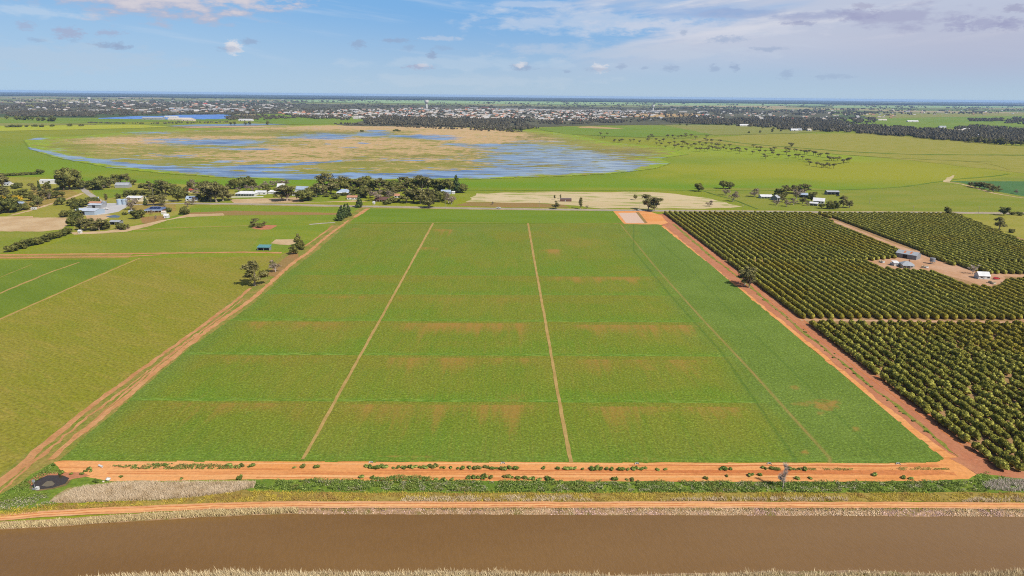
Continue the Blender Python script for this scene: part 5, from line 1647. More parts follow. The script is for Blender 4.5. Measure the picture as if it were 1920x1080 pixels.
# ------------------------------------------------------------------ far woods and shelter belts
def build_woods():
    leaf_far = leaf_mat('far_wood_leaves', C(66, 62, 48), C(84, 78, 60), C(96, 90, 70), 0.05, 0.35)
    protos = []
    for s in range(6):
        rng = np.random.default_rng(700 + s)
        U = rng.uniform
        cl = []
        n = 5 if s < 4 else 9
        for i in range(n):
            w = 3.0 if s < 4 else 8.0
            r = U(2.0, 3.2)
            h = U(4.5, 8.5)
            cl.append((U(-w, w), U(-w, w), h * .62, r, r, h * .5))
        V, Fq = crown_arrays(cl, 60 if s < 4 else 110, 1.7, rng, 0.85, (.8, 1.05))
        o = mesh_obj('far_tree_mass', V, Fq, leaf_far)
        protos.append(o)
        tag(o, kind='stuff')
        # the masses themselves stand at the edge of the long wood
        g = G(28 + s * 27, 217.2)
        o.location = (g[0], g[1], 0)
        o.name = 'wood_edge'
    rng = np.random.default_rng(77)

    def fill(name, poly, n, size=(0.9, 1.4), thr=0.0, nsc=(14, 3), seed=1):
        """n groves spread evenly over the picture area that this stretch of country shows"""
        poly = np.array(poly, float)
        x0, y0 = poly.min(0)
        x1, y1 = poly.max(0)
        x, y = rng.uniform(x0, x1, n * 6), rng.uniform(y0, y1, n * 6)
        k = inside(x, y, poly) & (fbm(x / nsc[0], y / nsc[1], seed, 3) > thr)
        x, y = x[k][:n], y[k][:n]
        P = []
        for a, b in zip(x, y):
            g = G(a, b)
            P.append((g[0], g[1], 0.0))
        S = rng.uniform(*size, len(P))
        scatter(name, P, S, rng.uniform(0, 6.28, len(P)), protos)

    fill('far_wood', [(16, 213), (60, 212), (160, 214), (178, 216), (176, 219), (100, 219.5), (40, 219), (16, 218)], 420, (1.0, 1.5), 0, seed=2)
    fill('far_wood', [(680, 226), (720, 219), (800, 222), (860, 226), (940, 226), (990, 236), (1010, 241), (960, 246), (900, 243), (860, 239), (760, 236), (690, 234)], 950, (1.0, 1.6), 0.36, (10, 4), seed=3)
    fill('far_wood', [(1440, 234), (1500, 228), (1560, 232), (1620, 236), (1740, 243), (1790, 248), (1840, 246), (1930, 258), (1930, 272), (1830, 268), (1790, 265), (1700, 258), (1600, 250), (1540, 247), (1460, 243)], 1300, (1.1, 1.7), 0.22, (16, 4), seed=4)
    fill('far_wood', [(1790, 240), (1830, 236), (1925, 244), (1925, 262), (1860, 256), (1800, 250)], 300, (1.0, 1.5), 0.3, seed=5)
    fill('far_wood', [(1320, 226), (1420, 220), (1500, 222), (1640, 222), (1640, 230), (1560, 234), (1440, 240), (1330, 234)], 800, (1.0, 1.6), 0.36, (12, 4), seed=6)
    fill('far_wood', [(1240, 224), (1330, 222), (1330, 234), (1245, 230)], 200, (1.0, 1.5), 0.3, seed=7)
    fill('far_wood', [(1818, 224), (1880, 223), (1880, 228), (1818, 228)], 130, (1.0, 1.4), 0, seed=8)
    fill('far_wood', [(1885, 222), (1930, 219), (1930, 234), (1885, 232)], 140, (1.0, 1.4), .4, seed=9)
    fill('far_wood', [(540, 216), (620, 219), (640, 223), (600, 224), (550, 220)], 140, (1.0, 1.4), 0.1, seed=10)
    fill('far_wood', [(420, 220), (500, 217), (560, 222), (470, 226), (430, 225)], 180, (.9, 1.3), 0.35, seed=11)
    fill('shelter_belt', [(220, 231), (300, 230), (430, 229), (430, 231), (280, 233)], 60, (.4, .7), 0.3, seed=12)
    fill('shelter_belt', [(165, 230), (235, 231.5), (235, 232.5), (165, 231)], 40, (.4, .6), 0.1, seed=13)
    fill('shelter_belt', [(620, 231), (760, 236), (960, 246), (1010, 247), (940, 248), (760, 239), (620, 233)], 120, (.6, 1.0), 0.25, seed=14)
    # trees of the town and of the farms round it
    fill('town_trees', [(-60, 196), (300, 194), (560, 196), (820, 198), (1100, 203), (1330, 206), (1400, 212), (1330, 224), (1240, 228), (1060, 234), (980, 232), (760, 224), (640, 226), (560, 216), (200, 217), (-60, 212)], 3000, (.8, 1.4), 0.45, (18, 3), seed=15)
    fill('town_trees', [(-60, 190), (560, 189), (560, 200), (-60, 204)], 1000, (1.1, 2.0), 0.45, (26, 2.5), seed=16)
    fill('town_trees', [(560, 195), (900, 196), (1300, 201), (1300, 206), (900, 202), (560, 202)], 480, (1.0, 1.7), 0.47, (24, 2.5), seed=17)
    fill('far_trees', [(1280, 199), (1640, 203), (1930, 205), (1930, 212), (1640, 218), (1400, 214), (1280, 206)], 800, (1.0, 1.8), 0.5, (34, 2.5), seed=18)
    fill('far_trees', [(-80, 184), (500, 186), (960, 190), (1500, 195), (1950, 199), (1950, 205), (1500, 202), (960, 196), (500, 191), (-80, 191)], 800, (1.3, 2.6), 0.54, (44, 1.6), seed=19)
    # the dark forest along the horizon: a rough canopy 12 m high
    m, nt, b, out = new_mat('forest_canopy')
    n = NB(nt)
    c = n.mix(n.rng(n.noise(n.pos(), 0.0015, 4, 0.6), 0.35, 0.65), C(52, 62, 44), C(74, 80, 56))
    nt.links.new(c, b.inputs['Base Color'])
    xs = np.arange(-34000, 34001, 170.0)
    for nm, y0, y1, thr in [('horizon_forest', 15500, 41000, .34)]:
        ys = np.geomspace(y0, y1, 90)
        X, Y = np.meshgrid(xs, ys)
        dens = fbm(X / 5200, Y / 3200, 33, 4)
        lim = np.interp(X, [-20000, 6000, 16000], [.28, .36, .56]) - .16 * np.clip((Y - 22000) / 12000, 0, 1)
        Z = np.where(dens > lim, 9 + 9 * vnoise(X / 240, Y / 400, 44) + 5 * vnoise(X / 90, Y / 100, 45), -2.0)
        V = np.stack([X, Y, Z], -1).reshape(-1, 3)
        idx = np.arange(X.size).reshape(X.shape)
        Fc = np.stack([idx[:-1, :-1], idx[:-1, 1:], idx[1:, 1:], idx[1:, :-1]], -1).reshape(-1, 4)
        zz = Z.reshape(-1)[Fc].max(1)
        Fc = Fc[zz > 0]
        o = mesh_obj(nm, V, Fc, m)
        tag(o, kind='stuff')


build_woods()


# ------------------------------------------------------------------ reeds, weeds and stones by the canal
def ground_points(poly, dens, z=0.0, seed=0, thr=None, nsc=3.0):
    rng = np.random.default_rng(seed)
    P = np.array([G(*p, z) for p in poly])
    x0, y0 = P.min(0)
    x1, y1 = P.max(0)
    n = int((x1 - x0) * (y1 - y0) * dens)
    x, y = rng.uniform(x0, x1, n), rng.uniform(y0, y1, n)
    k = inside(x, y, P)
    if thr is not None:
        k &= fbm(x / nsc, y / nsc, seed + 5, 3) > thr
    return x[k], y[k], rng


def blades(name, polys, dens, h, w, mat, z=0.0, seed=0, thr=None, nsc=3.0, lean=.25):
    """upright stems"""
    Vs = []
    for i, poly in enumerate(polys):
        x, y, rng = ground_points(poly, dens, z, seed + i, thr, nsc)
        n = len(x)
        hh = rng.uniform(h * .65, h * 1.2, n) * (.7 + .6 * fbm(x / 2.5, y / 2.5, seed, 2))
        a = rng.uniform(0, math.pi, n)
        dx, dy = np.cos(a) * w * .5, np.sin(a) * w * .5
        lx, ly = rng.normal(-.08, lean, n) * hh, rng.normal(0, lean, n) * hh
        zz = np.full(n, z)
        Vs.append(np.stack([np.stack([x - dx, y - dy, zz - .05], 1), np.stack([x + dx, y + dy, zz - .05], 1),
                            np.stack([x + lx + dx * .7, y + ly + dy * .7, zz + hh * .8], 1), np.stack([x + lx * 1.3 - dx * .2, y + ly * 1.3 - dy * .2, zz + hh], 1)], 1).reshape(-1, 3))
    V = np.concatenate(Vs)
    o = mesh_obj(name, V, np.arange(len(V)).reshape(-1, 4), mat)
    return tag(o, kind='stuff')


def herbs(name, polys, dens, h, size, mat, z=0.0, seed=0, thr=None, nsc=3.0):
    """leafy low growth with an uneven top"""
    Vs = []
    for i, poly in enumerate(polys):
        x, y, rng = ground_points(poly, dens, z, seed + i, thr, nsc)
        n = len(x)
        hh = h * np.clip(1.7 * fbm(x / 1.6, y / 1.6, seed + 3, 3) - .25, .12, 1.4)
        P = np.stack([x, y, z + hh * rng.uniform(.35, 1, n)], 1)
        N = np.tile(np.array([[0.25, -.3, 1.0]]), (n, 1))
        V, _ = leaf_quads(P, N, size, rng, 1.2, .7)
        Vs.append(V)
    V = np.concatenate(Vs)
    o = mesh_obj(name, V, np.arange(len(V)).reshape(-1, 4), mat)
    return tag(o, kind='stuff')


def build_canal_side():
    M_REED = leaf_mat('straw_reeds', C(198, 178, 140), C(198, 178, 140), C(218, 202, 166), 0.2, 0.2, patch=(C(182, 158, 120), 0.5, .45, .7, .6))
    M_REED2 = leaf_mat('cream_reeds', C(194, 174, 128), C(194, 174, 128), C(214, 196, 152), 0.2, 0.18)
    M_GREYREED = leaf_mat('grey_reeds', C(206, 186, 156), C(206, 186, 156), C(222, 204, 178), 0.3, 0.14, patch=(C(184, 160, 124), .3, .45, .7, .7))
    M_YEL = leaf_mat('yellow_weeds', C(176, 158, 58), C(176, 158, 58), C(200, 178, 78), 0.2, 0.3, patch=(C(150, 112, 70), 0.16, .45, .65, .8))
    # on the near bank, along the bottom
    near = [(x, y + 3) for x, y in NEAR_EDGE[1:]]
    lo = [(2100, 1130), (100, 1130)]
    e = [(150, 1090), (230, 1083), (330, 1081), (430, 1076), (520, 1080), (600, 1077), (720, 1080), (840, 1076), (960, 1079), (1100, 1082), (1200, 1088), (1330, 1084), (1440, 1077), (1520, 1082), (1600, 1077), (1700, 1082), (1790, 1083), (1870, 1077), (2050, 1073)]
    blades('reeds', [e + lo], 26, 1.7, .13, M_REED, -.35, 21, lean=.2)
    # at the water's edge of the far bank, left
    blades('reeds', [[(-120, 1003), (0, 985), (130, 977), (300, 965), (460, 957), (560, 955), (560, 962), (520, 963), (300, 973), (130, 985), (0, 992), (-120, 1008)]], 32, 1.25, .12, M_REED2, -.5, 31, lean=.18)
    blades('reeds', [[(98, 942), (140, 917), (220, 907), (480, 905), (478, 914), (420, 926), (300, 938), (160, 942)]], 48, 1.15, .08, M_GREYREED, .2, 41, lean=.16)
    blades('dry_grass', [[(750, 941), (760, 933), (930, 931), (1110, 930), (1110, 940), (930, 941)], [(1240, 940), (1290, 934), (1440, 934), (1590, 934), (1590, 940)], [(1800, 942), (1830, 934), (1920, 932), (2000, 932), (2000, 942)]], 16, .8, .11, M_GREYREED, .15, 51, .38, 2.0, .35)
    blades('dry_grass', [[(1840, 906), (1880, 899), (1960, 902), (1960, 922), (1900, 922), (1850, 918)]], 16, 1.0, .12, leaf_mat('mauve_grass', C(176, 162, 150), C(176, 162, 150), C(196, 184, 172), .2, .2), .2, 61, .3, 2.0, .3)
    # yellowing growth along the track
    blades('dry_grass', [[(-100, 980), (0, 955), (120, 944), (300, 939), (470, 920), (640, 923), (960, 924), (1300, 924), (1600, 924), (2050, 924), (2050, 942), (1600, 940), (960, 940), (500, 940), (300, 947), (100, 957), (-100, 984)]], 13, .55, .12, M_YEL, .12, 71, .36, 2.2, .4)
    # green weeds of the drain
    herbs('weeds', [[(470, 908), (500, 902), (560, 899), (700, 900), (960, 902), (1300, 903), (1600, 904), (1760, 902), (1830, 899), (1870, 908), (1850, 922), (1600, 924), (1300, 924), (960, 923), (700, 921), (560, 920), (480, 917)]], 30, 1.0, .30, L_WEED, .2, 81, .40, 2.6)
    herbs('weeds', [[(-140, 1012), (0, 930), (66, 889), (100, 870), (118, 886), (84, 892), (55, 912), (100, 925), (60, 942), (0, 950), (-140, 985)], [(1825, 893), (1850, 884), (1900, 899), (1880, 906), (1840, 904)]], 16, .45, .28, L_WEED, .2, 91, .42, 2.0)
    herbs('weeds', [[(205, 874), (300, 869), (430, 872), (488, 876), (470, 879), (360, 880), (250, 880)]], 30, .6, .28, L_WEED, .25, 96, .44, 1.5)
    herbs('weeds', [[(700, 897), (740, 893), (790, 893), (815, 898), (800, 902), (700, 902)]], 34, .9, .28, L_WEED, .25, 97)
    herbs('weeds', [[(1660, 880), (1700, 876), (1780, 878), (1780, 881), (1680, 882)], [(1530, 879), (1600, 878), (1598, 882), (1530, 882)], [(1480, 879), (1530, 878), (1530, 882), (1480, 882)]], 26, .5, .26, L_WEED, .25, 98, .4, 1.5)
    herbs('grey_weeds', [[(560, 902), (960, 904), (1300, 905), (1600, 906), (1830, 903), (1830, 922), (1300, 923), (960, 922), (640, 921)]], 14, .8, .3, L_GREYWEED, .2, 181, .56, 2.0)
    herbs('grey_weeds', [[(-100, 992), (0, 940), (80, 925), (110, 945), (0, 958)]], 14, .5, .28, L_GREYWEED, .2, 182, .45, 2.0)
    # weed tufts standing on the orange earth, each on its own
    protos = []
    for s in range(5):
        rng = np.random.default_rng(900 + s)
        cl = [(rng.uniform(-.4, .4), rng.uniform(-.3, .3), .3, rng.uniform(.4, .6), rng.uniform(.35, .5), .38) for _ in range(4)]
        V, Fq = crown_arrays(cl, 130, .2, rng, .8)
        o = mesh_obj('weed_clump', V, Fq, L_WEED)
        protos.append(o.data)
        bpy.data.objects.remove(o)
    row1 = [(686, 875), (693, 877), (700, 877), (707, 878), (714, 876), (722, 877), (740, 878), (748, 877), (757, 878), (772, 877), (779, 876), (788, 877), (797, 877), (808, 876), (817, 876), (826, 877), (834, 877), (845, 878), (861, 879), (869, 879), (880, 878), (894, 878), (901, 878), (912, 877), (922, 879), (930, 879), (940, 879), (948, 879), (955, 878), (965, 879), (1018, 879), (1046, 879), (1062, 880),
            (1070, 880), (1078, 879), (1091, 880), (1110, 880), (1119, 879), (1127, 880), (1136, 880), (1146, 880), (1163, 881), (1170, 880), (1178, 881), (1187, 880), (1195, 879), (1203, 880), (1212, 878), (1232, 881), (1248, 881), (1350, 880), (1358, 880), (1368, 880), (1430, 877), (1438, 879), (1446, 880), (1458, 881), (1480, 880), (1490, 880), (1500, 880), (1508, 881)]
    row2 = [(678, 895), (701, 896), (709, 897), (734, 896), (797, 898), (818, 899), (834, 901), (846, 900), (879, 897), (887, 896), (896, 896), (904, 896), (912, 894), (922, 896), (943, 896), (951, 896), (959, 896), (970, 898), (985, 897), (997, 899), (1008, 900), (1026, 898), (1038, 900), (1155, 900), (1174, 900), (1186, 900), (1322, 898), (1360, 893), (1404, 892), (1412, 891), (1425, 891), (1494, 898), (1520, 898), (1640, 891), (1692, 896), (1708, 898), (452, 896), (341, 898), (226, 894)]
    side = [(552, 877), (566, 876), (594, 876), (430, 873), (452, 874), (475, 874), (310, 872), (100, 872), (116, 888), (134, 889), (160, 884), (152, 889), (172, 884), (182, 903), (168, 880)]
    rng = np.random.default_rng(31)
    for lst, lab, grp, sc in [(row1, 'low green weed clump in the line between the two orange wheel lanes', 'weed clumps between the orange lanes', 1.15), (row2, 'low green weed clump on the canal side of the orange track', 'weed clumps on the canal side of the orange track', 1.1), (side, 'green weed clump at the pond end of the orange track', 'weed clumps at the pond end of the track', 1.1)]:
        for i, (x, y) in enumerate(lst):
            g = G(x, y + 1.0)
            o = bpy.data.objects.new('weed_clump', protos[rng.integers(5)])
            COL.objects.link(o)
            o.location = (g[0] + rng.normal(0, .2), g[1] + rng.normal(0, .1), 5 * LAYER + .06)
            o.rotation_euler = (0, 0, rng.uniform(0, 6.28))
            s = sc * rng.uniform(.7, 1.35)
            o.scale = (s * rng.uniform(.9, 1.3), s, s * rng.uniform(.8, 1.25))
            tag(o, lab, 'weed clump', grp)
    # weed tufts along the red lane
    for i, t in enumerate(np.linspace(0, 1, 46)):
        q = np.array([(1330, 478), (1477, 598), (1560, 665), (1632, 724), (1757, 824)], float)
        x = np.interp(t, np.linspace(0, 1, 5), q[:, 0]); y = np.interp(t, np.linspace(0, 1, 5), q[:, 1])
        g = G(x, y)
        o = bpy.data.objects.new('weed_clump', protos[rng.integers(5)])
        COL.objects.link(o)
        o.location = (g[0] + rng.normal(0, .7), g[1] + rng.normal(0, 2), 5 * LAYER + .05)
        o.rotation_euler = (0, 0, rng.uniform(0, 6.28))
        s = rng.uniform(.5, 1.0)
        o.scale = (s, s * rng.uniform(1, 1.8), s * .6)
        tag(o, 'low weed clump along the middle of the red lane by the orchard', 'weed clump', 'weed clumps along the red lane')
    # stones on the far bank
    iv, itri = ico()
    rng = np.random.default_rng(17)
    Vs, Fs, o = [], [], 0
    import bmesh
    bm = bmesh.new()
    bmesh.ops.create_icosphere(bm, subdivisions=1, radius=1.0)
    iv = np.array([v.co[:] for v in bm.verts])
    itri = np.array([[v.index for v in f.verts] for f in bm.faces])
    bm.free()
    xa, xb = G(560, 960)[0], G(2050, 962)[0]
    n = 5200
    x = rng.uniform(xa, xb, n)
    t = rng.uniform(0, 1, n)
    keep = rng.random(n) < np.interp(x, [xa, xa + 60, 20, 60], [.25, .5, .9, 1.0])
    x, t = x[keep], t[keep]
    y = far_e(x) + t * 2.9
    z = ZW + t * .7
    r = rng.uniform(.12, .3, len(x))
    Vall = (np.stack([x, y, z], 1)[:, None, :] + iv[None] * (r[:, None, None] * rng.uniform(.6, 1.2, (len(x), len(iv), 1)))).reshape(-1, 3)
    Fall = (itri[None] + (np.arange(len(x)) * len(iv))[:, None, None]).reshape(-1, 3)
    st = mesh_obj('bank_stones', Vall, Fall, leaf_mat('pinkish_stones', C(150, 122, 108), C(150, 122, 108), C(176, 148, 136), 0.0, .28, patch=(C(170, 148, 116), .12, .42, .6, .9)))
    tag(st, kind='stuff')
    blades('dry_grass', [[(540, 958), (700, 957), (960, 957), (1300, 957), (1600, 958), (2050, 960), (2050, 953), (1600, 952), (1300, 952), (960, 952), (700, 952), (540, 954)]], 10, .4, .12, leaf_mat('bank_grass', C(150, 138, 72), C(150, 138, 72), C(186, 170, 112), .2, .3), .1, 131, .42, 2.5, .4)
    # the dead tree by the drain
    plant_px('thin', 1467, 917, 50, .95, label='leafless grey tree standing in the green weeds beside the orange track', cat='tree')


build_canal_side()


# ------------------------------------------------------------------ buildings
def pm(name, c, rough=0.55, spec=0.3, var=0.1, scale=0.5, metal=0.0):
    return plain_mat(name, c, rough, spec, var, scale, metal)


W_WHITE = pm('white_weatherboard', C(236, 234, 230, .95))
W_CREAM = pm('cream_wall', C(226, 212, 186))
W_GREY = pm('grey_wall', C(170, 172, 174))
W_BRICK = pm('brick_wall', C(160, 106, 80))
W_BLUE = pm('pale_blue_cladding', C(178, 196, 214))
W_STEEL = pm('weathered_steel_cladding', C(150, 152, 156))
W_DARK = pm('dark_opening', C(44, 40, 40), var=0.3)  # shade inside doorways and pipe mouths put into flat dark colour; tyres too
W_GLASS = pm('dark_window_glass', C(52, 58, 66), 0.1, 0.6)
W_ORANGE = pm('rusty_orange', C(204, 128, 84))


def roof_mat(name, c):
    """corrugated sheet: fine ribs shaded in colour, some weathering"""
    m, nt, b, out = new_mat(name)
    n = NB(nt)
    p = n.pos(kind='Object')
    f = n.noise(p, 0.35, 5, 0.65)
    cc = n.mix(n.rng(f, 0.3, 0.7), tuple(v * .88 for v in c), tuple(min(.85, v * 1.1) for v in c))
    w = nt.nodes.new('ShaderNodeTexWave')
    w.inputs['Scale'].default_value = 1.6
    nt.links.new(p, w.inputs['Vector'])
    cc = n.mix(n.math('MULTIPLY', w.outputs['Fac'], 0.16), cc, tuple(v * .6 for v in c))  # shade between the ribs put into the colour as darker bands
    nt.links.new(cc, b.inputs['Base Color'])
    b.inputs['Roughness'].default_value = 0.45
    b.inputs['Specular IOR Level'].default_value = 0.35
    return m


R_WHITE = roof_mat('white_roof', C(240, 240, 240, .95))
R_BLUE = roof_mat('blue_grey_roof', C(176, 192, 214))
R_PALEBLUE = roof_mat('pale_blue_roof', C(204, 212, 226))
R_GREY = roof_mat('grey_roof', C(178, 182, 188))
R_SLATE = roof_mat('dark_blue_roof', C(104, 116, 150))
R_RED = roof_mat('red_roof', C(204, 92, 76))
R_DARK = roof_mat('brown_roof', C(118, 84, 74))
R_TERRA = roof_mat('terracotta_roof', C(206, 150, 118))
R_TEAL = roof_mat('teal_roof', C(104, 158, 160))
R_CREAM = roof_mat('cream_roof', C(226, 214, 196))
PANEL = pm('solar_panel_glass', C(40, 52, 88), 0.12, 0.6, 0.1)


def building(name, label, px, py, wpx, L=None, Wd=6.0, H=2.7, rot=0.0, wall=W_WHITE, roof=R_GREY, style='gable', pitch=0.32, wins=4, doors=1, veranda=None, open_front=False, cat='house', extra=None, group=None, eave=0.45, dark_end=False):
    """a building whose long side lies along its own x axis"""
    g = G(px, py)
    if L is None:
        L = wpx * mpp(px, py)
    o = empty(name, (g[0], g[1] + Wd * .5 * math.cos(rot), 0.0), rot)
    tag(o, label, cat, group)
    hx, hy = L / 2, Wd / 2
    rise = hy * pitch * 2 if style != 'skillion' else Wd * .16
    b = MB()
    if open_front:
        n = max(2, int(L / 4.5))
        for i in range(n + 1):
            x = -hx + .12 + (L - .24) * i / n
            b.box(x - .12, x + .12, -hy, -hy + .24, 0, H)
        b.box(-hx, hx, hy - .15, hy, 0, H)
        b.box(-hx, -hx + .1, -hy + .3, hy - .2, 0, H)
        b.box(hx - .1, hx, -hy + .3, hy - .2, 0, H)
        b.build('wall', wall, o)
    else:
        if style == 'gable':
            b.add([(-hx, -hy, 0), (-hx, hy, 0), (-hx, hy, H), (-hx, 0, H + rise), (-hx, -hy, H), (hx, -hy, 0), (hx, hy, 0), (hx, hy, H), (hx, 0, H + rise), (hx, -hy, H)],
                  [(0, 1, 2, 3, 4)[::-1], (5, 6, 7, 8, 9), (0, 5, 9, 4), (6, 1, 2, 7), (4, 9, 8, 3), (3, 8, 7, 2)])
        else:
            b.box(-hx, hx, -hy, hy, 0, H)
        b.build('wall', wall, o)
    r = MB()
    e = eave
    t = .12
    if style == 'gable':
        s = rise / hy
        prof = [(-hy - e, H - e * s + .05), (0, H + rise + .05), (hy + e, H - e * s + .05), (hy + e, H - e * s + t + .06), (0, H + rise + t + .08), (-hy - e, H - e * s + t + .06)]
        v = [(-hx - e * .6, y, z) for y, z in prof] + [(hx + e * .6, y, z) for y, z in prof]
        n = 6
        f = [(0, 1, 4, 5), (1, 2, 3, 4), (11, 10, 7, 6), (10, 9, 8, 7)] + [(i, i + n, (i + 1) % n + n, (i + 1) % n) for i in range(n)]
        r.add(v, f)
    elif style == 'hip':
        q = min(hy, hx) * .95
        z0, z1 = H + .03, H + rise
        v = [(-hx - e, -hy - e, z0), (hx + e, -hy - e, z0), (hx + e, hy + e, z0), (-hx - e, hy + e, z0), (-hx + q, 0, z1), (hx - q, 0, z1)]
        v += [(x, y, z0 - .12) for x, y, z in v[:4]]
        r.add(v, [(0, 1, 5, 4), (1, 2, 5), (2, 3, 4, 5), (3, 0, 4), (0, 6, 7, 1), (1, 7, 8, 2), (2, 8, 9, 3), (3, 9, 6, 0), (9, 8, 7, 6)])
    elif style == 'skillion':
        r.add([(-hx - e, -hy - e, H + .02), (hx + e, -hy - e, H + .02), (hx + e, hy + e, H + rise + .3), (-hx - e, hy + e, H + rise + .3), (-hx - e, -hy - e, H + .2), (hx + e, -hy - e, H + .2), (hx + e, hy + e, H + rise + .48), (-hx - e, hy + e, H + rise + .48)],
              [(3, 2, 1, 0), (4, 5, 6, 7), (0, 1, 5, 4), (1, 2, 6, 5), (2, 3, 7, 6), (3, 0, 4, 7)])
    elif style == 'flat':
        r.box(-hx - .2, hx + .2, -hy - .2, hy + .2, H + .01, H + .35)
    elif style == 'arch':
        k = 9
        prof = [(-hy * math.cos(math.pi * i / (k - 1)), H + hy * .55 * math.sin(math.pi * i / (k - 1))) for i in range(k)]
        r.prism([(y, z) for y, z in prof][::-1], -hx, hx)
        r.v = [(yy, xx, zz) for xx, yy, zz in r.v]
        r.f = [f[::-1] for f in r.f]
    rf = r.build('roof', roof, o)
    if not open_front:
        for i in range(wins):
            x = -hx + L * (i + .5) / wins
            if doors and i == wins // 2:
                x += L / wins * .22
            w = min(.8, L / wins * .3)
            m = MB().box(x - w, x + w, -hy - .04, -hy + .05, H * .36, H * .76)
            m.build('window', W_GLASS, o)
        for i in range(doors):
            x = (-.05 - .3 * i) * L
            w = .5 if H < 3.2 else 1.6
            MB().box(x - w, x + w, -hy - .06, -hy + .05, .02, min(H * .85, 2.1 if H < 3.2 else 3.4)).build('door', W_DARK if H >= 3.2 else W_GREY, o)
        if dark_end:
            MB().box(-hx - .06, -hx + .05, -hy * .7, hy * .7, .02, H * .9).build('door', W_DARK, o)
    if veranda:
        vw = 2.2
        v = MB()
        v.add([(-hx, -hy - vw, H - .55), (hx, -hy - vw, H - .55), (hx, -hy - .02, H - .05), (-hx, -hy - .02, H - .05), (-hx, -hy - vw, H - .45), (hx, -hy - vw, H - .45), (hx, -hy - .02, H + .05), (-hx, -hy - .02, H + .05)],
              [(3, 2, 1, 0), (4, 5, 6, 7), (0, 1, 5, 4), (1, 2, 6, 5), (2, 3, 7, 6), (3, 0, 4, 7)])
        vr = v.build('veranda_roof', veranda, o)
        n = max(3, int(L / 3))
        for i in range(n + 1):
            x = -hx + .1 + (L - .2) * i / n
            MB().box(x - .07, x + .07, -hy - vw + .05, -hy - vw + .19, 0, H - .5).build('veranda_post', W_WHITE, o)
    if extra == 'solar':
        s = rise / hy
        for i in range(3):
            x = -hx * .5 + i * hx * .42
            y0, y1 = -hy * .82, -hy * .3
            z = lambda y: H + rise * (1 + y / hy) + .3
            MB().add([(x, y0, z(y0)), (x + hx * .38, y0, z(y0)), (x + hx * .38, y1, z(y1)), (x, y1, z(y1)), (x, y0, z(y0) - .06), (x + hx * .38, y0, z(y0) - .06), (x + hx * .38, y1, z(y1) - .06), (x, y1, z(y1) - .06)],
                     [(0, 1, 2, 3), (7, 6, 5, 4), (4, 5, 1, 0), (5, 6, 2, 1), (6, 7, 3, 2), (7, 4, 0, 3)]).build('solar_panel', PANEL, o)
    if extra == 'chimney':
        MB().box(hx * .3, hx * .3 + .7, .3, 1.0, H, H + rise + .9).build('chimney', W_BRICK, rf)
    if extra == 'skylights':
        for i in range(2):
            x = -hx * .35 + i * hx * .6
            z = lambda y: H + rise * (1 + y / hy) + .2
            MB().add([(x, -hy * .8, z(-hy * .8)), (x + 1.4, -hy * .8, z(-hy * .8)), (x + 1.4, -hy * .1, z(-hy * .1)), (x, -hy * .1, z(-hy * .1))], [(0, 1, 2, 3)]).build('rust_patch', W_ORANGE, rf)
    return o


def tank(name, label, px, py, wpx, h, mat, cone=0.25, stand=None, cat='tank', group=None):
    g = G(px, py)
    r = wpx * mpp(px, py) / 2
    o = empty(name, (g[0], g[1] + r, 0.0))
    tag(o, label, cat, group)
    z0 = 0.0
    if stand:
        z0 = stand
        m = MB()
        for a in range(4):
            x, y = r * .7 * math.cos(a * math.pi / 2 + .78), r * .7 * math.sin(a * math.pi / 2 + .78)
            MB().box(x - .12, x + .12, y - .12, y + .12, 0, z0 - .15).build('leg', W_STEEL, o)
        MB().box(-r, r, -r, r, z0 - .15, z0).build('platform', W_STEEL, o)
    n = 20
    prof = [(r, z0 + .02)]
    for i in range(1, 7):
        prof += [(r * 1.015, z0 + h * (i - .5) / 6), (r, z0 + h * i / 6)]
    v, f = [], []
    for k, (rr, z) in enumerate(prof):
        for i in range(n):
            v.append((rr * math.cos(2 * math.pi * i / n), rr * math.sin(2 * math.pi * i / n), z))
    for k in range(len(prof) - 1):
        for i in range(n):
            f.append((k * n + i, k * n + (i + 1) % n, (k + 1) * n + (i + 1) % n, (k + 1) * n + i))
    MB().add(v, f).build('tank_wall', mat, o, smooth=True)
    v = [(r * 1.06 * math.cos(2 * math.pi * i / n), r * 1.06 * math.sin(2 * math.pi * i / n), z0 + h + .01) for i in range(n)] + [(0, 0, z0 + h + r * cone * 2)]
    MB().add(v, [(i, (i + 1) % n, n) for i in range(n)] + [tuple(range(n))[::-1]]).build('lid', mat, o)
    return o


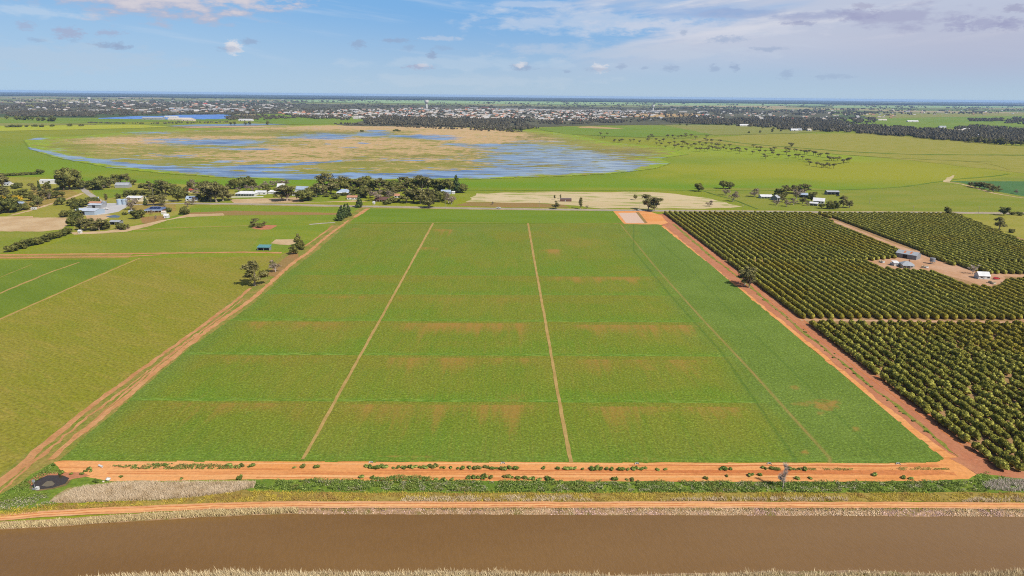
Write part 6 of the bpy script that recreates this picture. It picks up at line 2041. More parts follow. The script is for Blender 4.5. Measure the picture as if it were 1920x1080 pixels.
def vehicle(name, label, px, py, rot, paint, kind='ute', cat='car', group=None):
    g = G(px, py)
    o = empty(name, (g[0], g[1], .30 if kind != 'van' else .30), rot)
    tag(o, label, cat, group)
    b = MB()
    if kind == 'ute':
        prof = [(-2.5, .35), (2.5, .35), (2.5, .95), (1.3, 1.08), (.65, 1.72), (-.65, 1.72), (-.8, 1.1), (-2.5, 1.1)]
    elif kind == 'car':
        prof = [(-2.2, .32), (2.2, .32), (2.2, .8), (1.2, .95), (.5, 1.42), (-1.0, 1.42), (-1.8, .98), (-2.2, .92)]
    else:
        prof = [(-2.7, .4), (2.7, .4), (2.7, 2.3), (2.4, 2.5), (-2.4, 2.5), (-2.7, 2.3)]
    b.prism(prof, -.88, .88)
    b.build('body', paint, o)
    if kind != 'van':
        x0, x1, z0, z1 = (-.7, .95, 1.15, 1.62) if kind == 'ute' else (-1.2, .85, .98, 1.34)
        for y in (-.9, .86):
            MB().add([(x0, y, z0), (x1, y, z0), (x1 - .42, y, z1), (x0 + .1, y, z1), (x0, y + .04, z0), (x1, y + .04, z0), (x1 - .42, y + .04, z1), (x0 + .1, y + .04, z1)],
                     [(0, 1, 2, 3), (7, 6, 5, 4), (4, 5, 1, 0), (5, 6, 2, 1), (6, 7, 3, 2), (7, 4, 0, 3)]).build('window', W_GLASS, o)
    else:
        for x in (-1.5, .6):
            MB().box(x, x + .9, -.92, -.87, 1.4, 2.0).build('window', W_GLASS, o)
    xs = (-1.5, 1.55) if kind != 'van' else (-.4, .5)
    for x in xs:
        for y in (-.8, .8):
            n = 14
            v = [(x + .34 * math.cos(2 * math.pi * i / n), y + d, .34 + .34 * math.sin(2 * math.pi * i / n)) for d in (-.12, .12) for i in range(n)]
            MB().add(v, [tuple(range(n)), tuple(range(2 * n - 1, n - 1, -1))] + [(i, i + n, (i + 1) % n + n, (i + 1) % n) for i in range(n)]).build('wheel', W_DARK, o)
    return o


def low_wall(name, label, pts, h, t, mat, cat='wall'):
    P = [G(*p) for p in pts]
    mb = MB()
    for a, b in zip(P[:-1], P[1:]):
        d = b - a
        l = np.hypot(*d)
        n = np.array((-d[1], d[0])) / l * t / 2
        c = [a + n, b + n, b - n, a - n]
        mb.add([(*q, 0) for q in c] + [(*q, h) for q in c], [(0, 1, 2, 3)[::-1][::-1], (4, 5, 6, 7), (0, 4, 5, 1), (1, 5, 6, 2), (2, 6, 7, 3), (3, 7, 4, 0)])
    o = mb.build(name, mat)
    return tag(o, label, cat)


def pole(label, px, py, hpx=17, rot=0.0, group='power poles along the road'):
    g = G(px, py)
    h = hpx * mpp(px, py)
    o = empty('power_pole', (g[0], g[1], 0), rot)
    tag(o, label, 'power pole', group)
    MB().tube([(0, 0, 0), (0, 0, h)], [.17, .11], 8).build('post', POLE_M, o)
    MB().box(-1.1, 1.1, -.06, .06, h - .75, h - .6).build('crossarm', POLE_M, o)
    for x in (-.95, 0.35, .95):
        MB().tube([(x, 0, h - .6), (x, 0, h - .35)], [.06, .04], 6).build('insulator', W_WHITE, o)
    return o


POLE_M = pm('weathered_timber', C(176, 164, 148))


def build_farms():
    B = building
    # left homestead
    B('farm_building', 'long white farm building with dark windows at the edge of the pasture', 93, 345, 36, Wd=9, H=4.6, rot=.10, wall=W_WHITE, roof=R_WHITE, wins=3, doors=0, pitch=.12, cat='farm building', dark_end=True)
    B('shed', 'grey roofed shed among trees beyond the green lawn', 228, 352, 25, Wd=9, H=3.2, wall=W_GREY, roof=R_GREY, wins=0, doors=0, cat='shed', rot=.05)
    B('house', 'house half hidden by trees beside the sealed lane', 157, 351, 9, Wd=7, H=2.8, wall=W_CREAM, roof=R_GREY, wins=2, doors=0)
    B('shed', 'small pale shed near the round bushes on the lawn', 27, 349, 7, Wd=4, H=2.4, wall=W_CREAM, roof=R_CREAM, wins=0, doors=1, cat='shed')
    B('house', 'white house at the picture edge behind trees', 12, 348, 10, Wd=7, H=2.8, wall=W_WHITE, roof=R_GREY, wins=2, doors=0)
    B('house', 'blue roofed house behind the thick grove by the tan yard', 36, 388, 13, Wd=7, H=2.8, wall=W_WHITE, roof=R_BLUE, wins=2, doors=1)
    B('packing_shed', 'large blue roofed packing shed at the end of the concrete yard', 160, 403, 42, Wd=15, H=4.0, wall=W_BLUE, roof=R_PALEBLUE, wins=0, doors=1, pitch=.10, cat='shed', rot=-.12, dark_end=True)
    B('packing_shed', 'lower grey roofed wing beside the blue packing shed', 178, 390, 26, Wd=9, H=3.2, wall=W_GREY, roof=R_PALEBLUE, wins=0, doors=1, pitch=.10, cat='shed', rot=-.1)
    B('packing_shed', 'orange and grey roofed shed behind the concrete yard', 178, 386, 24, Wd=8, H=3.0, wall=W_STEEL, roof=R_TERRA, wins=0, doors=1, pitch=.14, cat='shed')
    tank('grain_silo', 'left of two pale corrugated silos on the concrete yard', 222, 384, 9.5, 5.4, W_BLUE, .18, cat='silo', group='silos on the concrete yard')
    tank('grain_silo', 'right of two pale corrugated silos on the concrete yard', 232, 384, 9.5, 5.4, W_BLUE, .18, cat='silo', group='silos on the concrete yard')
    tank('round_bin', 'round bin with a domed top beside the concrete yard', 193, 386, 9, 3.6, W_STEEL, .4, cat='silo')
    B('house', 'house with a dark roof and solar panels below the gravel drive', 287, 398, 32, Wd=12, H=2.7, wall=W_BRICK, roof=R_SLATE, style='hip', pitch=.22, wins=5, doors=1, veranda=R_BLUE, rot=.12, extra='solar')
    B('house', 'pale flat roofed house behind the dark tree row', 251, 376, 28, Wd=11, H=3.0, wall=W_CREAM, roof=R_WHITE, pitch=.14, wins=3, doors=1)
    low_wall('garden_wall', 'long cream garden wall in front of the dark tree row', [(258, 378), (290, 377), (334, 378)], 1.9, .25, W_CREAM)
    B('shed', 'open fronted little white shed in the home paddock', 311, 409, 8, Wd=4, H=2.6, wall=W_WHITE, roof=R_WHITE, wins=0, doors=1, cat='shed', rot=.15)
    B('shed', 'little white shed behind the open fronted one', 306, 402, 7, Wd=3.5, H=2.2, wall=W_WHITE, roof=R_CREAM, wins=0, doors=0, cat='shed', rot=.1)
    B('shed', 'open grey shed between the tree rows below the small pond', 215, 422, 18, Wd=7, H=3.0, wall=W_STEEL, roof=R_GREY, open_front=True, pitch=.14, cat='shed')
    B('shed', 'low dark shed with a hedge by the small pond', 245, 401, 8, Wd=4, H=2.2, wall=W_GREY, roof=R_GREY, wins=1, doors=0, cat='shed')
    B('shed', 'tiny white shed at the end of the windbreak', 149, 438, 5, Wd=2.6, H=2.2, wall=W_WHITE, roof=R_WHITE, wins=0, doors=1, cat='shed')
    vehicle('caravan', 'white caravan parked on the dirt drive above the tan yard', 64, 394, .05, W_WHITE, 'van', cat='caravan')
    vehicle('truck', 'white truck parked on the concrete yard', 199, 393, .2, W_WHITE, 'ute', cat='truck')
    vehicle('parked_car', 'pale blue car parked at the end of the sealed lane', 184, 372, -1.0, W_BLUE, 'car')
    B('house', 'red roofed house among trees above the road', 353, 361, 13, Wd=8, H=2.8, wall=W_CREAM, roof=R_RED, style='hip', pitch=.3, wins=2, doors=1)
    B('house', 'white house with dark roof panels where the gravel drive meets the road', 359, 377, 22, Wd=9, H=2.8, wall=W_WHITE, roof=R_BLUE, pitch=.26, wins=3, doors=1, extra='solar', rot=.1)
    vehicle('parked_car', 'white car parked beside the white house at the drive end', 368, 377, .3, W_WHITE, 'car')
    B('farmhouse', 'long white farmhouse with a veranda behind a white wall', 460, 367.5, 36, Wd=10, H=3.0, wall=W_WHITE, roof=R_WHITE, style='hip', pitch=.24, wins=7, doors=1, veranda=R_GREY)
    low_wall('garden_wall', 'low white wall in front of the long white farmhouse', [(430, 370.5), (460, 370), (494, 369.5)], 1.2, .3, W_WHITE)
    B('house', 'low white house right of the long farmhouse', 488, 365, 20, Wd=9, H=2.8, wall=W_WHITE, roof=R_WHITE, pitch=.18, wins=2, doors=1)
    B('house', 'white gabled house behind the pale yard', 526, 357, 13, Wd=8, H=4.2, wall=W_WHITE, roof=R_WHITE, pitch=.5, wins=2, doors=0)
    B('shed', 'low white shed beside the white gabled house', 511, 364, 16, Wd=6, H=2.6, wall=W_WHITE, roof=R_WHITE, wins=1, doors=1, cat='shed')
    B('shed', 'tall white machinery shed between two big trees', 566, 363, 24, Wd=10, H=5.2, wall=W_WHITE, roof=R_BLUE, pitch=.32, wins=0, doors=1, cat='shed', rot=-.2)
    B('shed', 'small white lean-to below the tall white machinery shed', 551, 367, 7, Wd=5, H=2.8, wall=W_WHITE, roof=R_WHITE, wins=0, doors=1, cat='shed')
    B('house', 'white house with a pale blue roof on the green lawn', 644, 366, 25, Wd=11, H=3.6, wall=W_WHITE, roof=R_BLUE, style='hip', pitch=.3, wins=4, doors=1, veranda=R_WHITE, extra='chimney')
    B('house', 'low house with an orange roof by the green lawn', 660, 374, 20, Wd=7, H=2.6, wall=W_WHITE, roof=R_TERRA, pitch=.22, wins=3, doors=1, rot=.1)
    B('house', 'brick house with a brown roof in the grove by the road', 717, 378, 30, Wd=9, H=2.7, wall=W_BRICK, roof=R_DARK, style='hip', pitch=.26, wins=4, doors=1, veranda=R_DARK)
    B('house', 'small white house deep in the grove by the road', 744, 371, 10, Wd=6, H=2.6, wall=W_WHITE, roof=R_TERRA, wins=2, doors=1)
    B('shed', 'pale blue shed at the far end of the grove', 836, 364, 18, Wd=6, H=3.0, wall=W_BLUE, roof=R_BLUE, wins=0, doors=1, cat='shed')
    B('shed', 'small white shed beside the end conifer of the grove', 850, 364, 6, Wd=3, H=2.4, wall=W_WHITE, roof=R_WHITE, wins=0, doors=0, cat='shed')
    B('shed', 'tiny white pump house by the house gate on the road', 701, 383, 4, Wd=2.2, H=2.2, wall=W_WHITE, roof=R_WHITE, wins=0, doors=1, cat='shed')
    # teal stock shelter
    B('stock_shelter', 'open stock shelter with a teal roof in the green paddock', 494, 470, 22, Wd=5, H=2.5, wall=W_STEEL, roof=R_TEAL, style='skillion', open_front=True, cat='shelter')
    # by the road
    B('hay_shed', 'long low dark brown shed in the stubble field', 1061, 378, 21, Wd=5, H=2.6, wall=R_DARK, roof=pm('dark_tin', C(112, 96, 92)), style='arch', wins=0, doors=1, cat='shed')
    vehicle('pickup_truck', 'white pickup truck driving along the grey road', 935, 391.6, math.pi - .02, W_WHITE, 'ute', cat='pickup truck')
    vehicle('parked_car', 'small white car on the road beside the big roadside gum', 1199, 395.6, 0, W_WHITE, 'car')
    # farm right
    B('farmhouse', 'long white low farmhouse left of the tree clump', 1437, 372, 22, Wd=8, H=2.8, wall=W_WHITE, roof=R_WHITE, pitch=.18, wins=4, doors=1, veranda=R_WHITE)
    B('shed', 'weathered grey shed at the left end of the tree clump', 1456, 376, 9, Wd=9, H=3.4, wall=W_STEEL, roof=R_GREY, wins=0, doors=1, cat='shed', rot=.6)
    B('shed', 'blue roofed open shed inside the tree clump', 1508, 371, 15, Wd=8, H=3.6, wall=W_STEEL, roof=R_BLUE, style='skillion', open_front=True, cat='shed', rot=-.35)
    B('house', 'white roofed house between the clump and the orchard', 1538, 382, 20, Wd=10, H=3.2, wall=W_WHITE, roof=R_WHITE, pitch=.3, wins=3, doors=1, rot=-.45)
    B('shed', 'long white open carport beside the white roofed house', 1527, 386, 14, Wd=5, H=2.7, wall=W_WHITE, roof=R_WHITE, style='skillion', open_front=True, cat='carport', rot=-.45)
    B('shed', 'grey hay shed standing alone on the pasture', 1562, 365.5, 23, Wd=8, H=3.8, wall=W_STEEL, roof=R_GREY, open_front=True, pitch=.16, cat='shed')
    B('shed', 'tiny white shed behind the tree clump', 1528, 366, 4, Wd=3, H=2.4, wall=W_WHITE, roof=R_WHITE, wins=0, doors=0, cat='shed')
    vehicle('parked_car', 'dark car parked by the lone hay shed', 1571, 368, .2, pm('dark_paint', C(60, 58, 66), .3), 'car')
    # orchard yard
    B('packing_shed', 'long grey packing shed with rusty roof sheets in the orchard', 1706, 485, 30, L=15, Wd=9, H=3.6, wall=W_STEEL, roof=R_GREY, pitch=.2, wins=0, doors=1, cat='shed', rot=-.85, extra='skylights')
    B('cottage', 'grey roofed cottage in the orchard yard', 1704, 503, 20, Wd=7, H=2.7, wall=W_CREAM, roof=R_GREY, style='hip', pitch=.3, wins=3, doors=1, rot=-.25, veranda=R_GREY, extra='chimney')
    tank('water_tank', 'corrugated water tank on a stand in the orchard yard', 1750, 496, 9, 2.4, W_STEEL, .1, stand=2.2)
    B('shed', 'white gabled shed beside the red car', 1846, 524, 20, Wd=6, H=2.6, wall=W_WHITE, roof=R_WHITE, pitch=.36, wins=2, doors=1, cat='shed', rot=-.12)
    vehicle('parked_car', 'red car parked beside the white orchard shed', 1868, 524, .15, pm('red_paint', C(206, 52, 52), .35, .4), 'car')
    B('shed', 'small white lean-to left of the orchard cottage', 1681, 499, 9, Wd=4, H=2.2, wall=W_WHITE, roof=R_WHITE, style='skillion', wins=0, doors=1, cat='shed')
    rng = np.random.default_rng(3)
    bins = [(1651, 492), (1655, 493), (1675, 493), (1679, 494), (1672, 496), (1688, 497), (1731, 502), (1737, 503), (1856, 531), (1863, 533), (1837, 523)]
    for i, (x, y) in enumerate(bins):
        g = G(x, y)
        mb = MB()
        mb.box(-.7, .7, -.7, .7, .15, .25)
        for a in (-.7, .62):
            mb.box(a, a + .08, -.7, .7, .26, 1.0)
            mb.box(-.6, .6, a, a + .08, .26, 1.0)
        mb.box(-.65, -.5, -.65, .65, 0, .14).box(.5, .65, -.65, .65, 0, .14)
        mb.box(-.61, .61, -.61, .61, .27, .8, 1)
        o = mb.build('fruit_bin', [[W_CREAM, W_WHITE, POLE_M][i % 3], L_CITRUS])
        o.location = (g[0], g[1], 3 * LAYER + .07)
        o.rotation_euler = (0, 0, rng.uniform(0, 1))
        o.scale = (1.4, 1.4, 1.3)
        wh = 'by the orchard cottage' if x < 1760 else 'near the red car'
        tag(o, f'open wooden fruit bin on the bare ground {wh}', 'fruit bin', f'fruit bins {wh}')
    # power poles
    for i, (x, y, h) in enumerate([(836, 391, 19), (1011, 393, 16), (1199, 396.5, 16), (1711, 400, 14), (1834, 401, 14), (1392, 398, 14), (288, 373, 20)]):
        lab = ['power pole by the bare shrub at the end of the grove', 'power pole before the ploughed brown strip', 'power pole by the big roadside gum', 'power pole behind the right orchard block', 'power pole on the road beyond the orchard corner', 'power pole on the road above the orchard rows', 'power pole rising behind the pale flat roofed house'][i]
        pole(lab, x, y, h, .08)
    for i, (x, y) in enumerate([(1549, 386), (1630, 382)]):
        pole(['pale pole on the pasture right of the white roofed house', 'thin pole standing in the middle of the pasture'][i], x, y, 11, .5, 'poles on the pasture')


build_farms()


def build_canal_things():
    # gauging post at the small pond
    g = G(66, 919)
    o = empty('gauge_post', (g[0], g[1], 6 * LAYER))
    tag(o, 'pale instrument post with box and cabinet beside the dark pond', 'gauging post')
    MB().tube([(0, 0, 0), (0, 0, 3.3)], [.08, .07], 8).build('post', W_STEEL, o)
    MB().box(-.42, .42, -.1, .12, 2.7, 3.5).build('solar_panel', W_GREY, o)
    MB().box(.35, 1.25, -.35, .35, .05, 1.05).build('cabinet', W_WHITE, o)
    MB().box(-.5, .5, -.5, -.42, .3, .9).build('gate_plate', W_STEEL, o)
    MB().box(.55, 1.05, -.38, -.351, .45, .95).build('cabinet_door', W_GREY, o)
    # culvert headwalls where water is let on to the field
    for i, (x, y) in enumerate([(696, 868), (943, 869.5), (1194, 870.5), (1442, 870.5), (1683, 870.5)]):
        g = G(x, y)
        o = empty('irrigation_outlet', (g[0], g[1], 5 * LAYER + .02))
        o.scale = (.7, .7, .7)
        tag(o, f'small concrete irrigation outlet at the near field edge, {ordinal(i + 1)} of five from left', 'culvert outlet', 'irrigation outlets along the near field edge')
        MB().box(-.75, .75, -.1, .1, 0, .75).build('headwall', M_CONCRETE, o)
        MB().add([(-.75, -.1, 0), (-1.15, -.8, 0), (-1.05, -.8, 0), (-.62, -.1, 0), (-.75, -.1, .7), (-1.15, -.8, .3), (-1.05, -.8, .3), (-.62, -.1, .7)], [(0, 1, 2, 3), (7, 6, 5, 4), (0, 4, 5, 1), (1, 5, 6, 2), (2, 6, 7, 3)]).build('wing_wall', M_CONCRETE, o)
        MB().add([(.75, -.1, 0), (1.15, -.8, 0), (1.05, -.8, 0), (.62, -.1, 0), (.75, -.1, .7), (1.15, -.8, .3), (1.05, -.8, .3), (.62, -.1, .7)], [(3, 2, 1, 0), (4, 5, 6, 7), (1, 5, 4, 0), (2, 6, 5, 1), (3, 7, 6, 2)]).build('wing_wall', M_CONCRETE, o)
        n = 14
        v = [(.28 * math.cos(2 * math.pi * k / n), -.13 + d, .34 + .28 * math.sin(2 * math.pi * k / n)) for d in (0, .02) for k in range(n)]
        MB().add(v, [tuple(range(n)), tuple(range(2 * n - 1, n - 1, -1))] + [(k, k + n, (k + 1) % n + n, (k + 1) % n) for k in range(n)]).build('pipe_mouth', W_DARK, o)
    # a bulk bag and a broken white pipe left on the earth
    rng = np.random.default_rng(8)
    g = G(203, 901.5)
    iv, itri = ico()
    v = iv * np.array([.75, .6, .55]) * (1 + .16 * rng.normal(0, 1, (len(iv), 1)))
    v[:, 2] = np.maximum(v[:, 2], -.4)
    o = mesh_obj('bulk_bag', v, itri, pm('white_woven_cloth', C(236, 232, 226, .95)), smooth=True)
    o.location = (g[0], g[1], 5 * LAYER + .45)
    tag(o, 'white bulk bag lying at the edge of the grey reeds', 'bag')
    g = G(194, 904.5)
    v = iv * np.array([.35, .28, .25]) * (1 + .2 * rng.normal(0, 1, (len(iv), 1)))
    o = mesh_obj('cloth_scrap', v, itri, pm('dusty_white_cloth', C(220, 208, 192)), smooth=True)
    o.location = (g[0], g[1], 5 * LAYER + .2)
    tag(o, 'small dusty white bundle beside the bulk bag', 'bundle')
    g = G(189, 876)
    mb = MB()
    n = 16
    for (x, r) in [(-.5, .33)]:
        pass
    ring = [(r * math.cos(2 * math.pi * k / n), y, .33 + r * math.sin(2 * math.pi * k / n)) for r, y in ((.33, -.9), (.33, .9), (.26, .9), (.26, -.9)) for k in range(n)]
    f = []
    for a in range(4):
        b = (a + 1) % 4
        f += [(a * n + k, a * n + (k + 1) % n, b * n + (k + 1) % n, b * n + k) for k in range(n)]
    mb.add(ring, f)
    o = mb.build('pipe_section', W_WHITE, smooth=False)
    o.location = (g[0], g[1], 5 * LAYER + .05)
    o.rotation_euler = (0, 0, 1.1)
    tag(o, 'short white pipe section lying on the orange earth by the drain head', 'pipe')


build_canal_things()


# ------------------------------------------------------------------ the town beyond the swamp
def build_town():
    rng = np.random.default_rng(55)
    protos = []

    def small(name, L, Wd, H, wall, roof, style, pitch):
        b = MB()
        hx, hy = L / 2, Wd / 2
        rise = hy * pitch
        b.box(-hx, hx, -hy, hy, 0, H, 0)
        if style == 'gable':
            b.add([(-hx - .3, -hy - .4, H - .05), (hx + .3, -hy - .4, H - .05), (hx + .3, hy + .4, H - .05), (-hx - .3, hy + .4, H - .05), (-hx - .3, 0, H + rise), (hx + .3, 0, H + rise)], [(0, 1, 5, 4), (2, 3, 4, 5), (0, 4, 3), (1, 2, 5)], 1)
        elif style == 'hip':
            q = hy * .9
            b.add([(-hx - .4, -hy - .4, H - .05), (hx + .4, -hy - .4, H - .05), (hx + .4, hy + .4, H - .05), (-hx - .4, hy + .4, H - .05), (-hx + q, 0, H + rise), (hx - q, 0, H + rise)], [(0, 1, 5, 4), (1, 2, 5), (2, 3, 4, 5), (3, 0, 4)], 1)
        else:
            b.box(-hx - .2, hx + .2, -hy - .2, hy + .2, H + .01, H + .6, 1)
        for i in range(max(2, int(L / 5))):
            x = -hx + L * (i + .5) / max(2, int(L / 5))
            b.box(x - .7, x + .7, -hy - .06, -hy + .04, H * .35, H * .72, 2)
        o = b.build(name, [wall, roof, W_GLASS])
        me = o.data
        bpy.data.objects.remove(o)
        return me
    TW = pm('town_pale_wall', C(196, 190, 182)); TC = pm('town_cream_wall', C(190, 176, 152))
    TR = roof_mat('town_pale_roof', C(206, 202, 198)); TCR = roof_mat('town_cream_roof', C(192, 180, 164))
    houses = [small('house', 16, 11, 3.2, w, r, s, p) for w, r, s, p in
              [(TW, TR, 'gable', .7), (TC, R_GREY, 'hip', .7), (W_BRICK, R_TERRA, 'hip', .8), (TW, TCR, 'hip', .7), (TC, TR, 'gable', .8), (W_BRICK, TCR, 'gable', .7), (TC, R_RED, 'hip', .8), (TW, R_BLUE, 'gable', .6)]]
    kinds = ['white gabled house', 'cream house with a grey roof', 'brick house with a terracotta roof', 'white house with a cream roof', 'cream house with a white roof', 'brick house with a cream roof', 'cream house with a red roof', 'white house with a pale blue roof']
    big = [small('warehouse', 46, 24, 7.5, w, r, 'gable', .25) for w, r in [(TW, TR), (TC, TR), (W_GREY, TR)]] + [small('block', 30, 16, 11, w, TCR, 'flat', 0) for w in (TC, TW, W_BRICK)]
    regions = [  # polygon, count, where, scale
        ([(560, 212), (640, 207), (760, 206), (800, 214), (760, 222), (660, 224), (570, 220)], 58, 'in the left part of the far town', 1.15),
        ([(760, 203), (950, 204), (960, 216), (900, 222), (800, 219)], 78, 'in the middle of the far town', 1.25),
        ([(950, 208), (1140, 211), (1160, 224), (1060, 231), (960, 222)], 62, 'in the right part of the far town', 1.15),
        ([(1150, 214), (1330, 213), (1350, 222), (1180, 228)], 30, 'right of the far town by the tan paddock', 1.0),
        ([(170, 206), (440, 200), (560, 205), (560, 214), (440, 210), (300, 212)], 34, 'on the near edge of the far left suburb', 1.4),
        ([(20, 190), (440, 188), (540, 194), (430, 201), (40, 200)], 34, 'scattered through the far left woods', 2.2),
        ([(1380, 216), (1560, 218), (1740, 212), (1700, 222), (1500, 228)], 26, 'among the woods right of the far town', 1.2)]
    for poly, cnt, where, sc in regions:
        poly = np.array(poly, float)
        x0, y0 = poly.min(0)
        x1, y1 = poly.max(0)
        k = 0
        while k < cnt:
            x, y = rng.uniform(x0, x1), rng.uniform(y0, y1)
            if not inside(np.array([x]), np.array([y]), poly)[0]:
                continue
            g = G(x, y)
            v = rng.choice(8, p=[.2, .12, .12, .16, .2, .08, .05, .07])
            o = bpy.data.objects.new('house', houses[v])
            COL.objects.link(o)
            o.location = (g[0], g[1], 4 * LAYER + .2)
            s = sc * rng.uniform(.55, 1.05)
            o.scale = (s * rng.uniform(1, 1.6), s, s * 1.05)
            o.rotation_euler = (0, 0, rng.choice([0, .1, -.15, 1.4]) + rng.normal(0, .08))
            tag(o, f'{kinds[v]} {where}', 'house', f'houses {where}')
            k += 1
    # beyond the ones told apart: the many roofs of the town, as one mass
    src = []
    for v in (0, 3, 4, 5, 2, 1):
        o = next(ob for ob in COL.objects if ob.type == 'MESH' and ob.data is houses[v])
        src.append(o)
    P, S, R = [], [], []
    for poly, cnt in [([(520, 212), (640, 206), (780, 203), (960, 205), (1150, 209), (1250, 212), (1160, 224), (1060, 228), (960, 222), (900, 223), (760, 221), (660, 224), (560, 220)], 820), ([(0, 188), (560, 188), (560, 212), (300, 212), (0, 206)], 260), ([(1300, 204), (1920, 206), (1920, 214), (1500, 226), (1300, 222)], 130)]:
        poly = np.array(poly, float)
        k = 0
        while k < cnt:
            x, y = rng.uniform(poly[:, 0].min(), poly[:, 0].max()), rng.uniform(poly[:, 1].min(), poly[:, 1].max())
            if inside(np.array([x]), np.array([y]), poly)[0]:
                g = G(x, y)
                P.append((g[0], g[1], 4 * LAYER + .2)); s = rng.uniform(.75, 1.25) * (1.3 if y < 200 else 1); S.append((s * rng.uniform(1, 1.5), s, s)); R.append(rng.normal(0, .3))
                k += 1
    scatter('town_houses', P, S, R, src)
    # halls and warehouses
    wl = [(x, 206.5 + (x - 940) * .011 + rng.uniform(-1.2, 1.2), 0) for x in np.linspace(945, 1240, 26)] + [(x, 207 + rng.uniform(-1.5, 1.5), 0) for x in (342, 352, 366, 384, 398, 410, 424, 436, 452)] + \
         [(x, y, 0) for x, y in [(572, 216), (590, 217), (600, 217), (612, 218), (500, 198), (508, 192), (232, 184), (226, 184), (240, 184.5), (200, 208), (188, 208), (176, 208.5), (1318, 212), (1262, 206), (1280, 211), (1626, 198), (1634, 198), (1700, 210), (1730, 211), (1760, 211), (1600, 192), (1688, 193)]] + \
         [(x, y, 1) for x, y in [(812, 204), (818, 203.5), (876, 203), (884, 203), (892, 203.5), (905, 203), (912, 203), (925, 206), (930, 206), (838, 206), (862, 209), (955, 206)]]
    for x, y, t in wl:
        g = G(x, y)
        v = rng.integers(3) + 3 * t
        o = bpy.data.objects.new('warehouse' if t == 0 else 'town_block', big[v])
        COL.objects.link(o)
        o.location = (g[0], g[1], 4 * LAYER + .2)
        s = rng.uniform(.7, 1.15) * (1.3 if y < 200 else 1.0)
        o.scale = (s * rng.uniform(1, 1.5), s, s)
        o.rotation_euler = (0, 0, rng.normal(0, .12))
        where = 'right of the town centre' if x > 940 and x < 1300 else 'left of the town centre' if x < 700 else 'far out on the right plain' if x > 1300 else 'in the town centre'
        lab = f'{"long pale warehouse" if t == 0 else "several storeyed pale block"} {where}'
        tag(o, lab, 'warehouse' if t == 0 else 'building', f'large buildings {where}')
    # water towers
    for (x, y, h, lab) in [(800, 203, 15, 'white water tower rising above the far town centre'), (1224, 208, 11, 'slim white water tower above the trees right of the far town'), (168, 194, 11, 'pale tower above the far left woods')]:
        g = G(x, y)
        k = mpp(x, y)
        H = h * k
        o = empty('water_tower', (g[0], g[1], 0))
        tag(o, lab, 'water tower')
        MB().tube([(0, 0, 0), (0, 0, H * .55), (0, 0, H * .62)], [H * .13, H * .10, H * .16], 14).build('shaft', W_WHITE, o)
        MB().tube([(0, 0, H * .621), (0, 0, H * .72), (0, 0, H * .97), (0, 0, H)], [H * .16, H * .25, H * .27, H * .2], 16).build('bowl', W_WHITE, o)
    # blue panel farm
    m, nt, b, out = new_mat('panel_field_glass')
    n = NB(nt)
    c = n.mix(n.rng(n.noise(n.pos(), 0.02, 3, 0.6), .35, .65), C(92, 132, 200), C(120, 158, 222))
    nt.links.new(c, b.inputs['Base Color'])
    b.inputs['Roughness'].default_value = 0.35
    b.inputs['Specular IOR Level'].default_value = 0.4
    poly = np.array([(170, 223), (232, 219), (300, 218.5), (330, 216.5), (412, 215.5), (428, 219.5), (402, 223.5), (330, 224.5), (270, 224)], float)
    P = np.array([G(*q) for q in poly])
    mb = MB()
    y = P[:, 1].min()
    while y < P[:, 1].max():
        xs = np.arange(P[:, 0].min(), P[:, 0].max(), 46.0)
        k = inside(xs, np.full_like(xs, y), P)
        for x in xs[k]:
            if rng.random() < .06:
                continue
            mb.add([(x, y, 1.0), (x + 42, y, 1.0), (x + 42, y + 9, 3.4), (x, y + 9, 3.4), (x, y, .9), (x + 42, y, .9), (x + 42, y + 9, 3.3), (x, y + 9, 3.3)], [(0, 1, 2, 3), (7, 6, 5, 4), (4, 5, 1, 0), (5, 6, 2, 1), (6, 7, 3, 2), (7, 4, 0, 3)])
        y += 17.0
    o = mb.build('solar_panels', m)
    tag(o, kind='stuff')
    for i, (x, yy, L, Wd, H, lab) in enumerate([(285, 224.5, 90, 30, 7, 'long grey shed at the near edge of the blue panel field'), (320, 221.5, 60, 20, 7, 'white shed in the middle of the blue panel field'), (336, 226, 100, 32, 7, 'wide pale shed at the right end of the blue panel field'), (352, 227, 50, 24, 6, 'low cream shed right of the wide pale shed'), (460, 227, 60, 20, 6, 'long pale green roofed shed by the lagoon trees')]):
        building('farm_shed', lab, x, yy, 0, L=L, Wd=Wd, H=H, wall=[W_GREY, W_WHITE, W_CREAM, W_CREAM, W_WHITE][i], roof=[R_GREY, R_WHITE, R_CREAM, R_CREAM, R_WHITE][i], wins=5, doors=2, pitch=.15, cat='shed')
    for i, (x, yy, L, lab) in enumerate([(1490, 246, 26, 'white farm buildings at the left end of the far pine wood'), (1500, 245.5, 16, 'pale silo shed beside the white farm buildings'), (1518, 246, 14, 'small white shed at the edge of the far pine wood'), (1396, 237, 40, 'white roofed shed before the woods right of town'), (1768, 240, 30, 'white roofed house in a gap of the far wood'), (1800, 247, 44, 'long white shed in a gap of the far wood'), (1812, 245, 30, 'pale shed behind the long white shed in the far wood'), (1590, 240, 30, 'cream house behind the far pine wood'), (1655, 226, 50, 'pale farm shed on the right plain'), (1712, 229, 60, 'long pale shed at the end of the tree line on the plain'), (1836, 257, 18, 'small white house at the ragged wood edge')]):
        building('farm_shed', lab, x, yy, 0, L=L, Wd=14, H=5, wall=W_WHITE, roof=[R_WHITE, R_GREY, R_CREAM][i % 3], wins=3, doors=1, pitch=.3, cat='house' if 'house' in lab else 'shed')


build_town()


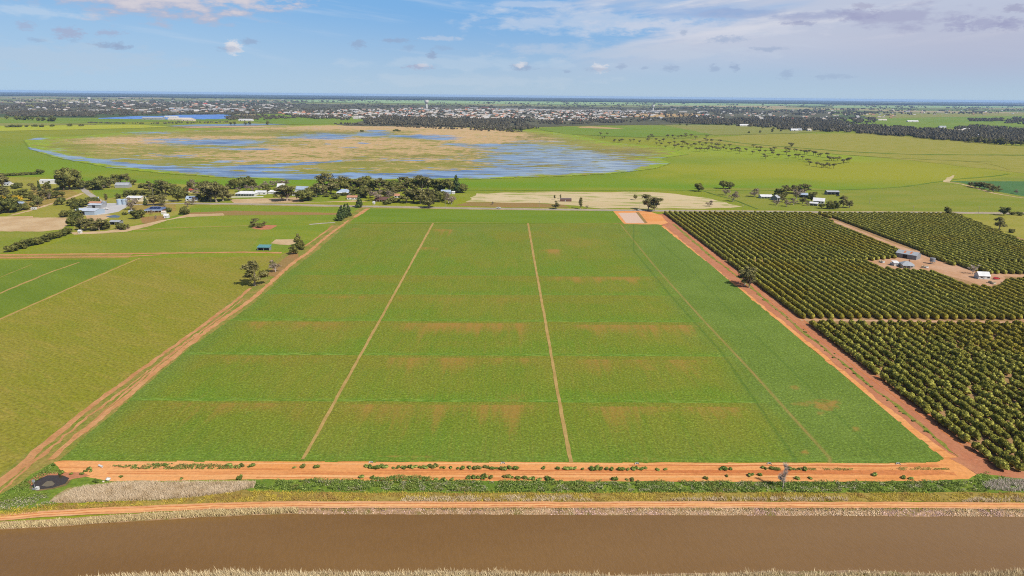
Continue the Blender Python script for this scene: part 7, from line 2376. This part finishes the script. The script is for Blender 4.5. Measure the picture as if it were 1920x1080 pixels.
# ------------------------------------------------------------------ air
def build_haze():
    m = bpy.data.materials.new('haze_air')
    m.use_nodes = True
    nt = m.node_tree
    for n in list(nt.nodes):
        nt.nodes.remove(n)
    out = nt.nodes.new('ShaderNodeOutputMaterial')
    v = nt.nodes.new('ShaderNodeVolumePrincipled')
    v.inputs['Color'].default_value = (0.42, 0.64, 1.0, 1)
    v.inputs['Density'].default_value = 2.8e-5
    v.inputs['Anisotropy'].default_value = 0.0
    nt.links.new(v.outputs[0], out.inputs['Volume'])
    mb = MB().box(-46000, 46000, -46000, 46000, -4.0, 126.0)
    o = mb.build('haze', m)
    tag(o, kind='stuff')


build_haze()
